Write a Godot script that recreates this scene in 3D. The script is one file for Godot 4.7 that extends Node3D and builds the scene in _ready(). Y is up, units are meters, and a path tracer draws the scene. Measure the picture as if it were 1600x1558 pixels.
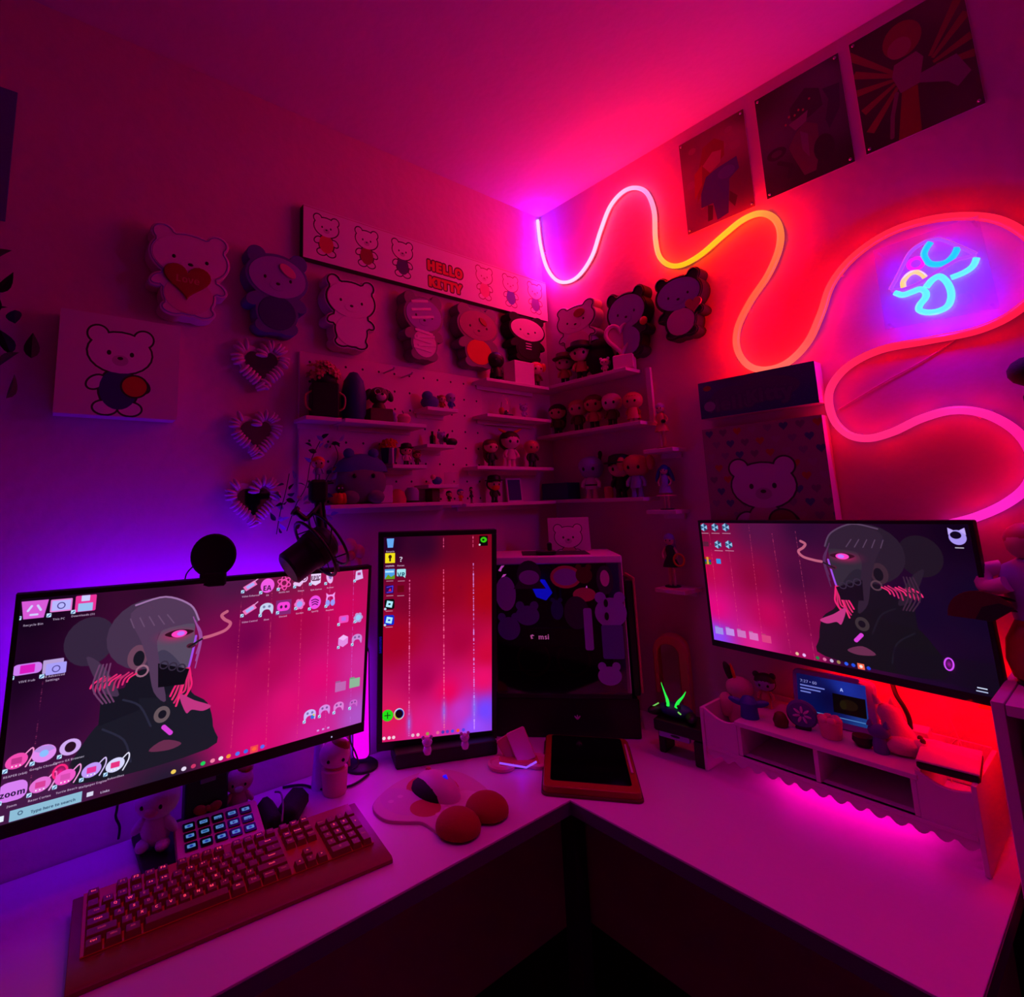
extends Node3D
# A gaming corner lit by coloured LEDs: two walls meet at the origin, the left wall is the plane x = 0 (running along +z),
# the right wall the plane z = 0 (running along +x). Metres, y up.

var M := {}
var noise_normal: NoiseTexture2D
var cloth_normal: NoiseTexture2D
var font: SystemFont
var letters := {}
const DESK := 0.74
const CEIL := 2.555

func _ready() -> void:
	var cam := Camera3D.new()
	cam.name = "camera"
	cam.transform = Transform3D(Basis(Vector3(0.598703, -0.030209, -0.800401), Vector3(0.135223, 0.988757, 0.063829), Vector3(0.789474, -0.146448, 0.596057)), Vector3(1.3645, 1.4052, 1.5676))
	cam.projection = Camera3D.PROJECTION_FRUSTUM
	cam.near = 0.05
	cam.far = 50.0
	cam.size = 0.094192
	cam.frustum_offset = Vector2(0.006730, -0.006959)
	add_child(cam)
	cam.current = true
	var we := WorldEnvironment.new()
	we.name = "environment"
	var env := Environment.new()
	env.background_mode = Environment.BG_COLOR
	env.background_color = Color(0, 0, 0)
	env.tonemap_mode = Environment.TONE_MAPPER_LINEAR
	env.tonemap_exposure = 1.0
	env.sdfgi_enabled = true
	env.ssao_enabled = true
	env.ssil_enabled = true
	we.environment = env
	add_child(we)
	seed(7)
	lights()
	make_materials()
	room()
	desk()
	neon_rope()
	neon_sign()
	wall_pictures()
	plaques()
	shelving()
	shelf_figures()
	monitors()
	keyboard()
	desk_left()
	desk_middle()
	riser_and_items()
	right_cabinet()

# ---------------------------------------------------------------- lights of the room that are not tied to one small lamp
func area(called: String, at: Vector3, towards: Vector3, w: float, h: float, c: Color, e: float, up := Vector3.UP) -> void:
	var a := AreaLight3D.new()
	a.name = called
	a.area_size = Vector2(w, h)
	a.light_color = c
	a.light_energy = e
	a.area_range = 8.0
	a.area_attenuation = 2.0
	a.shadow_enabled = true
	a.transform = Transform3D(Basis.looking_at(towards, up), at)
	add_child(a, true)

func omni(called: String, at: Vector3, c: Color, e: float, size := 0.01) -> void:
	var o := OmniLight3D.new()
	o.name = called
	o.light_color = c
	o.light_energy = e
	o.omni_range = 8.0
	o.omni_attenuation = 2.0
	o.light_size = size
	o.shadow_enabled = true
	o.position = at
	add_child(o, true)

func lights() -> void:
	# unseen ceiling lamp behind the viewer, placed to light the room in magenta
	area("unseen_room_light", Vector3(1.9, 2.49, 2.3), Vector3.DOWN, 0.3, 0.3, Color(0.85, 0.0, 0.6), 0.04, Vector3.BACK)
	# added magenta fill spot out of view above, to brighten the desk
	var spot := SpotLight3D.new()
	spot.name = "added_desk_spot"
	spot.position = Vector3(1.05, 2.53, 1.0)
	spot.rotation_degrees = Vector3(-90, 0, 0)
	spot.light_color = Color(0.86, 0.0, 0.8)
	spot.light_energy = 0.34
	spot.light_size = 0.03
	spot.spot_range = 8.0
	spot.spot_attenuation = 2.0
	spot.spot_angle = 42.0
	spot.spot_angle_attenuation = 0.8
	spot.shadow_enabled = true
	add_child(spot)
	# violet LED strip along the back of the left monitor, aimed at the wall
	area("monitor_strip_light", Vector3(0.125, 1.1, 1.27), Vector3(-1, 0.0, 0.05), 0.56, 0.24, Color(0.42, 0.0, 1.0), 0.36)
	# red LED strip behind the right monitor
	area("red_strip_light", Vector3(0.98, 1.03, 0.075), Vector3(0.25, -0.4, -0.5), 0.3, 0.12, Color(1.0, 0.0, 0.0), 0.065)
	area("red_strip_light", Vector3(1.132, 1.0, 0.1), Vector3(-0.08, -1.0, 0.05), 0.03, 0.12, Color(1.0, 0.0, 0.0), 0.02, Vector3.BACK)  # unseen source, placed to redden the outer end of the riser
	# magenta LED strip under the desk riser
	area("riser_strip_light", Vector3(0.885, 0.792, 0.15), Vector3(0, -1, 0.35), 0.27, 0.02, Color(1.0, 0.0, 0.72), 0.025)

# ---------------------------------------------------------------- geometry
class G:
	var P := PackedVector3Array()
	var N := PackedVector3Array()
	var U := PackedVector2Array()
	var X := Transform3D.IDENTITY

	func at(o := Vector3.ZERO, b := Basis.IDENTITY) -> G:
		X = Transform3D(b, o)
		return self

	func tri(a: Vector3, b: Vector3, c: Vector3, na: Vector3, nb: Vector3, nc: Vector3, ua := Vector2.ZERO, ub := Vector2.ZERO, uc := Vector2.ZERO) -> void:
		if (b - a).cross(c - a).dot(na + nb + nc) > 0.0:
			var s := b
			b = c
			c = s
			s = nb
			nb = nc
			nc = s
			var q := ub
			ub = uc
			uc = q
		P.append(X * a)
		P.append(X * b)
		P.append(X * c)
		N.append((X.basis * na).normalized())
		N.append((X.basis * nb).normalized())
		N.append((X.basis * nc).normalized())
		U.append(ua)
		U.append(ub)
		U.append(uc)

	func quad(a: Vector3, b: Vector3, c: Vector3, d: Vector3, n: Vector3) -> G:
		tri(a, b, c, n, n, n, Vector2(0, 0), Vector2(1, 0), Vector2(1, 1))
		tri(a, c, d, n, n, n, Vector2(0, 0), Vector2(1, 1), Vector2(0, 1))
		return self

	# a sheet in the xy plane facing +z, with texture coordinates
	func panel(w: float, h: float, z := 0.0) -> G:
		return quad(Vector3(-w / 2, h / 2, z), Vector3(w / 2, h / 2, z), Vector3(w / 2, -h / 2, z), Vector3(-w / 2, -h / 2, z), Vector3.BACK)

	func box(c: Vector3, s: Vector3, ch := 0.002) -> G:
		var h := s * 0.5
		ch = minf(ch, minf(h.x, minf(h.y, h.z)) * 0.9)
		var i := h - Vector3.ONE * ch
		var fv := func(a: int, g: Vector3) -> Vector3:
			var p := Vector3(i.x * g.x, i.y * g.y, i.z * g.z)
			p[a] = h[a] * g[a]
			return c + p
		var ax := [Vector3.RIGHT, Vector3.UP, Vector3.BACK]
		for a in 3:
			var b := (a + 1) % 3
			var d := (a + 2) % 3
			for s1 in [-1.0, 1.0]:
				var g := Vector3.ZERO
				g[a] = s1
				var q := []
				for k in [[-1, -1], [1, -1], [1, 1], [-1, 1]]:
					g[b] = k[0]
					g[d] = k[1]
					q.append(fv.call(a, g))
				quad(q[0], q[1], q[2], q[3], ax[a] * s1)
				for s2 in [-1.0, 1.0]:   # edge along axis d between faces a and b
					var nn: Vector3 = ax[a] * s1
					var nm: Vector3 = ax[b] * s2
					var e := Vector3.ZERO
					e[a] = s1
					e[b] = s2
					e[d] = -1
					var p0: Vector3 = fv.call(a, e)
					var p1: Vector3 = fv.call(b, e)
					e[d] = 1
					var p2: Vector3 = fv.call(b, e)
					var p3: Vector3 = fv.call(a, e)
					tri(p0, p1, p2, nn, nm, nm)
					tri(p0, p2, p3, nn, nm, nn)
		for sx in [-1.0, 1.0]:
			for sy in [-1.0, 1.0]:
				for sz in [-1.0, 1.0]:
					var g := Vector3(sx, sy, sz)
					tri(fv.call(0, g), fv.call(1, g), fv.call(2, g), ax[0] * sx, ax[1] * sy, ax[2] * sz)
		return self

	# profile of [radius, height] pairs turned round the y axis
	func lathe(pr: Array, n := 20, sharp := 40.0, c := Vector3.ZERO, sq := 1.0) -> G:
		var segs := []
		for k in pr.size() - 1:
			var a := Vector2(pr[k][0], pr[k][1])
			var b := Vector2(pr[k + 1][0], pr[k + 1][1])
			segs.append(Vector2(b.y - a.y, a.x - b.x).normalized())
		for k in pr.size() - 1:
			if is_equal_approx(pr[k][0], pr[k + 1][0]) and is_equal_approx(pr[k][1], pr[k + 1][1]):
				continue
			var n0: Vector2 = segs[k]
			var n1: Vector2 = segs[k]
			if k > 0 and rad_to_deg(absf(segs[k].angle_to(segs[k - 1]))) < sharp:
				n0 = (segs[k] + segs[k - 1]).normalized()
			if k < segs.size() - 1 and rad_to_deg(absf(segs[k].angle_to(segs[k + 1]))) < sharp:
				n1 = (segs[k] + segs[k + 1]).normalized()
			for j in n:
				var t0 := TAU * j / n
				var t1 := TAU * (j + 1) / n
				var d0 := Vector3(cos(t0), 0, sin(t0) * sq)
				var d1 := Vector3(cos(t1), 0, sin(t1) * sq)
				var e0 := Vector3(cos(t0), 0, sin(t0) / sq)
				var e1 := Vector3(cos(t1), 0, sin(t1) / sq)
				var a: Vector3 = c + d0 * pr[k][0] + Vector3.UP * pr[k][1]
				var b: Vector3 = c + d1 * pr[k][0] + Vector3.UP * pr[k][1]
				var p: Vector3 = c + d1 * pr[k + 1][0] + Vector3.UP * pr[k + 1][1]
				var q: Vector3 = c + d0 * pr[k + 1][0] + Vector3.UP * pr[k + 1][1]
				var na := e0 * n0.x + Vector3.UP * n0.y
				var nb := e1 * n0.x + Vector3.UP * n0.y
				var np := e1 * n1.x + Vector3.UP * n1.y
				var nq := e0 * n1.x + Vector3.UP * n1.y
				if pr[k][0] > 1e-6:
					tri(a, b, p, na, nb, np)
				if pr[k + 1][0] > 1e-6:
					tri(a, p, q, na, np, nq)
		return self

	# ellipsoid, or the slice of it between two latitudes in degrees
	func ell(c: Vector3, r: Vector3, n := 18, lo := -90.0, hi := 90.0) -> G:
		var m := maxi(3, int(n * (hi - lo) / 360.0))
		for i in m:
			var a0 := deg_to_rad(lo + (hi - lo) * i / m)
			var a1 := deg_to_rad(lo + (hi - lo) * (i + 1) / m)
			for j in n:
				var t0 := TAU * j / n
				var t1 := TAU * (j + 1) / n
				var u := [Vector3(cos(a0) * cos(t0), sin(a0), cos(a0) * sin(t0)), Vector3(cos(a0) * cos(t1), sin(a0), cos(a0) * sin(t1)), Vector3(cos(a1) * cos(t1), sin(a1), cos(a1) * sin(t1)), Vector3(cos(a1) * cos(t0), sin(a1), cos(a1) * sin(t0))]
				var p := []
				var nn := []
				for k in 4:
					p.append(c + u[k] * r)
					nn.append((u[k] / r).normalized())
				if cos(a0) > 1e-5:
					tri(p[0], p[1], p[2], nn[0], nn[1], nn[2])
				if cos(a1) > 1e-5:
					tri(p[0], p[2], p[3], nn[0], nn[2], nn[3])
		return self

	# round bar along a path; radius is a number or one number per point; u runs along the length
	func tube(path: Array, rad, n := 8, closed := false, flat := 1.0) -> G:
		var c := path.size()
		var up := Vector3.ZERO
		var rings := []
		var cen := []
		var run := 0.0
		var lens := [0.0]
		for k in range(1, c):
			run += path[k].distance_to(path[k - 1])
			lens.append(run)
		for k in c:
			var t: Vector3
			if closed:
				t = (path[(k + 1) % c] - path[(k + c - 1) % c]).normalized()
			else:
				t = (path[mini(k + 1, c - 1)] - path[maxi(k - 1, 0)]).normalized()
			if up == Vector3.ZERO:
				up = Vector3.UP if absf(t.y) < 0.9 else Vector3.RIGHT
			var s := t.cross(up).normalized()
			up = s.cross(t).normalized()
			var r: float = rad[k] if rad is Array else rad
			var ring := []
			var nr := []
			for j in n:
				var a := TAU * j / n
				var d := s * cos(a) + up * sin(a)
				ring.append(path[k] + s * cos(a) * r + up * sin(a) * r * flat)
				nr.append(d)
			rings.append([ring, nr])
			cen.append(t)
		var last := c if closed else c - 1
		for k in last:
			var k2 := (k + 1) % c
			var u0: float = lens[k] / maxf(run, 1e-6)
			var u1: float = lens[k2] / maxf(run, 1e-6) if k2 > 0 else 1.0
			for j in n:
				var j2 := (j + 1) % n
				var v0 := float(j) / n
				var v1 := float(j + 1) / n
				tri(rings[k][0][j], rings[k][0][j2], rings[k2][0][j2], rings[k][1][j], rings[k][1][j2], rings[k2][1][j2], Vector2(u0, v0), Vector2(u0, v1), Vector2(u1, v1))
				tri(rings[k][0][j], rings[k2][0][j2], rings[k2][0][j], rings[k][1][j], rings[k2][1][j2], rings[k2][1][j], Vector2(u0, v0), Vector2(u1, v1), Vector2(u1, v0))
		if not closed:
			for e in [0, c - 1]:
				var nn: Vector3 = -cen[e] if e == 0 else cen[e]
				var uu := Vector2(0.0 if e == 0 else 1.0, 0.5)
				for j in n:
					tri(path[e], rings[e][0][j], rings[e][0][(j + 1) % n], nn, nn, nn, uu, uu, uu)
		return self

	# polygon in the xy plane, from z0 (back) to z1 (front), front edge bevelled
	func extr(poly: PackedVector2Array, z0: float, z1: float, bev := 0.0, smooth := 40.0) -> G:
		var n := poly.size()
		if Geometry2D.is_polygon_clockwise(poly):
			poly = poly.duplicate()
			poly.reverse()
		var lo := poly[0]
		var hi := poly[0]
		for p in poly:
			lo = lo.min(p)
			hi = hi.max(p)
		var sz := hi - lo
		var en := []
		for k in n:
			var d := (poly[(k + 1) % n] - poly[k]).normalized()
			en.append(Vector2(d.y, -d.x))
		var inn := PackedVector2Array()
		for k in n:
			var m: Vector2 = en[k] + en[(k + n - 1) % n]
			m = m / maxf(m.length_squared() * 0.5, 0.6)
			inn.append(poly[k] - m * bev)
		var tris := Geometry2D.triangulate_polygon(inn)
		if tris.is_empty():
			inn = poly
			tris = Geometry2D.triangulate_polygon(poly)
		var uv := func(p: Vector2) -> Vector2: return Vector2((p.x - lo.x) / sz.x, 1.0 - (p.y - lo.y) / sz.y)
		for k in range(0, tris.size(), 3):
			var a := inn[tris[k]]
			var b := inn[tris[k + 1]]
			var c := inn[tris[k + 2]]
			tri(Vector3(a.x, a.y, z1), Vector3(b.x, b.y, z1), Vector3(c.x, c.y, z1), Vector3.BACK, Vector3.BACK, Vector3.BACK, uv.call(a), uv.call(b), uv.call(c))
			a = poly[tris[k]]
			b = poly[tris[k + 1]]
			c = poly[tris[k + 2]]
			tri(Vector3(a.x, a.y, z0), Vector3(b.x, b.y, z0), Vector3(c.x, c.y, z0), Vector3.FORWARD, Vector3.FORWARD, Vector3.FORWARD)
		var zb := z1 - bev
		for k in n:
			var k2 := (k + 1) % n
			var e: Vector2 = en[k]
			var p: Vector2 = en[(k + n - 1) % n]
			var q: Vector2 = en[k2]
			var n0 := (e + p).normalized() if rad_to_deg(absf(e.angle_to(p))) < smooth else e
			var n1 := (e + q).normalized() if rad_to_deg(absf(e.angle_to(q))) < smooth else e
			var a := poly[k]
			var b := poly[k2]
			var m0 := Vector3(n0.x, n0.y, 0)
			var m1 := Vector3(n1.x, n1.y, 0)
			tri(Vector3(a.x, a.y, z0), Vector3(b.x, b.y, z0), Vector3(b.x, b.y, zb), m0, m1, m1)
			tri(Vector3(a.x, a.y, z0), Vector3(b.x, b.y, zb), Vector3(a.x, a.y, zb), m0, m1, m0)
			if bev > 0.0:
				var c := inn[k2]
				var d := inn[k]
				tri(Vector3(a.x, a.y, zb), Vector3(b.x, b.y, zb), Vector3(c.x, c.y, z1), m0, m1, Vector3.BACK)
				tri(Vector3(a.x, a.y, zb), Vector3(c.x, c.y, z1), Vector3(d.x, d.y, z1), m0, Vector3.BACK, Vector3.BACK)
		return self

	func mesh() -> ArrayMesh:
		var arr := []
		arr.resize(Mesh.ARRAY_MAX)
		arr[Mesh.ARRAY_VERTEX] = P
		arr[Mesh.ARRAY_NORMAL] = N
		arr[Mesh.ARRAY_TEX_UV] = U
		var m := ArrayMesh.new()
		m.add_surface_from_arrays(Mesh.PRIMITIVE_TRIANGLES, arr)
		return m

func smooth_path(pts: Array, per := 8, closed := false) -> Array:
	var out := []
	var n := pts.size()
	var last := n if closed else n - 1
	for k in last:
		var a = pts[(k + n - 1) % n] if closed else pts[maxi(k - 1, 0)]
		var b = pts[k]
		var c = pts[(k + 1) % n]
		var d = pts[(k + 2) % n] if closed else pts[mini(k + 2, n - 1)]
		for j in per:
			var t := float(j) / per
			out.append(0.5 * (2.0 * b + (c - a) * t + (2.0 * a - 5.0 * b + 4.0 * c - d) * t * t + (3.0 * b - a - 3.0 * c + d) * t * t * t))
	if not closed:
		out.append(pts[n - 1])
	return out

func ellipse(c: Vector2, r: Vector2, n := 28, turn := 0.0) -> PackedVector2Array:
	var o := PackedVector2Array()
	for k in n:
		o.append(c + (Vector2(cos(TAU * k / n), sin(TAU * k / n)) * r).rotated(turn))
	return o

func rrect(w: float, h: float, r: float, n := 5) -> PackedVector2Array:
	var o := PackedVector2Array()
	for q in 4:
		var c := Vector2((w / 2 - r) * [1, -1, -1, 1][q], (h / 2 - r) * [1, 1, -1, -1][q])
		for k in n + 1:
			o.append(c + Vector2.from_angle(PI / 2 * q + PI / 2 * k / n) * r)
	return o

func heart(w: float, h: float, n := 36) -> PackedVector2Array:
	var o := PackedVector2Array()
	for k in n:
		var t := TAU * k / n
		var x := pow(absf(sin(t)), 3.0) * signf(sin(t))
		var y := (13.0 * cos(t) - 5.0 * cos(2 * t) - 2.0 * cos(3 * t) - cos(4 * t)) / 16.0
		o.append(Vector2(x * w / 2, (y + 0.15) * h / 1.79))
	var out := PackedVector2Array()
	for p in o:
		if out.is_empty() or out[out.size() - 1].distance_to(p) > 1e-4:
			out.append(p)
	return out

func join(polys: Array) -> PackedVector2Array:
	var a: PackedVector2Array = polys[0]
	for k in range(1, polys.size()):
		var best := PackedVector2Array()
		var r := Geometry2D.merge_polygons(a, polys[k])
		for p in r:
			if p.size() > best.size() and not Geometry2D.is_polygon_clockwise(p):
				best = p
		a = best
	return a

func grown(p: PackedVector2Array, d: float) -> PackedVector2Array:
	var r := Geometry2D.offset_polygon(p, d, Geometry2D.JOIN_ROUND)
	return r[0] if r.size() else p

func facing(yaw: float, tilt := 0.0, roll := 0.0) -> Basis:   # z axis points out of the face; degrees
	var a := deg_to_rad(yaw)
	var b := deg_to_rad(tilt)
	var n := Vector3(sin(a) * cos(b), sin(b), cos(a) * cos(b))
	var r := Vector3.UP.cross(n).normalized()
	var u := n.cross(r)
	var g := deg_to_rad(roll)
	return Basis(r * cos(g) + u * sin(g), -r * sin(g) + u * cos(g), n)

# ---------------------------------------------------------------- nodes
func thing(called: String, label: String, category: String, at: Vector3, group := "", b := Basis.IDENTITY) -> Node3D:
	var o := Node3D.new()
	o.name = called
	o.transform = Transform3D(b, at)
	tag(o, label, category, group)
	add_child(o, true)
	return o

func tag(o: Node3D, label: String, category := "", group := "") -> void:
	o.set_meta("label", label)
	if category:
		o.set_meta("category", category)
	if group:
		o.set_meta("group", group)

func part(g: G, called: String, m: Material, parent: Node3D, label := "") -> MeshInstance3D:
	var o := MeshInstance3D.new()
	o.name = called
	o.mesh = g.mesh()
	o.material_override = m
	o.mesh.surface_set_material(0, m)
	if label:
		o.set_meta("label", label)
	parent.add_child(o, true)
	return o

func shared(mesh: Mesh, called: String, m: Material, parent: Node3D, at: Vector3, b := Basis.IDENTITY) -> MeshInstance3D:
	var o := MeshInstance3D.new()
	o.name = called
	o.mesh = mesh
	o.material_override = m
	o.transform = Transform3D(b, at)
	parent.add_child(o, true)
	return o

func solo(g: G, called: String, m: Material, label: String, category: String, at := Vector3.ZERO, group := "", b := Basis.IDENTITY) -> MeshInstance3D:
	var o := part(g, called, m, self)
	o.transform = Transform3D(b, at)
	tag(o, label, category, group)
	return o

func struct(g: G, called: String, m: Material, label: String) -> MeshInstance3D:
	var o := part(g, called, m, self)
	o.set_meta("kind", "structure")
	o.set_meta("label", label)
	return o

# ---------------------------------------------------------------- materials
func mat(key: String, c: Color, rough := 0.55, o := {}) -> StandardMaterial3D:
	if M.has(key):
		return M[key]
	var m := StandardMaterial3D.new()
	m.resource_name = key
	m.albedo_color = c
	m.roughness = rough
	m.metallic = o.get("metal", 0.0)
	if o.get("grain", 0.15) > 0.0:
		m.normal_enabled = true
		m.normal_texture = cloth_normal if o.get("cloth", false) else noise_normal
		m.normal_scale = o.get("grain", 0.15)
		m.uv1_triplanar = true
		m.uv1_scale = Vector3.ONE * o.get("scale", 14.0)
	if o.has("emit"):
		m.emission_enabled = true
		m.emission = o.emit
		m.emission_energy_multiplier = o.get("power", 1.0)
	if o.has("alpha"):
		m.transparency = BaseMaterial3D.TRANSPARENCY_ALPHA
		m.albedo_color.a = o.alpha
	if o.has("coat"):
		m.clearcoat_enabled = true
		m.clearcoat = o.coat
		m.clearcoat_roughness = 0.1
	if o.get("cloth", false):
		m.rim_enabled = true
		m.rim = 0.3
	M[key] = m
	return m

func print_mat(key: String, im: Image, rough := 0.6, glow := 0.0) -> StandardMaterial3D:
	var m := StandardMaterial3D.new()
	m.resource_name = key
	var t := ImageTexture.create_from_image(im)
	m.roughness = rough
	m.texture_repeat = false
	if glow > 0.0:
		m.albedo_color = Color(0.01, 0.01, 0.012)
		m.emission_enabled = true
		m.emission = Color.WHITE
		m.emission_operator = BaseMaterial3D.EMISSION_OP_MULTIPLY
		m.emission_texture = t
		m.emission_energy_multiplier = glow
	else:
		m.albedo_texture = t
	return m

func lamp(key: String, c: Color, power := 1.0) -> StandardMaterial3D:
	return mat(key, Color(c.r * 0.5, c.g * 0.5, c.b * 0.5), 0.4, {"emit": c, "power": power, "grain": 0.0})

func make_materials() -> void:
	var n := FastNoiseLite.new()
	n.seed = 3
	n.frequency = 0.03
	n.fractal_octaves = 4
	noise_normal = NoiseTexture2D.new()
	noise_normal.width = 256
	noise_normal.height = 256
	noise_normal.seamless = true
	noise_normal.as_normal_map = true
	noise_normal.bump_strength = 3.0
	noise_normal.noise = n
	var c := FastNoiseLite.new()
	c.seed = 5
	c.noise_type = FastNoiseLite.TYPE_CELLULAR
	c.frequency = 0.12
	cloth_normal = NoiseTexture2D.new()
	cloth_normal.width = 256
	cloth_normal.height = 256
	cloth_normal.seamless = true
	cloth_normal.as_normal_map = true
	cloth_normal.bump_strength = 5.0
	cloth_normal.noise = c
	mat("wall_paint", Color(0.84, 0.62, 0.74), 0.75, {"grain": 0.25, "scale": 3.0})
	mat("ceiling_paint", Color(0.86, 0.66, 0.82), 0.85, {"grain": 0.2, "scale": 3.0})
	mat("carpet", Color(0.1, 0.09, 0.11), 0.95, {"grain": 0.8, "scale": 20.0, "cloth": true})
	mat("desk_white", Color(0.86, 0.72, 0.84), 0.42, {"grain": 0.06, "scale": 5.0})
	mat("edge_band", Color(0.36, 0.34, 0.4), 0.5, {"grain": 0.06})
	mat("key_pink", Color(0.52, 0.06, 0.18), 0.45, {"grain": 0.08})
	mat("white_board", Color(0.86, 0.74, 0.82), 0.5, {"grain": 0.08})
	mat("pink_board", Color(0.82, 0.62, 0.68), 0.5, {"grain": 0.08})
	mat("black", Color(0.035, 0.033, 0.04), 0.5, {"grain": 0.1})
	mat("black_matte", Color(0.03, 0.028, 0.035), 0.8, {"grain": 0.2})
	mat("black_gloss", Color(0.02, 0.02, 0.025), 0.12, {"grain": 0.0})
	mat("charcoal", Color(0.11, 0.1, 0.13), 0.6)
	mat("navy", Color(0.12, 0.12, 0.42), 0.6)
	mat("white", Color(0.88, 0.78, 0.86), 0.45)
	mat("cream", Color(0.85, 0.78, 0.72), 0.55)
	mat("pink", Color(0.88, 0.5, 0.62), 0.5)
	mat("pale_pink", Color(0.86, 0.58, 0.74), 0.5)
	mat("rose", Color(0.78, 0.25, 0.36), 0.5)
	mat("red", Color(0.6, 0.03, 0.07), 0.5)
	mat("dark_red", Color(0.34, 0.04, 0.06), 0.55)
	mat("orange", Color(0.85, 0.28, 0.06), 0.55)
	mat("blue", Color(0.16, 0.18, 0.62), 0.5)
	mat("dusty_blue", Color(0.34, 0.34, 0.6), 0.6)
	mat("lilac", Color(0.6, 0.5, 0.78), 0.55)
	mat("brown", Color(0.32, 0.18, 0.13), 0.6)
	mat("dark_brown", Color(0.16, 0.08, 0.07), 0.6)
	mat("skin", Color(0.86, 0.66, 0.58), 0.5)
	mat("grey", Color(0.45, 0.44, 0.47), 0.5)
	mat("silver", Color(0.7, 0.7, 0.72), 0.25, {"metal": 0.9, "grain": 0.0})
	mat("sticker_dark", Color(0.2, 0.16, 0.25), 0.4)
	mat("dusty_pink", Color(0.62, 0.34, 0.48), 0.55)
	mat("mirror", Color(0.5, 0.5, 0.52), 0.06, {"metal": 1.0, "grain": 0.0})
	mat("leaf", Color(0.16, 0.3, 0.16), 0.6)
	mat("dark_leaf", Color(0.1, 0.13, 0.12), 0.6)
	mat("plush_white", Color(0.86, 0.84, 0.86), 0.9, {"cloth": true, "grain": 0.6})
	mat("plush_pink", Color(0.86, 0.55, 0.66), 0.9, {"cloth": true, "grain": 0.6})
	mat("plush_blue", Color(0.3, 0.32, 0.62), 0.9, {"cloth": true, "grain": 0.6})
	mat("plush_grey", Color(0.46, 0.43, 0.5), 0.9, {"cloth": true, "grain": 0.6})
	mat("fabric_black", Color(0.035, 0.033, 0.045), 0.9, {"cloth": true, "grain": 0.6})
	mat("fabric_red", Color(0.6, 0.01, 0.07), 0.85, {"cloth": true, "grain": 0.5})
	mat("glass", Color(0.9, 0.92, 0.95, 0.06), 0.03, {"alpha": 0.06, "grain": 0.0})
	mat("acrylic", Color(0.95, 0.96, 1.0, 0.1), 0.05, {"alpha": 0.1, "grain": 0.0})
	mat("smoked_glass", Color(0.05, 0.05, 0.06, 0.35), 0.05, {"alpha": 0.35, "grain": 0.0})
	mat("crystal", Color(0.85, 0.85, 0.9), 0.05, {"coat": 1.0, "grain": 0.0})
	font = SystemFont.new()
	font.font_names = PackedStringArray(["Droid Sans"])
	font.font_weight = 700

# triangles of a line of lettering, scaled so that its capitals are about 1 high, its left end at 0
func lettering(s: String) -> PackedVector2Array:
	if letters.has(s):
		return letters[s]
	var tm := TextMesh.new()
	tm.font = font
	tm.font_size = 24
	tm.pixel_size = 0.01
	tm.depth = 0.0
	tm.curve_step = 1.0
	tm.text = s
	var o := PackedVector2Array()
	var arr := tm.get_mesh_arrays()
	var v: PackedVector3Array = arr[Mesh.ARRAY_VERTEX]
	var ix = arr[Mesh.ARRAY_INDEX]
	var list := []
	if ix != null and ix.size():
		for k in ix:
			list.append(v[k])
	else:
		for p in v:
			list.append(p)
	var lo := Vector2(1e9, 1e9)
	for p in list:
		lo = lo.min(Vector2(p.x, p.y))
	var base := 1e9
	for p in list:
		base = minf(base, p.y)
	for p in list:
		o.append(Vector2(p.x - lo.x, p.y) / (24 * 0.01 * 0.714))
	letters[s] = o
	return o

func lettering_mesh(s: String, h: float) -> G:   # flat raised letters in the xy plane, centred
	var t := lettering(s)
	var lo := Vector2(1e9, 1e9)
	var hi := -lo
	for p in t:
		lo = lo.min(p)
		hi = hi.max(p)
	var c := (lo + hi) / 2
	var g := G.new()
	for k in range(0, t.size() - 2, 3):
		var q := []
		for j in 3:
			var p := (t[k + j] - c) * h
			q.append(Vector3(p.x, p.y, 0))
		g.tri(q[0], q[1], q[2], Vector3.BACK, Vector3.BACK, Vector3.BACK)
	return g

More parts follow.
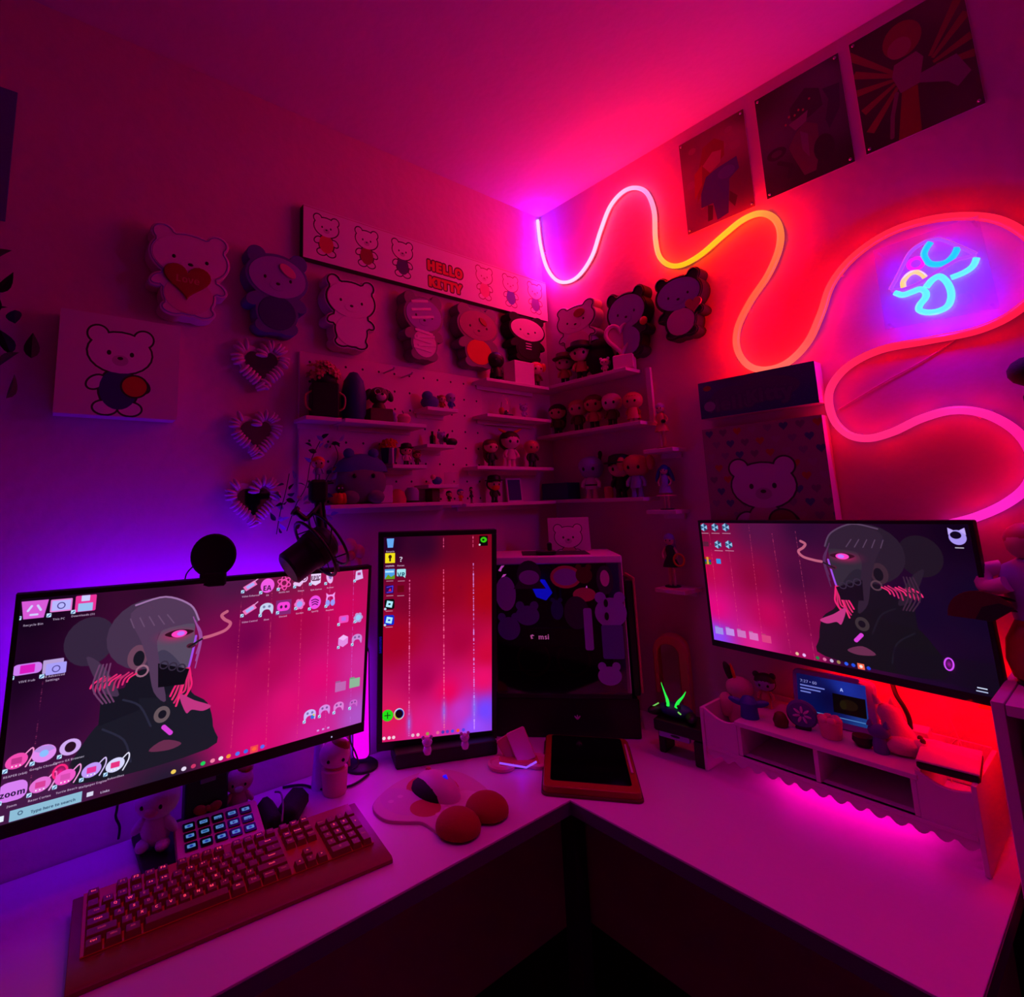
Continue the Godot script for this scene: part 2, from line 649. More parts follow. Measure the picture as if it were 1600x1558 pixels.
# ---------------------------------------------------------------- a small painter for prints and screens
class Paint:
	var im: Image
	var w: int
	var h: int
	var k := 1.0   # scale from given coordinates to pixels

	func _init(iw: int, ih: int, c: Color) -> void:
		w = iw
		h = ih
		im = Image.create(w, h, false, Image.FORMAT_RGBA8)
		im.fill(c)

	func dot(x: int, y: int, c: Color, a: float) -> void:
		if x >= 0 and y >= 0 and x < w and y < h and a > 0.004:
			var o := im.get_pixel(x, y).lerp(c, minf(a, 1.0) * c.a)
			o.a = 1.0
			im.set_pixel(x, y, o)

	# smooth colour field through given [position, colour] pairs
	func field(pts: Array, sharp := 2.9) -> void:
		var gw := 64
		var gh := maxi(8, int(64.0 * h / w))
		var s := Image.create(gw, gh, false, Image.FORMAT_RGBA8)
		for y in gh:
			for x in gw:
				var p := Vector2((x + 0.5) / gw * w, (y + 0.5) / gh * h)
				var sum := 0.0
				var c := Color(0, 0, 0, 0)
				for q in pts:
					var d: float = p.distance_to(q[0]) / w + 0.02
					var wt := 1.0 / pow(d, sharp)
					sum += wt
					c += q[1] * wt
				c = c / sum
				c.a = 1.0
				s.set_pixel(x, y, c)
		s.resize(w, h, Image.INTERPOLATE_CUBIC)
		im.blit_rect(s, Rect2i(0, 0, w, h), Vector2i.ZERO)

	func poly(pts, c: Color) -> void:
		var n: int = pts.size()
		var lo: Vector2 = pts[0]
		var hi: Vector2 = pts[0]
		for p in pts:
			lo = lo.min(p)
			hi = hi.max(p)
		var x0 := maxi(0, int(lo.x))
		var x1 := mini(w - 1, int(hi.x) + 1)
		var span := x1 - x0 + 1
		if span <= 0:
			return
		for y in range(maxi(0, int(lo.y)), mini(h - 1, int(hi.y)) + 1):
			var cov := PackedFloat32Array()
			cov.resize(span)
			for sub in 3:
				var yy := y + (sub + 0.5) / 3.0
				var xs := []
				for i in n:
					var a: Vector2 = pts[i]
					var b: Vector2 = pts[(i + 1) % n]
					if (a.y <= yy) != (b.y <= yy):
						xs.append(a.x + (yy - a.y) / (b.y - a.y) * (b.x - a.x))
				xs.sort()
				for i in range(0, xs.size() - 1, 2):
					var l: float = maxf(xs[i], x0)
					var r: float = minf(xs[i + 1], x1 + 1.0)
					if r <= l:
						continue
					for x in range(int(l), mini(int(r), x1) + 1):
						cov[x - x0] += (minf(r, x + 1.0) - maxf(l, x)) / 3.0
			for i in span:
				if cov[i] > 0.004:
					dot(x0 + i, y, c, cov[i])

	func stroke(pts: Array, width: float, c: Color, closed := false) -> void:
		var lo: Vector2 = pts[0]
		var hi: Vector2 = pts[0]
		for p in pts:
			lo = lo.min(p)
			hi = hi.max(p)
		var r := width / 2
		var done := {}
		var n := pts.size()
		for i in (n if closed else n - 1):
			var a: Vector2 = pts[i]
			var b: Vector2 = pts[(i + 1) % n]
			for y in range(maxi(0, int(minf(a.y, b.y) - r - 1)), mini(h - 1, int(maxf(a.y, b.y) + r + 1)) + 1):
				for x in range(maxi(0, int(minf(a.x, b.x) - r - 1)), mini(w - 1, int(maxf(a.x, b.x) + r + 1)) + 1):
					var p := Vector2(x + 0.5, y + 0.5)
					var d := p.distance_to(Geometry2D.get_closest_point_to_segment(p, a, b))
					var cov := clampf(r - d + 0.5, 0.0, 1.0)
					if cov > 0.0:
						var key := y * w + x
						if cov > done.get(key, 0.0):
							done[key] = cov
		for key in done:
			dot(key % w, key / w, c, done[key])

	func disc(p: Vector2, r: Vector2, c: Color, turn := 0.0) -> void:
		var pts := []
		for j in 24:
			pts.append(p + (Vector2(cos(TAU * j / 24), sin(TAU * j / 24)) * r).rotated(turn))
		poly(pts, c)

	func rect(p: Vector2, s: Vector2, c: Color, round_ := 0.0) -> void:
		if round_ <= 0.0:
			poly([p, p + Vector2(s.x, 0), p + s, p + Vector2(0, s.y)], c)
			return
		var pts := []
		for q in 4:
			var cc := p + s / 2 + Vector2((s.x / 2 - round_) * [1, -1, -1, 1][q], (s.y / 2 - round_) * [1, 1, -1, -1][q])
			for j in 5:
				pts.append(cc + Vector2.from_angle(PI / 2 * q + PI / 2 * j / 4) * round_)
		poly(pts, c)

	func glow(p: Vector2, r: Vector2, c: Color) -> void:
		for y in range(int(p.y - r.y), int(p.y + r.y) + 1):
			for x in range(int(p.x - r.x), int(p.x + r.x) + 1):
				var d := ((Vector2(x, y) - p) / r).length()
				if d < 1.0:
					dot(x, y, c, (1.0 - d) * (1.0 - d))

	# tris: lettering with capitals 1 high; hgt in pixels, p the left end of the base line (or the middle)
	func text(tris: PackedVector2Array, p: Vector2, hgt: float, c: Color, middle := true, squeeze := 1.0, turn := 0.0) -> void:
		var hi := 0.0
		for t in tris:
			hi = maxf(hi, t.x)
		var off := Vector2(-hi * hgt * squeeze / 2, 0) if middle else Vector2.ZERO
		var cov := {}
		for i in range(0, tris.size() - 2, 3):
			var q := []
			for j in 3:
				q.append(p + (off + Vector2(tris[i + j].x * squeeze, -tris[i + j].y) * hgt).rotated(turn))
			var lo: Vector2 = q[0].min(q[1]).min(q[2])
			var hi2: Vector2 = q[0].max(q[1]).max(q[2])
			for y in range(int(lo.y), int(hi2.y) + 1):
				for x in range(int(lo.x), int(hi2.x) + 1):
					var hit := 0
					for s in 9:
						var pt := Vector2(x + (s % 3 + 0.5) / 3.0, y + (s / 3 + 0.5) / 3.0)
						if Geometry2D.point_is_inside_triangle(pt, q[0], q[1], q[2]):
							hit += 1
					if hit:
						var key := Vector2i(x, y)
						cov[key] = cov.get(key, 0.0) + hit / 9.0
		for key in cov:
			dot(key.x, key.y, c, cov[key])

# ---------------------------------------------------------------- room and desk
func room() -> void:
	var wp: Material = M["wall_paint"]
	struct(G.new().box(Vector3(-0.06, 1.27, 1.7), Vector3(0.12, 2.57, 3.64), 0.0), "wall_left", wp, "plain painted wall on the left of the corner")
	struct(G.new().box(Vector3(1.5, 1.27, -0.06), Vector3(3.0, 2.57, 0.12), 0.0), "wall_right", wp, "plain painted wall on the right of the corner")
	struct(G.new().box(Vector3(3.06, 1.27, 1.7), Vector3(0.12, 2.57, 3.64), 0.0), "wall_side", wp, "plain painted wall behind the cabinet side of the room")
	struct(G.new().box(Vector3(1.5, 1.27, 3.46), Vector3(3.0, 2.57, 0.12), 0.0), "wall_back", wp, "plain painted wall behind the viewer")
	struct(G.new().box(Vector3(1.5, CEIL + 0.06, 1.7), Vector3(3.24, 0.12, 3.64), 0.0), "ceiling", M["ceiling_paint"], "smooth painted ceiling above the corner")
	struct(G.new().box(Vector3(1.5, -0.06, 1.7), Vector3(3.24, 0.12, 3.64), 0.0), "floor", M["carpet"], "dark floor under the desk")
	var fx := thing("unseen_ceiling_lamp", "flat round unseen lamp on the ceiling behind the viewer, placed to light the room", "lamp", Vector3(1.9, CEIL, 2.3))  # unseen fixture for the room light behind the viewer
	part(G.new().lathe([[0.0, -0.05], [0.17, -0.05], [0.18, -0.03], [0.18, -0.001], [0.0, -0.001]], 32), "base", M["white"], fx)
	part(G.new().lathe([[0.0, -0.058], [0.12, -0.056], [0.165, -0.05]], 32), "diffuser", lamp("lamp_violet", Color(0.55, 0.05, 0.6), 0.6), fx)
	var dl := thing("added_downlight", "small round magenta lamp added out of view in the ceiling to fill the desk", "lamp", Vector3(1.05, CEIL, 1.0))  # added fixture for the desk fill spot, out of view
	part(G.new().lathe([[0.034, -0.001], [0.045, -0.004], [0.05, -0.001]], 28), "trim_ring", M["white"], dl)
	part(G.new().lathe([[0.0, -0.006], [0.034, -0.004]], 24), "diffuser", lamp("lamp_magenta", Color(0.8, 0.05, 0.7), 0.8), dl)

func desk() -> void:
	var d := thing("corner_desk", "large white L-shaped corner desk carrying all the screens", "desk", Vector3.ZERO)
	var poly := PackedVector2Array([Vector2(0.004, -0.004), Vector2(1.14, -0.004), Vector2(1.14, -0.576), Vector2(0.489, -0.576), Vector2(0.489, -2.2), Vector2(0.004, -2.2)])
	var lay := Basis(Vector3.RIGHT, Vector3.FORWARD, Vector3.UP)
	part(G.new().at(Vector3(0, 0, 0), lay).extr(poly, DESK - 0.03, DESK, 0.0015), "tabletop", M["desk_white"], d)
	var e := G.new()
	e.box(Vector3(0.8145, DESK - 0.0165, 0.5768), Vector3(0.651, 0.0265, 0.0012), 0.0)
	e.box(Vector3(0.4898, DESK - 0.0165, 1.388), Vector3(0.0012, 0.0265, 1.624), 0.0)
	e.box(Vector3(1.1406, DESK - 0.0165, 0.29), Vector3(0.0012, 0.0265, 0.572), 0.0)
	part(e, "edge_band", M["edge_band"], d)
	for p in [Vector3(0.465, 0.355, 0.545), Vector3(1.11, 0.355, 0.545), Vector3(0.03, 0.355, 0.03), Vector3(1.11, 0.355, 0.03), Vector3(0.46, 0.355, 2.16), Vector3(0.03, 0.355, 2.16)]:
		part(G.new().box(p, Vector3(0.04, 0.71, 0.04), 0.002), "leg", M["charcoal"], d)

# ---------------------------------------------------------------- neon rope
func neon_rope() -> void:
	# [place on the wall, what the eye sees of the tube, what it casts, tube radius]
	var z := 0.016
	var pts := [
		[Vector3(0.0078, 2.5365, 0.016), Color(1, .86, 1), Color(.3, 0, 1)], [Vector3(0.0138, 2.4336, 0.016), Color(1, .86, 1), Color(.34, 0, 1)], [Vector3(0.0365, 2.3287, 0.016), Color(1, .85, 1), Color(.7, 0, 1)],
		[Vector3(0.0771, 2.2572, 0.016), Color(1, .85, 1), Color(1, 0, 0.54)], [Vector3(0.1316, 2.224, 0.016), Color(1, .85, 1), Color(1, 0, 0.48)], [Vector3(0.1927, 2.2293, 0.016), Color(1, .84, 1), Color(1, 0, 0.36)],
		[Vector3(0.2549, 2.2796, 0.016), Color(1, .84, 1), Color(1, 0, 0.27)], [Vector3(0.298, 2.3573, 0.016), Color(1, .83, .98), Color(1, 0, 0.21)], [Vector3(0.3451, 2.4283, 0.016), Color(1, .82, .96), Color(1, 0, 0.18)],
		[Vector3(0.3999, 2.4562, 0.016), Color(1, .76, .95), Color(1, 0, 0.18)], [Vector3(0.449, 2.4459, 0.016), Color(1, .68, .93), Color(1, 0, 0.168)], [Vector3(0.4883, 2.4054, 0.016), Color(1, .6, .9), Color(1, 0, 0.15)],
		[Vector3(0.5067, 2.3322, 0.016), Color(1, .62, .75), Color(1, 0, 0.09)], [Vector3(0.5023, 2.24, 0.016), Color(1, .68, .5), Color(1, 0, 0.036)], [Vector3(0.5095, 2.1749, 0.016), Color(1, .72, .3), Color(1, 0, 0.012)],
		[Vector3(0.5384, 2.1328, 0.016), Color(1, .74, .15), Color(1, 0, 0.)], [Vector3(0.5813, 2.1159, 0.016), Color(1, .75, .1), Color(1, 0, 0.)], [Vector3(0.6408, 2.1251, 0.016), Color(1, .76, .1), Color(1, 0, 0.)],
		[Vector3(0.7105, 2.1561, 0.016), Color(1, .76, .15), Color(1, 0, 0.)], [Vector3(0.7665, 2.1779, 0.016), Color(1, .72, .2), Color(1, 0, 0.)], [Vector3(0.8122, 2.1763, 0.016), Color(1, .62, .25), Color(1, 0, 0.)],
		[Vector3(0.8434, 2.149, 0.016), Color(1, .52, .25), Color(1, 0, 0.)], [Vector3(0.8559, 2.1059, 0.016), Color(1, .48, .25), Color(1, 0, 0.)], [Vector3(0.847, 2.0546, 0.016), Color(1, .42, .26), Color(1, 0, 0.)],
		[Vector3(0.8133, 1.9944, 0.016), Color(1, .38, .25), Color(1, 0, 0.)], [Vector3(0.7607, 1.935, 0.016), Color(1, .35, .25), Color(1, 0, 0.)], [Vector3(0.7213, 1.8721, 0.016), Color(1, .34, .27), Color(1, 0, 0.)],
		[Vector3(0.7131, 1.8123, 0.016), Color(1, .36, .3), Color(1, 0, 0.)], [Vector3(0.7349, 1.7607, 0.016), Color(1, .4, .34), Color(1, 0, 0.)], [Vector3(0.7767, 1.7367, 0.016), Color(1, .42, .36), Color(1, 0, 0.)],
		[Vector3(0.832, 1.7434, 0.016), Color(1, .4, .36), Color(1, 0, 0.)], [Vector3(0.8839, 1.7854, 0.016), Color(1, .32, .32), Color(1, 0, 0.)], [Vector3(0.9212, 1.851, 0.016), Color(1, .28, .3), Color(1, 0, 0.)],
		[Vector3(0.9508, 1.917, 0.016), Color(1, .22, .28), Color(1, 0, 0.006)], [Vector3(1.0006, 1.9682, 0.016), Color(1, .16, .26), Color(1, 0, 0.018)], [Vector3(1.07, 1.9989, 0.016), Color(1, .12, .26), Color(1, 0, 0.024)],
		[Vector3(1.1438, 1.9995, 0.016), Color(1, .11, .26), Color(1, 0, 0.03)], [Vector3(1.2129, 1.9757, 0.016), Color(1, .11, .27), Color(1, 0, 0.03)], [Vector3(1.2597, 1.9363, 0.016), Color(1, .11, .28), Color(1, 0, 0.03)],
		[Vector3(1.2944, 1.8658, 0.016), Color(1, .11, .28), Color(1, 0, 0.03)], [Vector3(1.2901, 1.8007, 0.016), Color(1, .11, .28), Color(1, 0, 0.03)], [Vector3(1.2496, 1.7544, 0.016), Color(1, .1, .28), Color(1, 0, 0.03)],
		[Vector3(1.1913, 1.731, 0.016), Color(1, .1, .28), Color(1, 0, 0.03)], [Vector3(1.1102, 1.7293, 0.016), Color(1, .11, .29), Color(1, 0, 0.036)], [Vector3(1.0253, 1.729, 0.016), Color(1, .12, .32), Color(1, 0, 0.042)],
		[Vector3(0.956, 1.7015, 0.016), Color(1, .13, .36), Color(1, 0, 0.048)], [Vector3(0.9156, 1.6502, 0.016), Color(1, .14, .42), Color(1, 0, 0.054)], [Vector3(0.9148, 1.5859, 0.016), Color(1, .15, .45), Color(1, 0, 0.06)],
		[Vector3(0.9396, 1.5414, 0.016), Color(1, .16, .48), Color(1, 0, 0.06)], [Vector3(0.9779, 1.526, 0.016), Color(1, .15, .47), Color(1, 0, 0.06)], [Vector3(1.0252, 1.5353, 0.016), Color(1, .14, .48), Color(1, 0, 0.066)],
		[Vector3(1.0782, 1.5587, 0.016), Color(1, .14, .55), Color(1, 0, 0.072)], [Vector3(1.1315, 1.5689, 0.016), Color(1, .14, .64), Color(1, 0, 0.078)], [Vector3(1.1781, 1.5534, 0.016), Color(1, .12, .6), Color(1, 0, 0.072)],
		[Vector3(1.2163, 1.5125, 0.016), Color(1, .09, .56), Color(1, 0, 0.072)], [Vector3(1.2317, 1.4587, 0.016), Color(1, .1, .62), Color(1, 0, 0.078)], [Vector3(1.2202, 1.4093, 0.016), Color(1, .12, .72), Color(1, 0, 0.078)],
		[Vector3(1.1867, 1.3726, 0.016), Color(1, .14, .78), Color(1, 0, 0.078)], [Vector3(1.1371, 1.3434, 0.016), Color(1, .15, .75), Color(1, 0, 0.072)], [Vector3(1.0805, 1.3243, 0.016), Color(1, .15, .75), Color(1, 0, 0.072)]]
	var raw := []
	for p in pts:
		raw.append(p[0])
	var path := smooth_path(raw, 6)
	var rad := []
	for k in path.size():
		rad.append(lerpf(0.0062, 0.009, smoothstep(0.0, 0.45, float(k) / path.size())))
	var o := thing("neon_rope_light", "long wavy neon rope light winding over the right wall, violet fading to orange and pink", "neon light", Vector3.ZERO)
	var run := [0.0]
	for k in range(1, path.size()):
		run.append(run[k - 1] + path[k].distance_to(path[k - 1]))
	var total: float = run[run.size() - 1]
	var strip := Image.create(512, 4, false, Image.FORMAT_RGBA8)
	var seg := 0
	for x in 512:
		var s := (x + 0.5) / 512.0 * total
		while seg < run.size() - 2 and run[seg + 1] < s:
			seg += 1
		var f := clampf(seg / 6.0, 0.0, pts.size() - 1.001)
		var c: Color = pts[int(f)][1].lerp(pts[int(f) + 1][1], f - int(f))
		for y in 4:
			strip.set_pixel(x, y, c)
	part(G.new().tube(path, rad, 12), "glowing_tube", print_mat("neon_rope_glow", strip, 0.4, 1.02), o)
	var back := []
	for p in path:
		back.append(Vector3(p.x, p.y, 0.0045))
	part(G.new().tube(back, 0.0044, 6), "backing_channel", M["white"], o)
	for k in [9, 48, 100, 135, 152, 200, 240, 268, 300, 318]:
		if k < path.size():
			part(G.new().box(path[k] + Vector3(0, 0, -0.008), Vector3(0.028, 0.016, 0.014), 0.002), "mounting_clip", M["acrylic"], o)
	var step := 0.085
	var n := int(total / step)
	seg = 0
	for k in n:
		var s := (k + 0.5) * step
		while seg < run.size() - 2 and run[seg + 1] < s:
			seg += 1
		var f := clampf(seg / 6.0, 0.0, pts.size() - 1.001)
		var c: Color = pts[int(f)][2].lerp(pts[int(f) + 1][2], f - int(f))
		omni("neon_rope_lamp", path[seg] + Vector3(0, 0, 0.026), c, ROPE_E * rope_power(k), 0.012)

const ROPE_E := 0.011

func rope_power(k: int) -> float:   # the rope dims along its length
	if k < 3:
		return 1.0
	return 1.05 if k < 9 else lerpf(1.05, 0.17, smoothstep(14.0, 30.0, k))


func neon_sign() -> void:
	var o := thing("neon_sign", "square acrylic panel with a blue neon mushroom, encircled by the rope light", "neon sign", Vector3.ZERO)
	var a := Vector3(1.0451, 1.9633, 0.035)
	var b := Vector3(1.2228, 1.9677, 0.035)
	var c := Vector3(1.2277, 1.763, 0.035)
	var d := Vector3(1.0443, 1.77, 0.035)
	var g := G.new()
	var poly := PackedVector2Array([Vector2(a.x, a.y), Vector2(b.x, b.y), Vector2(c.x, c.y), Vector2(d.x, d.y)])
	part(g.extr(poly, 0.029, 0.035, 0.0008), "acrylic_panel", M["acrylic"], o)
	for p in [a, b, c, d]:
		var q: Vector3 = p.lerp((a + c) / 2, 0.1)
		part(G.new().at(Vector3(q.x, q.y, 0.0), Basis(Vector3.RIGHT, PI / 2)).lathe([[0.0, 0.0005], [0.003, 0.0005], [0.003, 0.036], [0.0, 0.037]], 10), "standoff", M["acrylic"], o)
	var violet := lamp("neon_violet", Color(0.82, 0.3, 1.0), 0.75)
	var cyan := lamp("neon_cyan", Color(0.12, 0.8, 1.0), 1.0)
	var pale := lamp("neon_pale_cyan", Color(0.4, 0.95, 1.0), 1.0)
	var yel := lamp("neon_yellow", Color(1.0, 0.86, 0.4), 0.95)
	var pk := lamp("neon_pink", Color(1.0, 0.12, 0.9), 0.95)
	var tubes := [
		["cap_tube", violet, 0.0042, [Vector3(1.066, 1.8566, 0.043), Vector3(1.086, 1.8892, 0.043), Vector3(1.1086, 1.9276, 0.043), Vector3(1.1322, 1.9418, 0.043), Vector3(1.1492, 1.9419, 0.043), Vector3(1.1622, 1.9377, 0.043), Vector3(1.1837, 1.9152, 0.043), Vector3(1.2099, 1.8841, 0.043)]],
		["rim_tube", violet, 0.0042, [Vector3(1.2097, 1.8827, 0.043), Vector3(1.1972, 1.8822, 0.043), Vector3(1.1816, 1.8828, 0.043), Vector3(1.1626, 1.8759, 0.043), Vector3(1.1361, 1.8627, 0.043), Vector3(1.1103, 1.8529, 0.043), Vector3(1.088, 1.8504, 0.043), Vector3(1.068, 1.8544, 0.043)]],
		["spot_tube", cyan, 0.0062, [Vector3(1.1456, 1.9383, 0.043), Vector3(1.1355, 1.9254, 0.043), Vector3(1.1317, 1.912, 0.043), Vector3(1.1378, 1.8931, 0.043), Vector3(1.1504, 1.8851, 0.043), Vector3(1.1658, 1.8849, 0.043), Vector3(1.1782, 1.8958, 0.043), Vector3(1.1848, 1.9089, 0.043)]],
		["spot_tube", yel, 0.0052, [Vector3(1.0894, 1.8529, 0.043), Vector3(1.0906, 1.8676, 0.043), Vector3(1.1016, 1.8802, 0.043), Vector3(1.1139, 1.8815, 0.043), Vector3(1.1235, 1.8719, 0.043), Vector3(1.1276, 1.8622, 0.043)]],
		["gill_tube", pale, 0.0058, [Vector3(1.2098, 1.8756, 0.043), Vector3(1.2021, 1.8604, 0.043), Vector3(1.1875, 1.8519, 0.043), Vector3(1.1672, 1.8481, 0.043)]],
		["stem_tube", pale, 0.0064, [Vector3(1.0735, 1.8478, 0.043), Vector3(1.0853, 1.8377, 0.043), Vector3(1.1015, 1.8388, 0.043), Vector3(1.1158, 1.8405, 0.043), Vector3(1.1237, 1.831, 0.043), Vector3(1.1222, 1.819, 0.043), Vector3(1.1116, 1.8064, 0.043), Vector3(1.1086, 1.7955, 0.043), Vector3(1.1182, 1.7866, 0.043), Vector3(1.136, 1.7824, 0.043), Vector3(1.1536, 1.7882, 0.043), Vector3(1.1617, 1.8042, 0.043), Vector3(1.1631, 1.8237, 0.043), Vector3(1.1586, 1.8441, 0.043), Vector3(1.1501, 1.8574, 0.043), Vector3(1.1383, 1.8545, 0.043), Vector3(1.1261, 1.8413, 0.043)]]]
	for t in tubes:
		part(G.new().tube(smooth_path(t[3], 6), t[2], 10), t[0], t[1], o)
	var ring := []
	var rc := Vector3(1.1162, 1.9002, 0.043)
	for k in 20:
		ring.append(rc + Vector3(cos(TAU * k / 20), sin(TAU * k / 20), 0) * 0.0125)
	part(G.new().tube(ring, 0.004, 8, true), "spot_tube", pk, o)
	for p in [Vector3(1.0965, 1.8178, 0.055), Vector3(1.133, 1.7695, 0.055), Vector3(1.1775, 1.8046, 0.055), Vector3(1.1495, 1.9014, 0.055), Vector3(1.0947, 1.8935, 0.055), Vector3(1.1944, 1.8617, 0.055)]:
		omni("neon_sign_lamp", p, Color(0.01, 0.0, 1.0), 0.012, 0.012)
	var w := smooth_path([Vector3(1.1606, 1.7348, 0.004), Vector3(1.1486, 1.7195, 0.004), Vector3(1.0918, 1.6872, 0.004), Vector3(1.0192, 1.6533, 0.004), Vector3(0.9253, 1.6044, 0.004)], 6)
	solo(G.new().tube(w, 0.0016, 6), "sign_wire", M["pale_pink"], "thin pale wire running down the wall from the neon mushroom", "wire")
# ---------------------------------------------------------------- flat prints
# a plain toy bear drawn in outline: c the middle of its head, s half its head's width
func paint_bear(p: Paint, c: Vector2, s: float, fur: Color, clothes: Color, line: Color, lw: float, held = null) -> void:
	for pass_ in 2:
		var g := lw if pass_ == 0 else 0.0
		var head := line if pass_ == 0 else fur
		var cl := line if pass_ == 0 else clothes
		for sx in [-1, 1]:
			p.disc(c + Vector2(sx * 0.72, -0.62) * s, Vector2(0.3, 0.3) * s + Vector2(g, g), head)
			p.disc(c + Vector2(sx * 0.38, 2.05) * s, Vector2(0.36, 0.24) * s + Vector2(g, g), head)
			p.disc(c + Vector2(sx * 0.7, 1.15) * s, Vector2(0.3, 0.2) * s + Vector2(g, g), head, sx * 0.7)
		p.disc(c + Vector2(0, 1.35) * s, Vector2(0.6, 0.75) * s + Vector2(g, g), cl)
		p.disc(c, Vector2(1.0, 0.76) * s + Vector2(g, g), head)
	for sx in [-1, 1]:
		p.disc(c + Vector2(sx * 0.36, 0.02) * s, Vector2(0.07, 0.09) * s, line)
	p.disc(c + Vector2(0, 0.28) * s, Vector2(0.26, 0.2) * s, fur.lerp(line, 0.18))
	p.disc(c + Vector2(0, 0.2) * s, Vector2(0.09, 0.06) * s, line)
	if held is Color:
		p.disc(c + Vector2(0.5, 1.2) * s, Vector2(0.4, 0.38) * s + Vector2(lw, lw), line)
		p.disc(c + Vector2(0.5, 1.2) * s, Vector2(0.4, 0.38) * s, held)

func ring_text(p: Paint, s: String, at: Vector2, hgt: float, fill: Color, line: Color, grow: float, squeeze := 1.0) -> void:
	var t := lettering(s)
	for k in 16:
		p.text(t, at + Vector2.from_angle(TAU * k / 16) * grow, hgt, line, true, squeeze)
	for k in 10:
		p.text(t, at + Vector2.from_angle(TAU * k / 10) * grow * 0.3, hgt, fill, true, squeeze)

func framed_box(called: String, label: String, cat: String, at: Vector3, w: float, h: float, depth: float, b: Basis, side: Material, face: Material, lip := 0.0) -> Node3D:
	var o := thing(called, label, cat, at, "", b)
	part(G.new().box(Vector3(0, 0, -depth / 2 - 0.0005), Vector3(w, h, depth - 0.001), 0.0015), "box_body", side, o)
	part(G.new().panel(w - lip, h - lip, 0.0004), "printed_face", face, o)
	return o

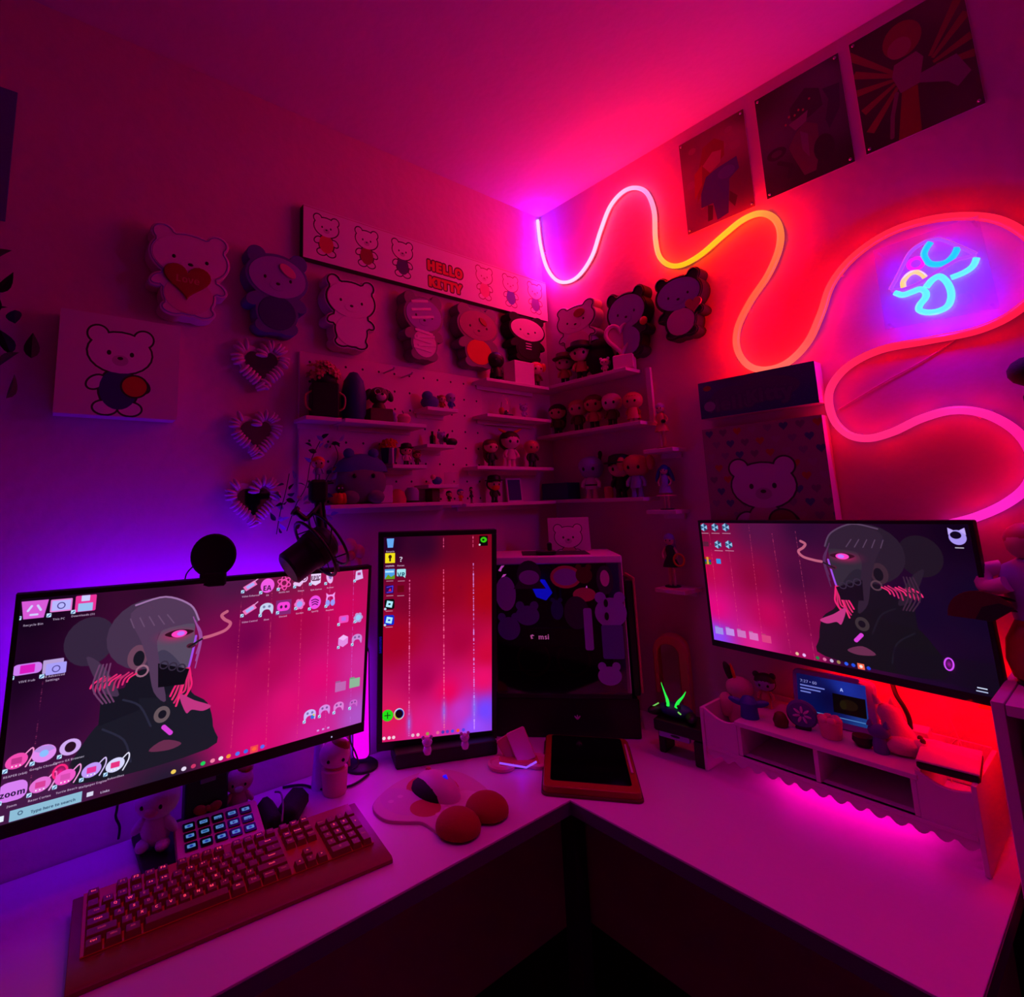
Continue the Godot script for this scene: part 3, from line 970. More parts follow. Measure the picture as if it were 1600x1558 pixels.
func wall_pictures() -> void:
	var lw := facing(90)
	var ink := Color(0.13, 0.06, 0.1)
	# long banner board
	var z0 := 1.0233
	var z1 := 0.0154
	var yt := (Vector3(0.028, 2.2594, 1.0198)).y
	var yb := (Vector3(0.028, 2.0991, 1.0268)).y
	var bw := z0 - z1
	var bh := yt - yb
	var p := Paint.new(1500, int(1500 * bh / bw), Color(0.9, 0.88, 0.88))
	var bx := func(z: float) -> float: return (z0 - z) / bw * 1500.0
	var mid := p.h * 0.5
	p.stroke([Vector2(0, 6), Vector2(1499, 6)], 3, Color(0.75, 0.4, 0.5))
	var row := [[0.953, Color(0.82, 0.2, 0.3), ink], [0.8207, Color(0.55, 0.05, 0.12), ink], [0.6912, Color(0.2, 0.14, 0.4), ink],
		[0.3426, Color(0.88, 0.5, 0.6), Color(0.6, 0.2, 0.35)], [0.2121, Color(0.25, 0.2, 0.75), Color(0.5, 0.15, 0.4)], [0.0807, Color(0.45, 0.25, 0.7), Color(0.5, 0.15, 0.4)]]
	for r in row:
		paint_bear(p, Vector2(bx.call(r[0]), p.h * 0.33), p.h * 0.235, Color(0.92, 0.9, 0.9), r[1], r[2], 5.0)
	var tx: float = bx.call(0.5188)
	ring_text(p, "HELLO", Vector2(tx, p.h * 0.45), p.h * 0.2, Color(0.82, 0.06, 0.12), Color(0.2, 0.01, 0.04), 10.0, 1.1)
	ring_text(p, "KITTY", Vector2(tx, p.h * 0.8), p.h * 0.2, Color(0.82, 0.06, 0.12), Color(0.2, 0.01, 0.04), 10.0, 1.18)
	framed_box("banner_board", "long white name banner with black edges and red block lettering, hung under the ceiling", "wall sign", Vector3(0.028, (yt + yb) / 2, (z0 + z1) / 2), bw, bh, 0.026, lw, M["black"], print_mat("banner_print", p.im, 0.55))
	# square canvas
	p = Paint.new(420, 408, Color(0.84, 0.8, 0.82))
	paint_bear(p, Vector2(205, 150), 110, Color(0.9, 0.85, 0.9), Color(0.16, 0.12, 0.45), ink, 7, Color(0.75, 0.07, 0.1))
	framed_box("canvas_print", "thick square white canvas with a bear in blue holding a red apple", "picture", Vector3(0.05, 1.722, 1.445), 0.229, 0.222, 0.048, lw, M["white_board"], print_mat("canvas_print", p.im, 0.7))
	# sheet at the left edge of the view
	var sh := Vector3(0.004, 2.3149, 1.6636)
	solo(G.new().box(Vector3(0, 0, 0), Vector3(0.22, 0.3, 0.004), 0.001), "wall_sheet", M["dusty_blue"], "plain bluish sheet on the wall high above the square canvas", "poster", Vector3(0.0035, sh.y - 0.15, sh.z + 0.11), "", lw)
	# three posters
	var posters := [[Vector3(0.6017, 2.5153, 0.003), Vector3(0.8004, 2.2087, 0.003)], [Vector3(0.8296, 2.5186, 0.003), Vector3(1.0325, 2.2123, 0.003)], [Vector3(1.0539, 2.5224, 0.003), Vector3(1.2623, 2.2164, 0.003)]]
	var names := ["reddish poster of a red-haired figure in blue, lowest of the three near the corner", "dark violet poster of a masked figure, middle of the three", "tall poster of a winged figure in white and gold, highest of the three"]
	for k in 3:
		var a: Vector3 = posters[k][0]
		var c: Vector3 = posters[k][1]
		var w := c.x - a.x
		var h := a.y - c.y
		var o := thing("wall_poster", names[k], "poster", Vector3((a.x + c.x) / 2, (a.y + c.y) / 2, 0.003), "posters under the ceiling")
		part(G.new().box(Vector3(0, 0, -0.0009), Vector3(w, h, 0.0014), 0.0002), "paper", M["white_board"], o)
		part(G.new().panel(w - 0.002, h - 0.002, 0.0002), "printed_face", print_mat("poster_print_%d" % k, poster_art(k), 0.5), o)
		for q in [Vector2(-1, 1), Vector2(1, 1), Vector2(1, -1), Vector2(-1, -1)]:
			part(G.new().ell(Vector3(q.x * (w / 2 - 0.009), q.y * (h / 2 - 0.011), 0.001), Vector3(0.0042, 0.0042, 0.0042), 10), "pin", M["silver"], o)
	# glittery sign box and the heart print under it
	var s0 := Vector3(0.6083, 1.7278, 0.048)
	var s1 := Vector3(0.9021, 1.6221, 0.048)
	p = Paint.new(512, 190, Color(0.22, 0.18, 0.5))
	p.field([[Vector2(0, 0), Color(0.3, 0.2, 0.5)], [Vector2(256, 60), Color(0.28, 0.16, 0.42)], [Vector2(500, 20), Color(0.24, 0.18, 0.45)], [Vector2(0, 190), Color(0.14, 0.1, 0.4)], [Vector2(300, 190), Color(0.12, 0.08, 0.42)], [Vector2(512, 190), Color(0.12, 0.1, 0.45)]])
	p.disc(Vector2(150, 105), Vector2(95, 62), Color(0.29, 0.14, 0.4))
	p.disc(Vector2(320, 88), Vector2(130, 56), Color(0.29, 0.14, 0.4))
	ring_text(p, "Hello", Vector2(150, 128), 62, Color(0.32, 0.15, 0.42), Color(0.25, 0.11, 0.38), 7.0)
	ring_text(p, "Kitty", Vector2(322, 112), 62, Color(0.32, 0.15, 0.42), Color(0.25, 0.11, 0.38), 7.0)
	p.disc(Vector2(44, 35), Vector2(20, 14), Color(0.6, 0.1, 0.15))
	p.disc(Vector2(48, 130), Vector2(28, 26), Color(0.55, 0.4, 0.62))
	var rng := RandomNumberGenerator.new()
	rng.seed = 4
	for k in 160:
		p.disc(Vector2(rng.randf() * 512, rng.randf() * 190), Vector2.ONE * rng.randf_range(0.6, 1.6), Color(0.6, 0.5, 0.85, 0.6))
	framed_box("sign_box", "wide blue box with faint bubble lettering on its front, just below the rope light", "wall sign", Vector3((s0.x + s1.x) / 2, (s0.y + s1.y) / 2, 0.05), s1.x - s0.x, s0.y - s1.y, 0.047, Basis.IDENTITY, M["pale_pink"], print_mat("sign_print", p.im, 0.5))
	var h0 := Vector3(0.605, 1.5996, 0.045)
	var h1 := Vector3(0.9017, 1.4663, 0.045)
	var top := (Vector3(0.9004, 1.5922, 0.045)).y
	var bh2 := 0.34
	var bw2 := h1.x - h0.x
	p = Paint.new(420, int(420 * bh2 / bw2), Color(0.6, 0.34, 0.5))
	var cols := [Color(0.24, 0.2, 0.48), Color(0.66, 0.08, 0.12), Color(0.5, 0.26, 0.5), Color(0.44, 0.2, 0.42), Color(0.6, 0.36, 0.56)]
	for j in 12:
		for i in 8:
			var q := Vector2(28 + i * 54 + (j % 2) * 24, 24 + j * 46)
			var hp := []
			for v in heart(30, 30, 20):
				hp.append(q + Vector2(v.x, -v.y))
			p.poly(hp, cols[(i * 3 + j * 2) % 5])
	paint_bear(p, Vector2(205, 235), 110, Color(0.78, 0.6, 0.8), Color(0.7, 0.42, 0.6), ink, 6, Color(0.5, 0.14, 0.22))
	framed_box("heart_print_box", "pink box picture patterned with small hearts around a bear, behind the right monitor", "picture", Vector3((h0.x + h1.x) / 2, top - bh2 / 2, 0.047), bw2, bh2, 0.044, Basis.IDENTITY, M["pale_pink"], print_mat("heart_print", p.im, 0.6))
	# leafy plant at the far left
	var ivy := thing("hanging_plant", "dark leafy plant hanging on the wall left of the square canvas", "plant", Vector3(0, 0, 0))
	rng.seed = 11
	var stem := smooth_path([Vector3(0.002, 1.93, 1.75), Vector3(0.05, 1.9, 1.72), Vector3(0.07, 1.8, 1.68), Vector3(0.08, 1.7, 1.66), Vector3(0.07, 1.6, 1.68)], 6)
	part(G.new().tube(stem, 0.003, 6), "stem", M["dark_leaf"], ivy)
	var leaf := leaf_mesh(0.05, 0.026)
	for k in 26:
		var q: Vector3 = stem[rng.randi_range(4, stem.size() - 1)]
		shared(leaf, "leaf", M["dark_leaf"], ivy, q + Vector3(rng.randf_range(-0.03, 0.04), rng.randf_range(-0.05, 0.06), rng.randf_range(-0.07, 0.07)), Basis.from_euler(Vector3(rng.randf_range(-1, 1), rng.randf_range(0, TAU), rng.randf_range(-1, 1))))
	# dark ornament at the right edge
	var orn := thing("wall_ornament", "dark knobbly ornament hanging on the wall at the right edge above the cabinet", "ornament", Vector3(0, 0, 0))
	var oc := Vector3(1.2441, 1.5936, 0.05)
	part(G.new().ell(oc + Vector3(0.012, 0.03, 0), Vector3(0.036, 0.03, 0.035), 14), "upper_lobe", M["fabric_black"], orn)
	part(G.new().ell(oc + Vector3(0.022, -0.026, 0), Vector3(0.03, 0.036, 0.035), 14), "lower_lobe", M["fabric_black"], orn)
	part(G.new().tube([oc + Vector3(0.02, 0.0, -0.02), oc + Vector3(0.02, 0.02, -0.047)], 0.004, 8), "hook", M["silver"], orn)

func leaf_mesh(l: float, w: float, bend := 0.25) -> ArrayMesh:
	var g := G.new()
	var n := 6
	for k in n:
		var a := float(k) / n
		var b := float(k + 1) / n
		var wa := sin(PI * pow(a, 0.8)) * w / 2
		var wb := sin(PI * pow(b, 0.8)) * w / 2
		var pa := Vector3(0, a * l, -a * a * l * bend)
		var pb := Vector3(0, b * l, -b * b * l * bend)
		for s in [-1.0, 1.0]:
			var ea := pa + Vector3(s * wa, 0, wa * 0.3)
			var eb := pb + Vector3(s * wb, 0, wb * 0.3)
			var nn := Vector3(-s * 0.3, 0.2, 1).normalized()
			g.tri(pa, pb, eb, nn, nn, nn)
			g.tri(pa, eb, ea, nn, nn, nn)
	return g.mesh()

func poster_art(k: int) -> Image:
	var p := Paint.new(300, 420, Color(0.3, 0.1, 0.2))
	if k == 0:
		p.field([[Vector2(0, 0), Color(0.42, 0.14, 0.26)], [Vector2(300, 0), Color(0.34, 0.1, 0.2)], [Vector2(240, 100), Color(0.58, 0.24, 0.4)], [Vector2(40, 200), Color(0.55, 0.2, 0.36)], [Vector2(260, 300), Color(0.36, 0.14, 0.26)], [Vector2(150, 420), Color(0.5, 0.2, 0.42)], [Vector2(0, 420), Color(0.45, 0.2, 0.4)]])
		for q in [[60, 60, 18], [230, 50, 16], [40, 210, 22], [250, 130, 24], [200, 110, 14], [80, 330, 10]]:
			p.disc(Vector2(q[0], q[1]), Vector2(q[2], q[2] * 0.8), Color(0.62, 0.28, 0.44, 0.5))
		p.poly([Vector2(85, 150), Vector2(110, 70), Vector2(165, 55), Vector2(205, 90), Vector2(200, 150), Vector2(150, 180), Vector2(95, 250), Vector2(60, 300)], Color(0.5, 0.07, 0.08))
		p.poly([Vector2(100, 150), Vector2(150, 110), Vector2(190, 120), Vector2(180, 170), Vector2(130, 195)], Color(0.66, 0.34, 0.4))
		p.poly([Vector2(60, 170), Vector2(100, 140), Vector2(90, 230), Vector2(50, 280)], Color(0.62, 0.1, 0.1))
		p.poly([Vector2(110, 205), Vector2(160, 190), Vector2(250, 180), Vector2(255, 235), Vector2(210, 260), Vector2(190, 400), Vector2(140, 410), Vector2(130, 330), Vector2(75, 330), Vector2(80, 270)], Color(0.22, 0.17, 0.5))
		p.disc(Vector2(200, 225), Vector2(38, 26), Color(0.28, 0.22, 0.58))
		p.poly([Vector2(205, 310), Vector2(235, 345), Vector2(220, 385), Vector2(198, 350)], Color(0.24, 0.06, 0.14))
		p.poly([Vector2(105, 330), Vector2(128, 340), Vector2(120, 400), Vector2(98, 400)], Color(0.24, 0.06, 0.14))
	elif k == 1:
		p.field([[Vector2(0, 0), Color(0.1, 0.05, 0.1)], [Vector2(300, 0), Color(0.2, 0.1, 0.24)], [Vector2(60, 190), Color(0.3, 0.14, 0.34)], [Vector2(250, 60), Color(0.3, 0.16, 0.36)], [Vector2(230, 230), Color(0.24, 0.12, 0.3)], [Vector2(0, 420), Color(0.16, 0.08, 0.2)], [Vector2(300, 420), Color(0.08, 0.04, 0.08)], [Vector2(150, 400), Color(0.1, 0.05, 0.11)]])
		p.poly([Vector2(120, 110), Vector2(180, 60), Vector2(225, 90), Vector2(230, 160), Vector2(180, 180), Vector2(120, 160)], Color(0.12, 0.08, 0.18))
		p.poly([Vector2(235, 100), Vector2(290, 110), Vector2(280, 200), Vector2(240, 260), Vector2(232, 220), Vector2(250, 150)], Color(0.12, 0.09, 0.24))
		p.poly([Vector2(110, 170), Vector2(150, 160), Vector2(180, 150), Vector2(170, 190), Vector2(130, 205)], Color(0.44, 0.24, 0.44))
		for q in [[115, 140], [135, 145], [150, 132], [165, 140], [190, 110], [100, 165]]:
			p.disc(Vector2(q[0], q[1]), Vector2(4, 5), Color(0.6, 0.14, 0.28))
		p.poly([Vector2(130, 215), Vector2(165, 190), Vector2(205, 220), Vector2(200, 320), Vector2(180, 390), Vector2(140, 390), Vector2(110, 300), Vector2(100, 260)], Color(0.34, 0.14, 0.28))
		p.poly([Vector2(145, 215), Vector2(170, 240), Vector2(165, 330), Vector2(145, 290)], Color(0.4, 0.17, 0.42))
		p.disc(Vector2(55, 260), Vector2(36, 24), Color(0.12, 0.07, 0.16))
		p.disc(Vector2(55, 260), Vector2(20, 13), Color(0.26, 0.12, 0.26))
		p.stroke([Vector2(60, 300), Vector2(100, 330), Vector2(90, 370)], 16, Color(0.1, 0.06, 0.13))
		p.disc(Vector2(215, 320), Vector2(34, 52), Color(0.09, 0.05, 0.11))
	else:
		p.field([[Vector2(0, 0), Color(0.16, 0.04, 0.1)], [Vector2(300, 0), Color(0.36, 0.12, 0.24)], [Vector2(150, 200), Color(0.22, 0.05, 0.12)], [Vector2(0, 420), Color(0.14, 0.03, 0.08)], [Vector2(300, 420), Color(0.3, 0.1, 0.22)]])
		var gold := Color(0.5, 0.14, 0.16)
		for q in [[110, 190, -8, 40], [110, 200, 0, 120], [105, 210, -4, 190], [105, 225, 10, 270], [110, 240, 20, 350], [200, 190, 300, 30], [205, 200, 300, 110], [205, 215, 300, 190], [210, 230, 300, 250]]:
			var a := Vector2(q[0], q[1])
			var b := Vector2(q[2], q[3])
			var s := (b - a).orthogonal().normalized() * 13
			p.poly([a - s * 0.4, b - s, b + s, a + s * 0.4], gold)
		p.disc(Vector2(140, 85), Vector2(52, 62), Color(0.5, 0.12, 0.16))
		p.disc(Vector2(130, 110), Vector2(32, 36), Color(0.58, 0.22, 0.34))
		p.poly([Vector2(110, 160), Vector2(170, 150), Vector2(185, 180), Vector2(165, 260), Vector2(115, 265), Vector2(100, 200)], Color(0.52, 0.2, 0.42))
		p.poly([Vector2(118, 265), Vector2(160, 262), Vector2(150, 420), Vector2(90, 420)], Color(0.5, 0.05, 0.06))
		p.poly([Vector2(170, 230), Vector2(260, 225), Vector2(285, 300), Vector2(250, 330), Vector2(230, 300), Vector2(165, 260)], Color(0.48, 0.2, 0.44))
		p.stroke([Vector2(105, 260), Vector2(85, 330), Vector2(75, 400)], 12, Color(0.44, 0.18, 0.36))
	return p.im

# ---------------------------------------------------------------- character-free plaques: toy bears cut from thick board
func bear_shape(w: float, h: float) -> PackedVector2Array:
	var parts := [ellipse(Vector2(0, 0.17 * h), Vector2(0.5 * w, 0.28 * h), 36)]
	for s in [-1.0, 1.0]:
		parts.append(ellipse(Vector2(s * 0.33 * w, 0.39 * h), Vector2(0.15 * w, 0.11 * h), 20))
	parts.append(ellipse(Vector2(0, -0.24 * h), Vector2(0.34 * w, 0.25 * h), 28))
	for s in [-1.0, 1.0]:
		parts.append(ellipse(Vector2(s * 0.34 * w, -0.12 * h), Vector2(0.15 * w, 0.08 * h), 18, s * -0.5))
		parts.append(ellipse(Vector2(s * 0.17 * w, -0.41 * h), Vector2(0.17 * w, 0.09 * h), 18))
	return join(parts)

func plaque(label: String, at: Vector3, w: float, h: float, b: Basis, body: Material, face: Material, belly: Material, line: Material, o := {}) -> Node3D:
	var depth: float = o.get("depth", 0.045)
	var n := thing("wall_plaque", label, "wall plaque", at, "bear plaques on the walls", b)
	var shape := bear_shape(w, h)
	part(G.new().extr(shape, -depth, 0.0, 0.002), "plaque_body", body, n)
	var rim := grown(shape, -0.006)
	if line:
		var path := []
		for p in rim:
			path.append(Vector3(p.x, p.y, 0.0006))
		part(G.new().tube(path, o.get("line", 0.0016), 6, true), "outline", line, n)
	var e := Vector2(0.5 * w - 0.009, 0.28 * h - 0.009)
	part(G.new().extr(ellipse(Vector2(0, 0.17 * h), e, 32), -0.001, 0.0016, 0.0006), "face_panel", face, n)
	part(G.new().extr(ellipse(Vector2(0, -0.25 * h), Vector2(0.34 * w - 0.008, 0.2 * h), 26), -0.001, 0.0012, 0.0005), "belly_panel", belly, n)
	var dots := G.new()
	for s in [-1.0, 1.0]:
		part(G.new().ell(Vector3(s * 0.2 * w, 0.15 * h, 0.0016), Vector3(0.024 * w, 0.022 * h, 0.0012), 10), "eye", M["black"], n)
	part(G.new().extr(ellipse(Vector2(0, 0.07 * h), Vector2(0.13 * w, 0.06 * h), 18), 0.0, 0.0024, 0.0006), "muzzle", o.get("muzzle", face), n)
	part(G.new().ell(Vector3(0, 0.09 * h, 0.0026), Vector3(0.035 * w, 0.018 * h, 0.0012), 10), "nose", M["black"], n)
	return n

func plaques() -> void:
	var L := facing(90)
	var R := Basis.IDENTITY
	var n := plaque("white bear plaque hugging a big red heart, leftmost on the wall", Vector3(0.05, 1.9694, 1.3151), 0.1833, 0.2252, L, M["white"], M["white"], M["pale_pink"], M["lilac"])
	var hw := 0.1
	part(G.new().at(Vector3(-0.005, -0.026, 0.0), Basis.IDENTITY).extr(heart(hw * 1.05, hw * 0.85), 0.0, 0.006, 0.002), "heart", M["red"], n)
	part(lettering_mesh("Love", 0.017), "lettering", M["rose"], n).position = Vector3(-0.005, -0.02, 0.0065)
	n = plaque("bluish grey bear plaque with a pink patch and navy clothes, right of the heart-hugging bear", Vector3(0.05, 1.9706, 1.1012), 0.1715, 0.2337, L, M["dusty_blue"], M["lilac"], M["navy"], null)
	part(G.new().extr(ellipse(Vector2(0.025, 0.062), Vector2(0.026, 0.014), 20, -0.6), 0.0, 0.006, 0.002), "pink_patch", M["pink"], n)
	plaque("plain white bear plaque with a bold dark outline, under the left half of the banner", Vector3(0.05, 1.9551, 0.8854), 0.1682, 0.2198, L, M["white"], M["white"], M["white"], M["black"], {"line": 0.0024})
	n = plaque("grey bear plaque wrapped in bandage strips, under the banner lettering", Vector3(0.05, 1.9605, 0.6286), 0.1547, 0.2229, L, M["grey"], M["lilac"], M["white_board"], null)
	for k in 5:
		part(G.new().box(Vector3(0.0, -0.075 + k * 0.014, 0.0015), Vector3(0.07, 0.009, 0.003), 0.001).at(), "bandage", M["white"], n).rotation.z = 0.12 * (k % 2 * 2 - 1)
	for k in 3:
		part(G.new().box(Vector3(0.0, 0.03 + k * 0.026, 0.0015), Vector3(0.09 - k * 0.012, 0.009, 0.003), 0.001), "bandage", M["white"], n).rotation.z = 0.2
	n = plaque("pale bear plaque in a red-orange skirt, behind the black figurine", Vector3(0.05, 1.9665, 0.4005), 0.1873, 0.2206, L, M["grey"], M["dusty_pink"], M["orange"], null)
	part(G.new().extr(ellipse(Vector2(0.02, 0.055), Vector2(0.02, 0.01), 18, -0.6), 0.0, 0.005, 0.0015), "red_patch", M["red"], n)
	n = plaque("black bear plaque with a pale face and a ribcage print, tucked in the corner", Vector3(0.05, 2.0015, 0.157), 0.1922, 0.1822, L, M["black_matte"], M["white"], M["black_matte"], null)
	for k in 3:
		part(G.new().box(Vector3(0, -0.022 - k * 0.01, 0.0014), Vector3(0.03, 0.004, 0.002), 0.0008), "rib", M["white"], n)
	n = plaque("white bear plaque with a red patch, on the right wall behind the dark-hatted figurine", Vector3(0.1873, 2.0167, 0.05), 0.1818, 0.1982, R, M["white"], M["white"], M["pale_pink"], M["charcoal"])
	part(G.new().extr(ellipse(Vector2(0.02, 0.055), Vector2(0.024, 0.016), 18), 0.0, 0.006, 0.0015), "red_patch", M["red"], n)
	n = plaque("dark-edged bear plaque with orange paws, behind the heart trophy", Vector3(0.3946, 1.9766, 0.05), 0.1533, 0.2363, R, M["charcoal"], M["lilac"], M["lilac"], M["black"], {"line": 0.003})
	for s in [-1.0, 1.0]:
		part(G.new().ell(Vector3(s * 0.062, -0.01, 0.003), Vector3(0.014, 0.014, 0.006), 14), "paw", M["orange"], n)
	n = plaque("dark-edged bear plaque with a pink heart, hanging apart under the orange neon curve", Vector3(0.576, 1.9792, 0.05), 0.1544, 0.2092, R, M["charcoal"], M["lilac"], M["pale_pink"], M["black"], {"line": 0.003})
	part(G.new().at(Vector3(0.045, -0.015, 0)).extr(heart(0.05, 0.045), 0.0, 0.005, 0.001), "heart", M["rose"], n)
	# three ruffled heart mirrors, one above the other
	var boxes := [[Vector3(0.03, 1.7697, 1.1296), 0.1486, 0.1425], [Vector3(0.03, 1.589, 1.139), 0.1316, 0.1302], [Vector3(0.03, 1.4196, 1.1419), 0.1351, 0.1317]]
	var words := ["heart-shaped mirror in a ruffled white frame, topmost of three in a column", "heart-shaped mirror in a ruffled white frame, middle of three in a column", "heart-shaped mirror in a ruffled white frame lit blue, lowest of three in a column"]
	for k in 3:
		var w: float = boxes[k][1]
		var h: float = boxes[k][2]
		var o := thing("heart_mirror", words[k], "mirror", boxes[k][0] - Vector3(0.012, 0, 0), "ruffled heart mirrors", L)
		o.rotate_object_local(Vector3.BACK, 0.06)
		part(G.new().extr(heart(w * 0.78, h * 0.78), -0.017, 0.0, 0.003), "frame_back", M["white"], o)
		part(G.new().extr(heart(w * 0.58, h * 0.56), 0.0, 0.004, 0.001), "mirror_glass", M["mirror"], o)
		var hp := heart(w * 0.82, h * 0.82, 56)
		var run := 0.0
		var nxt := 0.0
		var count := 0
		for j in hp.size():
			var a := hp[j]
			var c := hp[(j + 1) % hp.size()]
			run += a.distance_to(c)
			if run >= nxt and count < 30:
				nxt += w * 0.082
				count += 1
				var d := (c - a).normalized()
				var out := Vector2(-d.y, d.x) if (a + Vector2(-d.y, d.x) * 0.01).length() > a.length() else Vector2(d.y, -d.x)
				var bb := Basis(Vector3(d.x, d.y, 0), Vector3(out.x, out.y, 0), Vector3(d.x, d.y, 0).cross(Vector3(out.x, out.y, 0)))
				part(G.new().at(Vector3(a.x, a.y, 0.0), bb).ell(Vector3(0, 0.0, 0.002), Vector3(w * 0.04, w * 0.115, 0.013), 10), "ruffle", M["white"], o)
# ---------------------------------------------------------------- shelves
func wall_shelf(label: String, z0: float, z1: float, y: float, depth: float, group := "") -> Node3D:
	var o := thing("wall_shelf", label, "shelf", Vector3(0.0, y, (z0 + z1) / 2), group)
	var w := absf(z0 - z1)
	part(G.new().box(Vector3(depth / 2 + 0.001, -0.0055, 0), Vector3(depth, 0.011, w), 0.0015), "board", M["white_board"], o)
	part(G.new().box(Vector3(0.015, -0.018, 0), Vector3(0.004, 0.014, w * 0.9), 0.001), "back_rail", M["white_board"], o)
	return o

func shelving() -> void:
	# pegboard
	var a := Vector3(0.012, 1.8313, 1.0246)
	var zr := 0.3642
	var yb := 1.39
	var o := thing("pegboard", "white pegboard on the left wall carrying small shelves of figurines", "pegboard", Vector3(0.007, (a.y + yb) / 2, (a.z + zr) / 2), "", facing(90))
	var w := a.z - zr
	var h := a.y - yb
	part(G.new().box(Vector3.ZERO, Vector3(w, h, 0.01), 0.002), "panel", M["pale_pink"], o)
	var holes := G.new()
	for i in int(w / 0.055):
		for j in int(h / 0.055):
			holes.at(Vector3(-w / 2 + 0.03 + i * 0.055, h / 2 - 0.028 - j * 0.055, 0.0051), Basis(Vector3.RIGHT, PI / 2)).lathe([[0.0, 0.0004], [0.0035, 0.0004], [0.0038, 0.0]], 8)
	part(holes, "peg_hole", M["charcoal"], o).set_meta("kind", "stuff")
	for q in [Vector3(0.012, 1.8017, 0.7566), Vector3(0.012, 1.7955, 0.6922)]:
		var l := Vector3(a.z * 0.5 + zr * 0.5 - q.z, q.y - (a.y + yb) / 2, 0.005)
		part(G.new().tube([l, l + Vector3(0, 0, 0.055), l + Vector3(0, 0.006, 0.06)], 0.0028, 8), "peg", M["white"], o)
	var grp := "small shelves of the pegboard"
	wall_shelf("narrow white pegboard shelf under the black planter", 1.0352, 0.9321, 1.6404, .083, grp)
	wall_shelf("white pegboard shelf under the brown dog", 0.9246, 0.655, 1.6404, .085, grp)
	wall_shelf("short white pegboard shelf under the slumped blue plush", 0.6499, 0.5306, 1.6965, .085, grp)
	wall_shelf("short white pegboard shelf under the black rabbit", 0.6557, 0.5484, 1.5822, .085, grp)
	var d := wall_shelf("short white pegboard shelf with an upright end, under the hatted figurine", 0.7767, 0.6576, 1.5186, .085, grp)
	part(G.new().box(Vector3(0.043, 0.024, absf(0.7767 - 0.6576) / 2 - 0.004), Vector3(0.08, 0.046, 0.006), 0.001), "end_panel", M["white_board"], d)
	wall_shelf("clear-topped short pegboard shelf above the bottom row of trinkets", 0.6549, 0.5387, 1.461, .085, grp)
	wall_shelf("long white shelf along the bottom of the pegboard", 0.9674, 0.5286, 1.4095, .085)
	grp = "white corner shelves on the left wall"
	wall_shelf("topmost white corner shelf, under the black figurine and the white box", 0.4058, 0.098, 1.8151, .085, grp)
	wall_shelf("white corner shelf under the glass cloche", 0.4093, 0.098, 1.6942, .085, grp)
	wall_shelf("white corner shelf under three big-headed figurines", 0.461, 0.098, 1.52, .085, grp)
	wall_shelf("lowest white corner shelf, under the blue framed card", 0.5133, 0.098, 1.402, .085, grp)
	# shelf unit on the right wall
	var x0 := 0.004
	var x1 := 0.4037
	var x2 := 0.4391
	var x3 := 0.4257
	o = thing("shelf_unit", "white three-board shelf unit on the right wall with an upright wall rail", "shelf unit", Vector3(0, 0, 0))
	part(G.new().box(Vector3((x0 + x1) / 2, 1.8216 - 0.006, 0.0465), Vector3(x1 - x0, 0.012, 0.091), 0.0015), "top_board", M["white_board"], o)
	part(G.new().box(Vector3((x0 + x2) / 2, 1.6415 - 0.006, 0.0465), Vector3(x2 - x0, 0.012, 0.091), 0.0015), "middle_board", M["white_board"], o)
	part(G.new().box(Vector3((x0 + x3) / 2, 1.4052 - 0.006, 0.0465), Vector3(x3 - x0, 0.012, 0.091), 0.0015), "bottom_board", M["white_board"], o)
	part(G.new().box(Vector3(0.431, (1.8216 + 1.6415) / 2 - 0.006, 0.0075), Vector3(0.018, 1.8216 - 1.6415 + 0.014, 0.013), 0.0015), "wall_rail", M["white_board"], o)
	var ks := [[0.4325, 0.5298, 1.5496, .08, "small white wall ledge beside the shelf unit, topmost of three under slim figurines"], [0.4255, 0.5215, 1.3651, .08, "small white wall ledge, middle of three under slim figurines"], [0.444, 0.5363, 1.1395, .1, "small white wall ledge beside the computer, lowest of three under slim figurines"]]
	for k in ks:
		o = thing("wall_ledge", k[4], "shelf", Vector3((k[0] + k[1]) / 2, k[2], 0), "wall ledges under slim figurines")
		part(G.new().box(Vector3(0, -0.006, k[3] / 2 + 0.001), Vector3(k[1] - k[0], 0.012, k[3]), 0.0015), "board", M["white_board"], o)
		part(G.new().box(Vector3(0, -0.02, 0.006), Vector3((k[1] - k[0]) * 0.7, 0.018, 0.008), 0.001), "bracket", M["white_board"], o)
	# flowering garland left of the pegboard
	var gar := thing("flower_garland", "thin garland of small leaves and blossoms trailing beside the pegboard", "garland", Vector3.ZERO)
	var rng := RandomNumberGenerator.new()
	rng.seed = 21
	var lm := leaf_mesh(0.024, 0.013)
	for path in [smooth_path([Vector3(0.03, 1.5804, 0.9717), Vector3(0.045, 1.5263, 1.0034), Vector3(0.05, 1.459, 1.0192), Vector3(0.04, 1.4106, 1.0423), Vector3(0.03, 1.3468, 1.0613)], 6), smooth_path([Vector3(0.03, 1.5821, 0.9341), Vector3(0.04, 1.5373, 0.9236), Vector3(0.045, 1.4845, 0.9561), Vector3(0.04, 1.4339, 0.9757), Vector3(0.03, 1.3659, 0.949)], 6), smooth_path([Vector3(0.02, 1.4937, 1.0525), Vector3(0.03, 1.4438, 1.0659), Vector3(0.03, 1.3956, 1.0786), Vector3(0.02, 1.3399, 1.0841)], 6)]:
		part(G.new().tube(path, 0.0012, 5), "stem", M["dark_leaf"], gar)
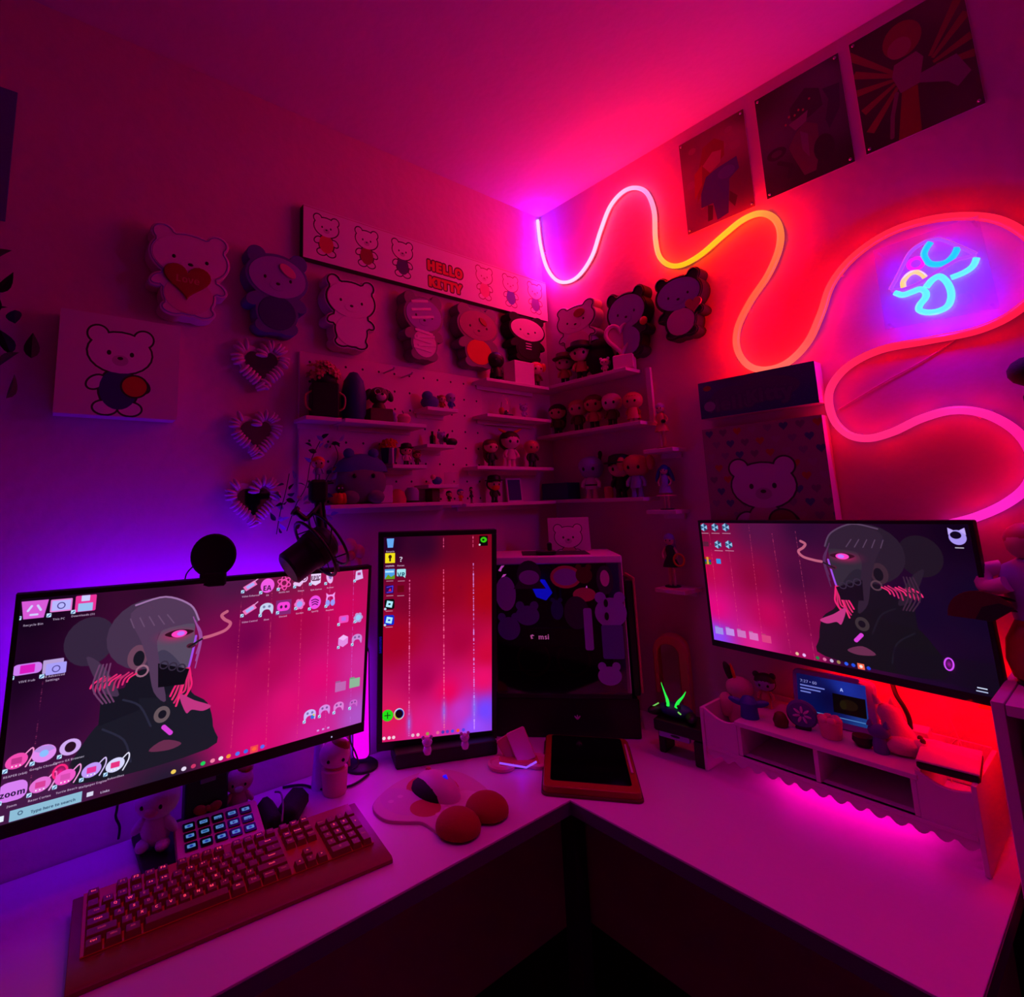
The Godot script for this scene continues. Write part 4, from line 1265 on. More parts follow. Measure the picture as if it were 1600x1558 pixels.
		for k in 15:
			var q: Vector3 = path[rng.randi_range(0, path.size() - 1)]
			shared(lm, "leaf", M["dark_leaf"] if rng.randf() < 0.6 else M["lilac"], gar, q + Vector3(rng.randf_range(0, 0.015), rng.randf_range(-0.015, 0.015), rng.randf_range(-0.02, 0.02)), Basis.from_euler(Vector3(rng.randf_range(-1, 1), rng.randf_range(0, TAU), rng.randf_range(-2, 2))))

# ---------------------------------------------------------------- figurines
# big-headed vinyl figurine
func vinyl(label: String, at: Vector3, h: float, yaw: float, skin: String, hair: String, body: String, legs: String, o := {}, group := "big-headed figurines on the shelves") -> Node3D:
	var n := thing("figurine", label, "figurine", at, group, facing(yaw))
	var s: float = h / o.get("total", 0.95)
	for sx in [-1.0, 1.0]:
		part(G.new().lathe([[0.0, 0.0], [0.062 * s, 0.0], [0.064 * s, 0.03 * s], [0.05 * s, 0.1 * s], [0.055 * s, 0.22 * s], [0.0, 0.24 * s]], 12, 50.0, Vector3(sx * 0.065 * s, 0, 0)), "leg", M[legs], n)
		part(G.new().tube(smooth_path([Vector3(sx * 0.1 * s, 0.42 * s, 0), Vector3(sx * 0.17 * s, 0.33 * s, 0.03 * s), Vector3(sx * 0.17 * s, 0.24 * s, 0.08 * s)], 4), [0.045 * s, 0.045 * s, 0.044 * s, 0.043 * s, 0.042 * s, 0.04 * s, 0.04 * s, 0.038 * s, 0.036 * s], 8), "arm", M[body], n)
	part(G.new().lathe([[0.0, 0.19 * s], [0.13 * s, 0.2 * s], [0.14 * s, 0.26 * s], [0.115 * s, 0.36 * s], [0.1 * s, 0.44 * s], [0.05 * s, 0.48 * s], [0.0, 0.48 * s]], 16, 50.0, Vector3.ZERO, 0.8), "body", M[body], n)
	part(G.new().ell(Vector3(0, 0.66 * s, 0), Vector3(0.25, 0.21, 0.21) * s, 20), "head", M[skin], n)
	for sx in [-1.0, 1.0]:
		part(G.new().ell(Vector3(sx * 0.1 * s, 0.63 * s, 0.185 * s), Vector3(0.034, 0.042, 0.02) * s, 10), "eye", M["black_gloss"], n)
	var st: String = o.get("style", "cap")
	if st != "bald":
		var g := G.new()
		g.ell(Vector3(0, 0.7 * s, -0.025 * s), Vector3(0.27, 0.215, 0.225) * s, 18, 0.0, 90.0)
		g.ell(Vector3(0, 0.64 * s, -0.07 * s), Vector3(0.265, 0.23, 0.17) * s, 18)
		if st == "long":
			g.ell(Vector3(0, 0.42 * s, -0.12 * s), Vector3(0.22, 0.3, 0.1) * s, 14)
		if st == "bun":
			g.ell(Vector3(0, 0.95 * s, -0.02 * s), Vector3(0.11, 0.09, 0.1) * s, 14)
		if st == "puffs":
			for sx in [-1.0, 1.0]:
				g.ell(Vector3(sx * 0.3 * s, 0.72 * s, -0.02 * s), Vector3(0.1, 0.16, 0.1) * s, 12)
		if st == "spiky":
			for k in 9:
				var a := TAU * k / 9
				g.at(Vector3(cos(a) * 0.15 * s, 0.8 * s, sin(a) * 0.13 * s - 0.02 * s), Basis(Vector3(sin(a), 0, -cos(a)).normalized(), -0.7)).lathe([[0.06 * s, 0.0], [0.04 * s, 0.06 * s], [0.0, 0.15 * s]], 8)
			g.at()
		part(g, "hair", M[hair], n)
	if o.has("hat"):
		part(G.new().lathe([[0.0, 0.77 * s], [0.33 * s, 0.76 * s], [0.34 * s, 0.785 * s], [0.25 * s, 0.8 * s], [0.22 * s, 0.93 * s], [0.12 * s, 0.97 * s], [0.0, 0.975 * s]], 20, 40.0, Vector3(0, 0, 0.01 * s)), "hat", M[o.hat], n)
	if o.has("hood"):
		part(G.new().ell(Vector3(0, 0.67 * s, -0.03 * s), Vector3(0.29, 0.26, 0.235) * s, 20, -90, 90), "hood", M[o.hood], n)
		part(G.new().lathe([[0.2 * s, 0.12 * s], [0.19 * s, 0.25 * s], [0.13 * s, 0.45 * s], [0.06 * s, 0.5 * s]], 18, 50.0, Vector3(0, 0, -0.02 * s)), "cloak", M[o.hood], n)
	if o.has("ears"):
		for sx in [-1.0, 1.0]:
			part(G.new().ell(Vector3(sx * 0.2 * s, 0.86 * s, 0), Vector3(0.09, 0.09, 0.05) * s, 12), "ear", M[o.ears], n)
	if o.has("horns"):
		for sx in [-1.0, 1.0]:
			part(G.new().tube(smooth_path([Vector3(sx * 0.1 * s, 0.85 * s, 0), Vector3(sx * 0.26 * s, 0.93 * s, 0), Vector3(sx * 0.34 * s, 0.96 * s, 0.02 * s)], 4), [0.05 * s, 0.045 * s, 0.04 * s, 0.035 * s, 0.03 * s, 0.025 * s, 0.018 * s, 0.01 * s, 0.004 * s], 8), "headdress", M[o.horns], n)
	if o.has("belt"):
		part(G.new().lathe([[0.125 * s, 0.27 * s], [0.142 * s, 0.275 * s], [0.14 * s, 0.3 * s], [0.12 * s, 0.305 * s]], 16, 30.0, Vector3.ZERO, 0.85), "belt", M[o.belt], n)
	return n

# slim figure on a round stand
func slim(label: String, at: Vector3, h: float, yaw: float, hair: String, dress: String, o := {}, group := "slim figurines on wall ledges") -> Node3D:
	var n := thing("figurine", label, "figurine", at, group, facing(yaw))
	var s := h
	part(G.new().lathe([[0.0, 0.0], [0.14 * s, 0.0], [0.14 * s, 0.018 * s], [0.13 * s, 0.024 * s], [0.0, 0.024 * s]], 20), "stand", M["smoked_glass"] if o.get("clear", false) else M["charcoal"], n)
	for sx in [-1.0, 1.0]:
		part(G.new().tube(smooth_path([Vector3(sx * 0.035 * s, 0.024 * s, 0.0), Vector3(sx * 0.037 * s, 0.2 * s, 0.005 * s), Vector3(sx * 0.03 * s, 0.45 * s, 0)], 4), [0.026 * s, 0.024 * s, 0.026 * s, 0.028 * s, 0.026 * s, 0.03 * s, 0.034 * s, 0.038 * s, 0.04 * s], 8), "leg", M[o.get("legs", "skin")], n)
		part(G.new().tube(smooth_path([Vector3(sx * 0.075 * s, 0.71 * s, 0), Vector3(sx * 0.13 * s, 0.6 * s, 0.02 * s), Vector3(sx * o.get("reach", 0.1) * s, 0.52 * s, 0.09 * s)], 4), [0.025 * s, 0.024 * s, 0.023 * s, 0.022 * s, 0.021 * s, 0.02 * s, 0.019 * s, 0.018 * s, 0.017 * s], 8), "arm", M["skin"], n)
	part(G.new().lathe([[0.0, 0.4 * s], [0.15 * s, 0.36 * s], [0.12 * s, 0.45 * s], [0.065 * s, 0.56 * s], [0.082 * s, 0.66 * s], [0.07 * s, 0.73 * s], [0.028 * s, 0.755 * s], [0.026 * s, 0.79 * s]], 18, 60.0, Vector3.ZERO, 0.8), "dress", M[dress], n)
	part(G.new().ell(Vector3(0, 0.85 * s, 0.005 * s), Vector3(0.085, 0.095, 0.085) * s, 16), "head", M["skin"], n)
	var g := G.new()
	g.ell(Vector3(0, 0.875 * s, -0.012 * s), Vector3(0.1, 0.1, 0.1) * s, 16, -10, 90)
	g.ell(Vector3(0, 0.83 * s, -0.05 * s), Vector3(0.1, 0.12, 0.075) * s, 14)
	if o.get("long", true):
		g.ell(Vector3(0, 0.66 * s, -0.08 * s), Vector3(0.1, 0.24, 0.05) * s, 14)
	if o.get("tails", false):
		for sx in [-1.0, 1.0]:
			g.at(Vector3(sx * 0.14 * s, 0.76 * s, -0.02 * s), Basis(Vector3.BACK, sx * 0.3)).ell(Vector3.ZERO, Vector3(0.04, 0.17, 0.04) * s, 12)
		g.at()
	part(g, "hair", M[hair], n)
	for sx in [-1.0, 1.0]:
		part(G.new().ell(Vector3(sx * 0.035 * s, 0.845 * s, 0.083 * s), Vector3(0.012, 0.016, 0.008) * s, 8), "eye", M["black_gloss"], n)
	if o.has("hoop"):
		part(G.new().lathe([[0.17 * s, 0.3 * s], [0.2 * s, 0.29 * s], [0.2 * s, 0.305 * s], [0.17 * s, 0.315 * s]], 24, 30.0), "hoop", M[o.hoop], n)
	return n

func blossoms(parent: Node3D, c: Vector3, r: Vector3, n: int, m: Material, sd: int, size := 0.011) -> void:
	var rng := RandomNumberGenerator.new()
	rng.seed = sd
	var g := G.new()
	for k in 5:
		var a := TAU * k / 5
		g.at(Vector3(cos(a), sin(a), 0) * size * 0.6, Basis(Vector3.BACK, a - PI / 2)).ell(Vector3.ZERO, Vector3(size * 0.42, size * 0.6, size * 0.16), 8)
	g.at().ell(Vector3(0, 0, size * 0.1), Vector3.ONE * size * 0.28, 8)
	var mesh := g.mesh()
	for k in n:
		var d := Vector3(rng.randf_range(-1, 1), rng.randf_range(-0.6, 1), rng.randf_range(-1, 1)).normalized() * rng.randf_range(0.6, 1.0)
		shared(mesh, "blossom", m, parent, c + d * r, Basis.looking_at(-(d + Vector3(0.5, 0.3, 0.4)), Vector3(0.1, 1, 0.2)))

func shelf_figures() -> void:
	var dg := facing(75)
	var at: Vector3
	var h: float
	var q: Array
	# --- pegboard, top long row
	q = [Vector3(0.05, 1.6404, 0.9699), 0.094]
	at = q[0]
	h = q[1]
	var o := thing("flower_planter", "square black planter crowded with dusky pink blossoms", "planter", at, "", dg)
	part(G.new().box(Vector3(0, h / 2, 0), Vector3(0.072, h, 0.066), 0.004), "pot", M["black"], o)
	for s in [-1.0, 1.0]:
		part(G.new().tube(smooth_path([Vector3(s * 0.036, h * 0.75, 0.02), Vector3(s * 0.052, h * 0.6, 0.025), Vector3(s * 0.05, h * 0.3, 0.025), Vector3(s * 0.036, h * 0.2, 0.02)], 5), 0.003, 6), "handle", M["rose"], o)
	part(G.new().ell(Vector3(0, h + 0.012, 0), Vector3(0.036, 0.026, 0.03), 14), "foliage", M["dark_leaf"], o)
	blossoms(o, Vector3(0.005, h + 0.03, 0), Vector3(0.055, 0.04, 0.03), 26, M["rose"], 5, 0.013)
	q = [Vector3(0.052, 1.6404, 0.8807), 0.1409]
	at = q[0]
	h = q[1]
	solo(G.new().lathe([[0.0, 0.0], [0.026, 0.0], [0.034, 0.02], [0.036, h * 0.5], [0.028, h * 0.8], [0.012, h * 0.97], [0.0, h]], 22), "egg_vase", M["navy"], "rounded dark blue egg-shaped vase behind the planter blossoms", "vase", at)
	q = [Vector3(0.055, 1.6404, 0.884), 0.0586]
	at = q[0]
	h = q[1]
	o = thing("bird_ornament", "small pale pink bird ornament beside the black planter", "ornament", at, "", facing(60))
	part(G.new().ell(Vector3(0, h * 0.45, 0), Vector3(0.016, h * 0.42, 0.014), 14), "body", M["pale_pink"], o)
	part(G.new().at(Vector3(0.014, h * 0.5, 0), Basis(Vector3.BACK, 0.7)).ell(Vector3.ZERO, Vector3(0.011, 0.024, 0.009), 12), "wing", M["white"], o)
	part(G.new().ell(Vector3(-0.004, h * 0.85, 0.004), Vector3.ONE * 0.01, 12), "head", M["pale_pink"], o)
	q = [Vector3(0.05, 1.6404, 0.799), 0.039]
	at = q[0]
	h = q[1]
	solo(G.new().box(Vector3(0, h / 2, 0), Vector3(0.072, h, 0.05), 0.003), "gift_box", M["dark_red"], "low dark red box under the brown dog figurine", "box", at, "", facing(82))
	var at2 := at + Vector3(0, h + 0.0005, 0)
	o = thing("dog_figurine", "brown floppy-eared dog bust wearing round glasses, on the red box", "figurine", at2, "", facing(80))
	part(G.new().lathe([[0.0, 0.0], [0.022, 0.0], [0.018, 0.012], [0.012, 0.02], [0.0, 0.022]], 16), "neck", M["brown"], o)
	part(G.new().ell(Vector3(0, 0.04, 0), Vector3(0.03, 0.026, 0.026), 18), "head", M["brown"], o)
	part(G.new().ell(Vector3(0, 0.033, 0.022), Vector3(0.016, 0.012, 0.012), 14), "muzzle", M["cream"], o)
	part(G.new().ell(Vector3(0, 0.039, 0.033), Vector3(0.005, 0.004, 0.003), 8), "nose", M["black"], o)
	for s in [-1.0, 1.0]:
		part(G.new().at(Vector3(s * 0.033, 0.042, 0), Basis(Vector3.BACK, s * 0.5)).ell(Vector3.ZERO, Vector3(0.011, 0.02, 0.01), 12), "ear", M["dark_brown"], o)
		var rg := []
		for k in 14:
			rg.append(Vector3(s * 0.012 + cos(TAU * k / 14) * 0.009, 0.046 + sin(TAU * k / 14) * 0.009, 0.027))
		part(G.new().tube(rg, 0.0012, 5, true), "glasses_rim", M["silver"], o)
	q = [Vector3(0.05, 1.6404, 0.7135), 0.0422]
	at = q[0]
	h = q[1]
	o = thing("apple_ornament", "glossy pink apple ornament with a dark stem", "ornament", at)
	part(G.new().lathe([[0.0, 0.0], [0.012, 0.001], [0.021, 0.012], [0.022, 0.022], [0.015, 0.031], [0.004, 0.03], [0.0, 0.027]], 20), "apple", M["pink"], o)
	part(G.new().tube([Vector3(0, 0.027, 0), Vector3(0.0, 0.036, 0.001), Vector3(0.0, 0.042, 0.005)], 0.0015, 6), "stem", M["dark_brown"], o)
	q = [Vector3(0.06, 1.6404, 0.7533), 0.0261]
	solo(G.new().ell(Vector3(0, 0.012, 0), Vector3(0.011, 0.012, 0.01), 12).ell(Vector3(0, 0.027, 0.002), Vector3(0.008, 0.008, 0.008), 12), "tiny_ornament", M["lilac"], "tiny lilac ornament between the red box and the pink apple", "ornament", q[0])
	# --- second pegboard shelf
	q = [Vector3(0.045, 1.6965, 0.6113), 0.0544]
	o = thing("blue_plush", "small slumped blue plush on the short pegboard shelf", "plush toy", q[0], "", dg)
	part(G.new().ell(Vector3(0, 0.022, 0), Vector3(0.03, 0.022, 0.024), 16), "body", M["plush_blue"], o)
	part(G.new().ell(Vector3(-0.012, 0.04, 0.01), Vector3(0.018, 0.016, 0.016), 14), "head", M["plush_blue"], o)
	q = [Vector3(0.05, 1.6965, 0.5676), 0.0516]
	vinyl("little red figurine beside the slumped blue plush", q[0], q[1], 80, "skin", "red", "red", "red", {}, "tiny figurines of the pegboard")
	q = [Vector3(0.05, 1.6965, 0.5315), 0.0615]
	vinyl("little lilac figurine at the end of the short shelf", q[0], q[1], 80, "lilac", "lilac", "blue", "lilac", {"style": "spiky"}, "tiny figurines of the pegboard")
	# --- third
	q = [Vector3(0.05, 1.5822, 0.6089), 0.0422]
	solo(G.new().lathe([[0.0, 0.0], [0.009, 0.0], [0.009, 0.028], [0.004, 0.034], [0.004, 0.044], [0.0, 0.045]], 14), "little_bottle", M["black_gloss"], "slim black little bottle on a short pegboard shelf", "bottle", q[0])
	q = [Vector3(0.04, 1.5822, 0.5667), 0.0481]
	vinyl("little violet figurine between the slim black bottle and the black rabbit", q[0], q[1], 80, "lilac", "lilac", "lilac", "lilac", {"ears": "lilac"}, "tiny figurines of the pegboard")
	q = [Vector3(0.055, 1.5822, 0.5453), 0.0331]
	o = thing("rabbit_figurine", "crouching black rabbit figurine on a short pegboard shelf", "figurine", q[0], "", dg)
	part(G.new().ell(Vector3(0.006, 0.013, 0), Vector3(0.02, 0.013, 0.013), 14), "body", M["black"], o)
	part(G.new().ell(Vector3(-0.014, 0.02, 0.004), Vector3(0.01, 0.009, 0.009), 12), "head", M["black"], o)
	for s in [-1.0, 1.0]:
		part(G.new().at(Vector3(-0.01, 0.031, 0.004 + s * 0.004), Basis(Vector3.BACK, -0.4)).ell(Vector3.ZERO, Vector3(0.003, 0.01, 0.002), 8), "ear", M["black"], o)
	# --- fourth
	var pz := Vector3(0.05, 1.5278, 0.7645)
	o = thing("orange_planter", "dark blue hanging planter with orange blossoms left of the hatted figurine", "planter", Vector3(0.045, pz.y - 0.004, pz.z))
	part(G.new().lathe([[0.0, 0.0], [0.019, 0.0], [0.024, 0.044], [0.021, 0.044], [0.018, 0.036], [0.0, 0.036]], 18), "pot", M["navy"], o)
	part(G.new().box(Vector3(-0.033, 0.034, 0), Vector3(0.026, 0.006, 0.008), 0.001), "hook", M["silver"], o)
	blossoms(o, Vector3(0, 0.052, 0), Vector3(0.028, 0.018, 0.022), 14, M["orange"], 8, 0.012)
	q = [Vector3(0.05, 1.5186, 0.7073), 0.0656]
	vinyl("pale figurine in a dark hat on the shelf with an upright end", q[0], q[1], 80, "skin", "dark_brown", "pale_pink", "charcoal", {"hat": "charcoal"})
	q = [Vector3(0.045, 1.5186, 0.665), 0.0485]
	vinyl("dark reddish figurine right of the one with the dark hat", q[0], q[1], 80, "rose", "dark_red", "dark_red", "dark_brown", {"ears": "rose"})
	# --- bottom row
	q = [Vector3(0.05, 1.4095, 0.9229), 0.0439]
	o = thing("pumpkin_figurine", "small orange pumpkin figurine with a dark head on the bottom shelf", "figurine", q[0], "", dg)
	var g := G.new()
	for k in 7:
		var a := TAU * k / 7
		g.ell(Vector3(cos(a) * 0.013, 0.016, sin(a) * 0.013), Vector3(0.013, 0.016, 0.013), 10)
	part(g, "pumpkin", M["orange"], o)
	part(G.new().ell(Vector3(0, 0.042, 0.0), Vector3(0.012, 0.012, 0.012), 12), "head", M["dark_brown"], o)
	for s in [-1.0, 1.0]:
		part(G.new().ell(Vector3(s * 0.005, 0.044, 0.011), Vector3.ONE * 0.0025, 8), "eye", M["white"], o)
	q = [Vector3(0.05, 1.4095, 0.8574), 0.1521]
	h = q[1]
	o = thing("hooded_plush", "large round plush in a blue hood leaning on the pegboard", "plush toy", q[0], "", dg)
	part(G.new().ell(Vector3(0, h * 0.4, 0), Vector3(0.072, h * 0.4, 0.034), 22), "body", M["plush_grey"], o)
	part(G.new().ell(Vector3(0, h * 0.58, -0.006), Vector3(0.078, h * 0.34, 0.035), 22, 0, 90), "hood", M["plush_blue"], o)
	for s in [-1.0, 1.0]:
		part(G.new().ell(Vector3(s * 0.035, h * 0.92, 0), Vector3(0.016, h * 0.1, 0.014), 12), "ear", M["plush_blue"], o)
		part(G.new().ell(Vector3(s * 0.026, h * 0.5, 0.032), Vector3(0.006, 0.007, 0.004), 10), "eye", M["black_gloss"], o)
		part(G.new().ell(Vector3(s * 0.035, h * 0.12, 0.02), Vector3(0.026, 0.02, 0.022), 12), "foot", M["plush_grey"], o)
	q = [Vector3(0.05, 1.4095, 0.788), 0.0537]
	o = thing("white_pot", "square white pot with a tiny dark sprig on the bottom shelf", "pot", q[0], "", facing(78))
	part(G.new().box(Vector3(0, q[1] / 2 - 0.001, 0), Vector3(0.044, q[1] - 0.004, 0.04), 0.002), "pot", M["white"], o)
	part(G.new().tube([Vector3(-0.01, q[1] - 0.004, 0), Vector3(-0.012, q[1] + 0.006, 0)], 0.002, 6).ell(Vector3(-0.012, q[1] + 0.008, 0), Vector3(0.006, 0.005, 0.004), 8), "sprig", M["dark_leaf"], o)
	q = [Vector3(0.045, 1.4095, 0.7377), 0.0446]
	solo(G.new().lathe([[0.0, 0.0], [0.026, 0.0], [0.027, 0.012], [0.02, 0.032], [0.008, 0.04], [0.0, 0.041]], 18), "pouch", M["rose"], "soft reddish pouch right of the square white pot", "pouch", q[0])
	q = [Vector3(0.05, 1.4095, 0.6897), 0.0478]
	o = thing("lidded_jar", "lilac jar with a dark foot right of the reddish pouch", "jar", q[0])
	part(G.new().lathe([[0.0, 0.006], [0.02, 0.006], [0.021, 0.034], [0.014, 0.044], [0.0, 0.045]], 18), "jar", M["lilac"], o)
	part(G.new().lathe([[0.0, 0.0], [0.021, 0.0], [0.021, 0.006], [0.0, 0.006]], 18), "foot", M["charcoal"], o)
	q = [Vector3(0.04, 1.4095, 0.6075), 0.038]
	solo(G.new().box(Vector3(0, 0.02, 0), Vector3(0.038, 0.04, 0.03), 0.002), "card_box", M["dark_red"], "small dark red box under the clear-topped shelf", "box", q[0])
	q = [Vector3(0.05, 1.4095, 0.551), 0.0352]
	vinyl("little black-haired figurine on the bottom shelf left of the orange-suited one", q[0], q[1], 80, "skin", "black", "charcoal", "black", {}, "tiny figurines of the pegboard")
	q = [Vector3(0.05, 1.4095, 0.5049), 0.0408]
	vinyl("little blue-haired figurine in an orange suit on the bottom shelf", q[0], q[1], 80, "skin", "blue", "orange", "orange", {"style": "spiky"}, "tiny figurines of the pegboard")
	q = [Vector3(0.05, 1.402, 0.4607), 0.0541]
	slim("dark slim figure at the join of the bottom shelves", q[0], q[1], 75, "black", "charcoal", {"legs": "charcoal"}, "tiny figurines of the pegboard")
	q = [Vector3(0.045, 1.461, 0.5923), 0.0313]
	o = thing("toy_bird", "tiny blue and pink toy bird on the clear-topped shelf", "toy", q[0], "", dg)
	part(G.new().ell(Vector3(0, 0.013, 0), Vector3(0.017, 0.013, 0.012), 12), "body", M["blue"], o)
	part(G.new().ell(Vector3(-0.014, 0.024, 0.003), Vector3(0.009, 0.009, 0.008), 12), "head", M["pink"], o)
	q = [Vector3(0.045, 1.461, 0.5349), 0.0418]
	solo(G.new().box(Vector3(0, 0.02, 0), Vector3(0.035, 0.04, 0.035), 0.001), "display_case", M["acrylic"], "small clear display case on a short pegboard shelf", "case", q[0])
	# --- corner shelves, left wall
	var big := "big-headed figurines on the shelves"
	q = [Vector3(0.055, 1.8151, 0.3311), 0.1084]
	vinyl("black hooded figurine on the topmost corner shelf", q[0], q[1], 75, "charcoal", "black", "black", "black", {"hood": "black"})
	q = [Vector3(0.04, 1.8151, 0.2042), 0.0856]
	o = thing("white_box", "plain white box between the black and the orange-haired figurines", "box", q[0])
	part(G.new().box(Vector3(0, q[1] / 2, 0), Vector3(0.06, q[1], 0.1), 0.002), "carton", M["white"], o)
	part(G.new().box(Vector3(0, q[1] - 0.004, 0), Vector3(0.0612, 0.008, 0.1012), 0.001), "lid", M["white"], o)
	q = [Vector3(0.06, 1.8151, 0.1349), 0.1003]
	vinyl("figurine with a shock of orange hair in the corner", q[0], q[1], 70, "skin", "orange", "dark_red", "dark_brown", {"style": "puffs"})
	q = [Vector3(0.045, 1.6942, 0.2964), 0.0796]
	h = q[1]
	o = thing("glass_cloche", "clear glass cloche over tiny figures on a corner shelf", "cloche", q[0])
	part(G.new().lathe([[0.0, 0.0], [0.034, 0.0], [0.034, 0.006], [0.0, 0.006]], 22), "base", M["black"], o)
	part(G.new().lathe([[0.03, 0.0065], [0.03, h * 0.6], [0.02, h * 0.85], [0.004, h * 0.93], [0.003, h], [0.0, h]], 22), "dome", M["glass"], o)
	part(G.new().ell(Vector3(0.0, 0.022, 0.008), Vector3(0.011, 0.014, 0.01), 12), "little_creature", M["orange"], o)
	part(G.new().ell(Vector3(0.002, 0.016, -0.012), Vector3(0.009, 0.01, 0.008), 12), "little_stone", M["charcoal"], o)
	part(G.new().tube([Vector3(-0.01, 0.006, 0), Vector3(-0.012, 0.03, 0), Vector3(-0.006, h * 0.7, 0)], 0.0012, 5), "twig", M["brown"], o)
	q = [Vector3(0.05, 1.6942, 0.2004), 0.058]
	vinyl("tiny lilac figurine right of the glass cloche", q[0], q[1], 75, "lilac", "lilac", "lilac", "lilac", {"style": "bald", "ears": "lilac"}, "tiny figurines of the pegboard")
	q = [Vector3(0.05, 1.52, 0.3681), 0.0985]
	vinyl("figurine with a reddish fringe, left of three on a corner shelf", q[0], q[1], 80, "skin", "dark_red", "charcoal", "dark_brown", {"style": "long"})
	q = [Vector3(0.05, 1.52, 0.276), 0.1325]
	vinyl("figurine with an orange winged headdress, middle of three on a corner shelf", q[0], q[1], 76, "pale_pink", "dark_brown", "pale_pink", "pale_pink", {"horns": "orange"})
	q = [Vector3(0.05, 1.52, 0.1715), 0.1084]
	vinyl("figurine in a clear bubble helmet, right of three on a corner shelf", q[0], q[1], 72, "rose", "rose", "charcoal", "black", {"style": "bald"})
	part(G.new().ell(Vector3(0, q[1] * 0.69, 0), Vector3(0.29, 0.27, 0.25) * q[1], 22), "bubble_helmet", M["glass"], get_child(get_child_count() - 1))
	q = [Vector3(0.05, 1.402, 0.3605), 0.0898]
	vinyl("bearded figurine in a black hat on the lowest corner shelf", q[0], q[1], 78, "skin", "black", "dark_brown", "black", {"hat": "black"})
	part(G.new().ell(Vector3(0, q[1] * 0.55, q[1] * 0.12), Vector3(0.17, 0.11, 0.12) * q[1], 14), "beard", M["orange"], get_child(get_child_count() - 1))
	q = [Vector3(0.03, 1.402, 0.2432), 0.0828]
	o = thing("framed_card", "small blue card in a white frame on the lowest corner shelf", "picture frame", q[0], "", facing(78, 6))
	part(G.new().box(Vector3(0, q[1] / 2, -0.004), Vector3(0.062, q[1], 0.008), 0.001), "frame", M["white_board"], o)
	part(G.new().box(Vector3(0, q[1] / 2, 0.0006), Vector3(0.05, q[1] - 0.012, 0.002), 0.0005), "card", M["navy"], o)
	# --- shelf unit, right wall
	q = [Vector3(0.1195, 1.8216, 0.045), 0.1216]
	vinyl("tan figurine in a small brimmed hat at the corner end of the shelf unit", q[0], q[1], 30, "cream", "brown", "rose", "black", {"hat": "brown"})
	q = [Vector3(0.2089, 1.8216, 0.062), 0.1391]
	vinyl("pale-faced figurine in a dark pointed hat on the shelf unit", q[0], q[1], 28, "skin", "black", "rose", "charcoal", {"hat": "charcoal", "style": "long"})
	q = [Vector3(0.269, 1.8216, 0.034), 0.1486]
	h = q[1]
	o = thing("dark_plush", "big dark round plush with a pointed pale ear on the shelf unit", "plush toy", q[0], "", facing(25))
	part(G.new().ell(Vector3(0, h * 0.42, 0), Vector3(0.05, h * 0.42, 0.03), 18), "body", M["fabric_black"], o)
	part(G.new().ell(Vector3(0.004, h * 0.72, 0), Vector3(0.04, h * 0.2, 0.029), 16), "head", M["fabric_black"], o)
	part(G.new().at(Vector3(-0.012, h * 0.9, 0), Basis(Vector3.BACK, 0.2)).lathe([[0.014, 0.0], [0.008, 0.018], [0.0, 0.03]], 12), "ear", M["lilac"], o)
	part(G.new().ell(Vector3(0.03, h * 0.28, 0.03), Vector3(0.01, 0.012, 0.01), 12), "paw", M["plush_grey"], o)
	q = [Vector3(0.3112, 1.8216, 0.07), 0.0432]
	vinyl("small pale bear figurine in front of the dark round plush", q[0], q[1] * 1.3, 25, "pale_pink", "pale_pink", "pale_pink", "pale_pink", {"style": "bald", "ears": "pale_pink"}, "tiny figurines of the pegboard")
	q = [Vector3(0.374, 1.8216, 0.05), 0.0485]
	h = q[1]
	o = thing("heart_trophy", "heart-shaped picture frame standing on a pale pedestal on the shelf unit", "picture frame", q[0], "", facing(22))
	part(G.new().box(Vector3(0, h / 2, 0), Vector3(0.066, h, 0.05), 0.004), "pedestal", M["pale_pink"], o)
	part(G.new().at(Vector3(-0.006, h + 0.056, 0.0)).extr(heart(0.1, 0.108), -0.012, 0.0, 0.002), "heart_back", M["rose"], o)
	var rim := []
	for p in heart(0.094, 0.102, 40):
		rim.append(Vector3(p.x - 0.006, p.y + h + 0.056, 0.002))
	part(G.new().tube(rim, 0.007, 8, true), "heart_rim", M["pale_pink"], o)
	part(G.new().at(Vector3(-0.006, h + 0.056, 0.0)).extr(heart(0.078, 0.084), 0.0, 0.002, 0.0005), "photo", M["pink"], o)
	var row := [[Vector3(0.0759, 1.6415, 0.05), 0.122, "skin", "dark_brown", "dark_red", "long", "long-haired figurine nearest the corner on the middle board"], [Vector3(0.1698, 1.6415, 0.05), 0.1223, "skin", "rose", "dark_red", "cap", "rosy-haired figurine second from the corner on the middle board"], [Vector3(0.2386, 1.6415, 0.05), 0.1283, "rose", "dark_red", "rose", "cap", "dark red-haired figurine third from the corner on the middle board"], [Vector3(0.3108, 1.6415, 0.05), 0.1192, "pale_pink", "pink", "dark_red", "cap", "pink-haired figurine fourth from the corner on the middle board"]]
	for r in row:
		vinyl(r[6], r[0], r[1], 22, r[2], r[3], r[4], "dark_brown", {"style": r[5]})
	q = [Vector3(0.3939, 1.6415, 0.055), 0.1052]
	vinyl("red hooded figurine at the outer end of the middle board", q[0], q[1], 20, "rose", "red", "red", "pale_pink", {"hood": "rose"})
	q = [Vector3(0.0689, 1.4052, 0.05), 0.0594]
	solo(G.new().box(Vector3(0, q[1] / 2, 0), Vector3(0.12, q[1], 0.07), 0.002), "blue_box", M["navy"], "low blue box at the corner end of the bottom board", "box", q[0])
	q = [Vector3(0.2072, 1.4052, 0.05), 0.157]
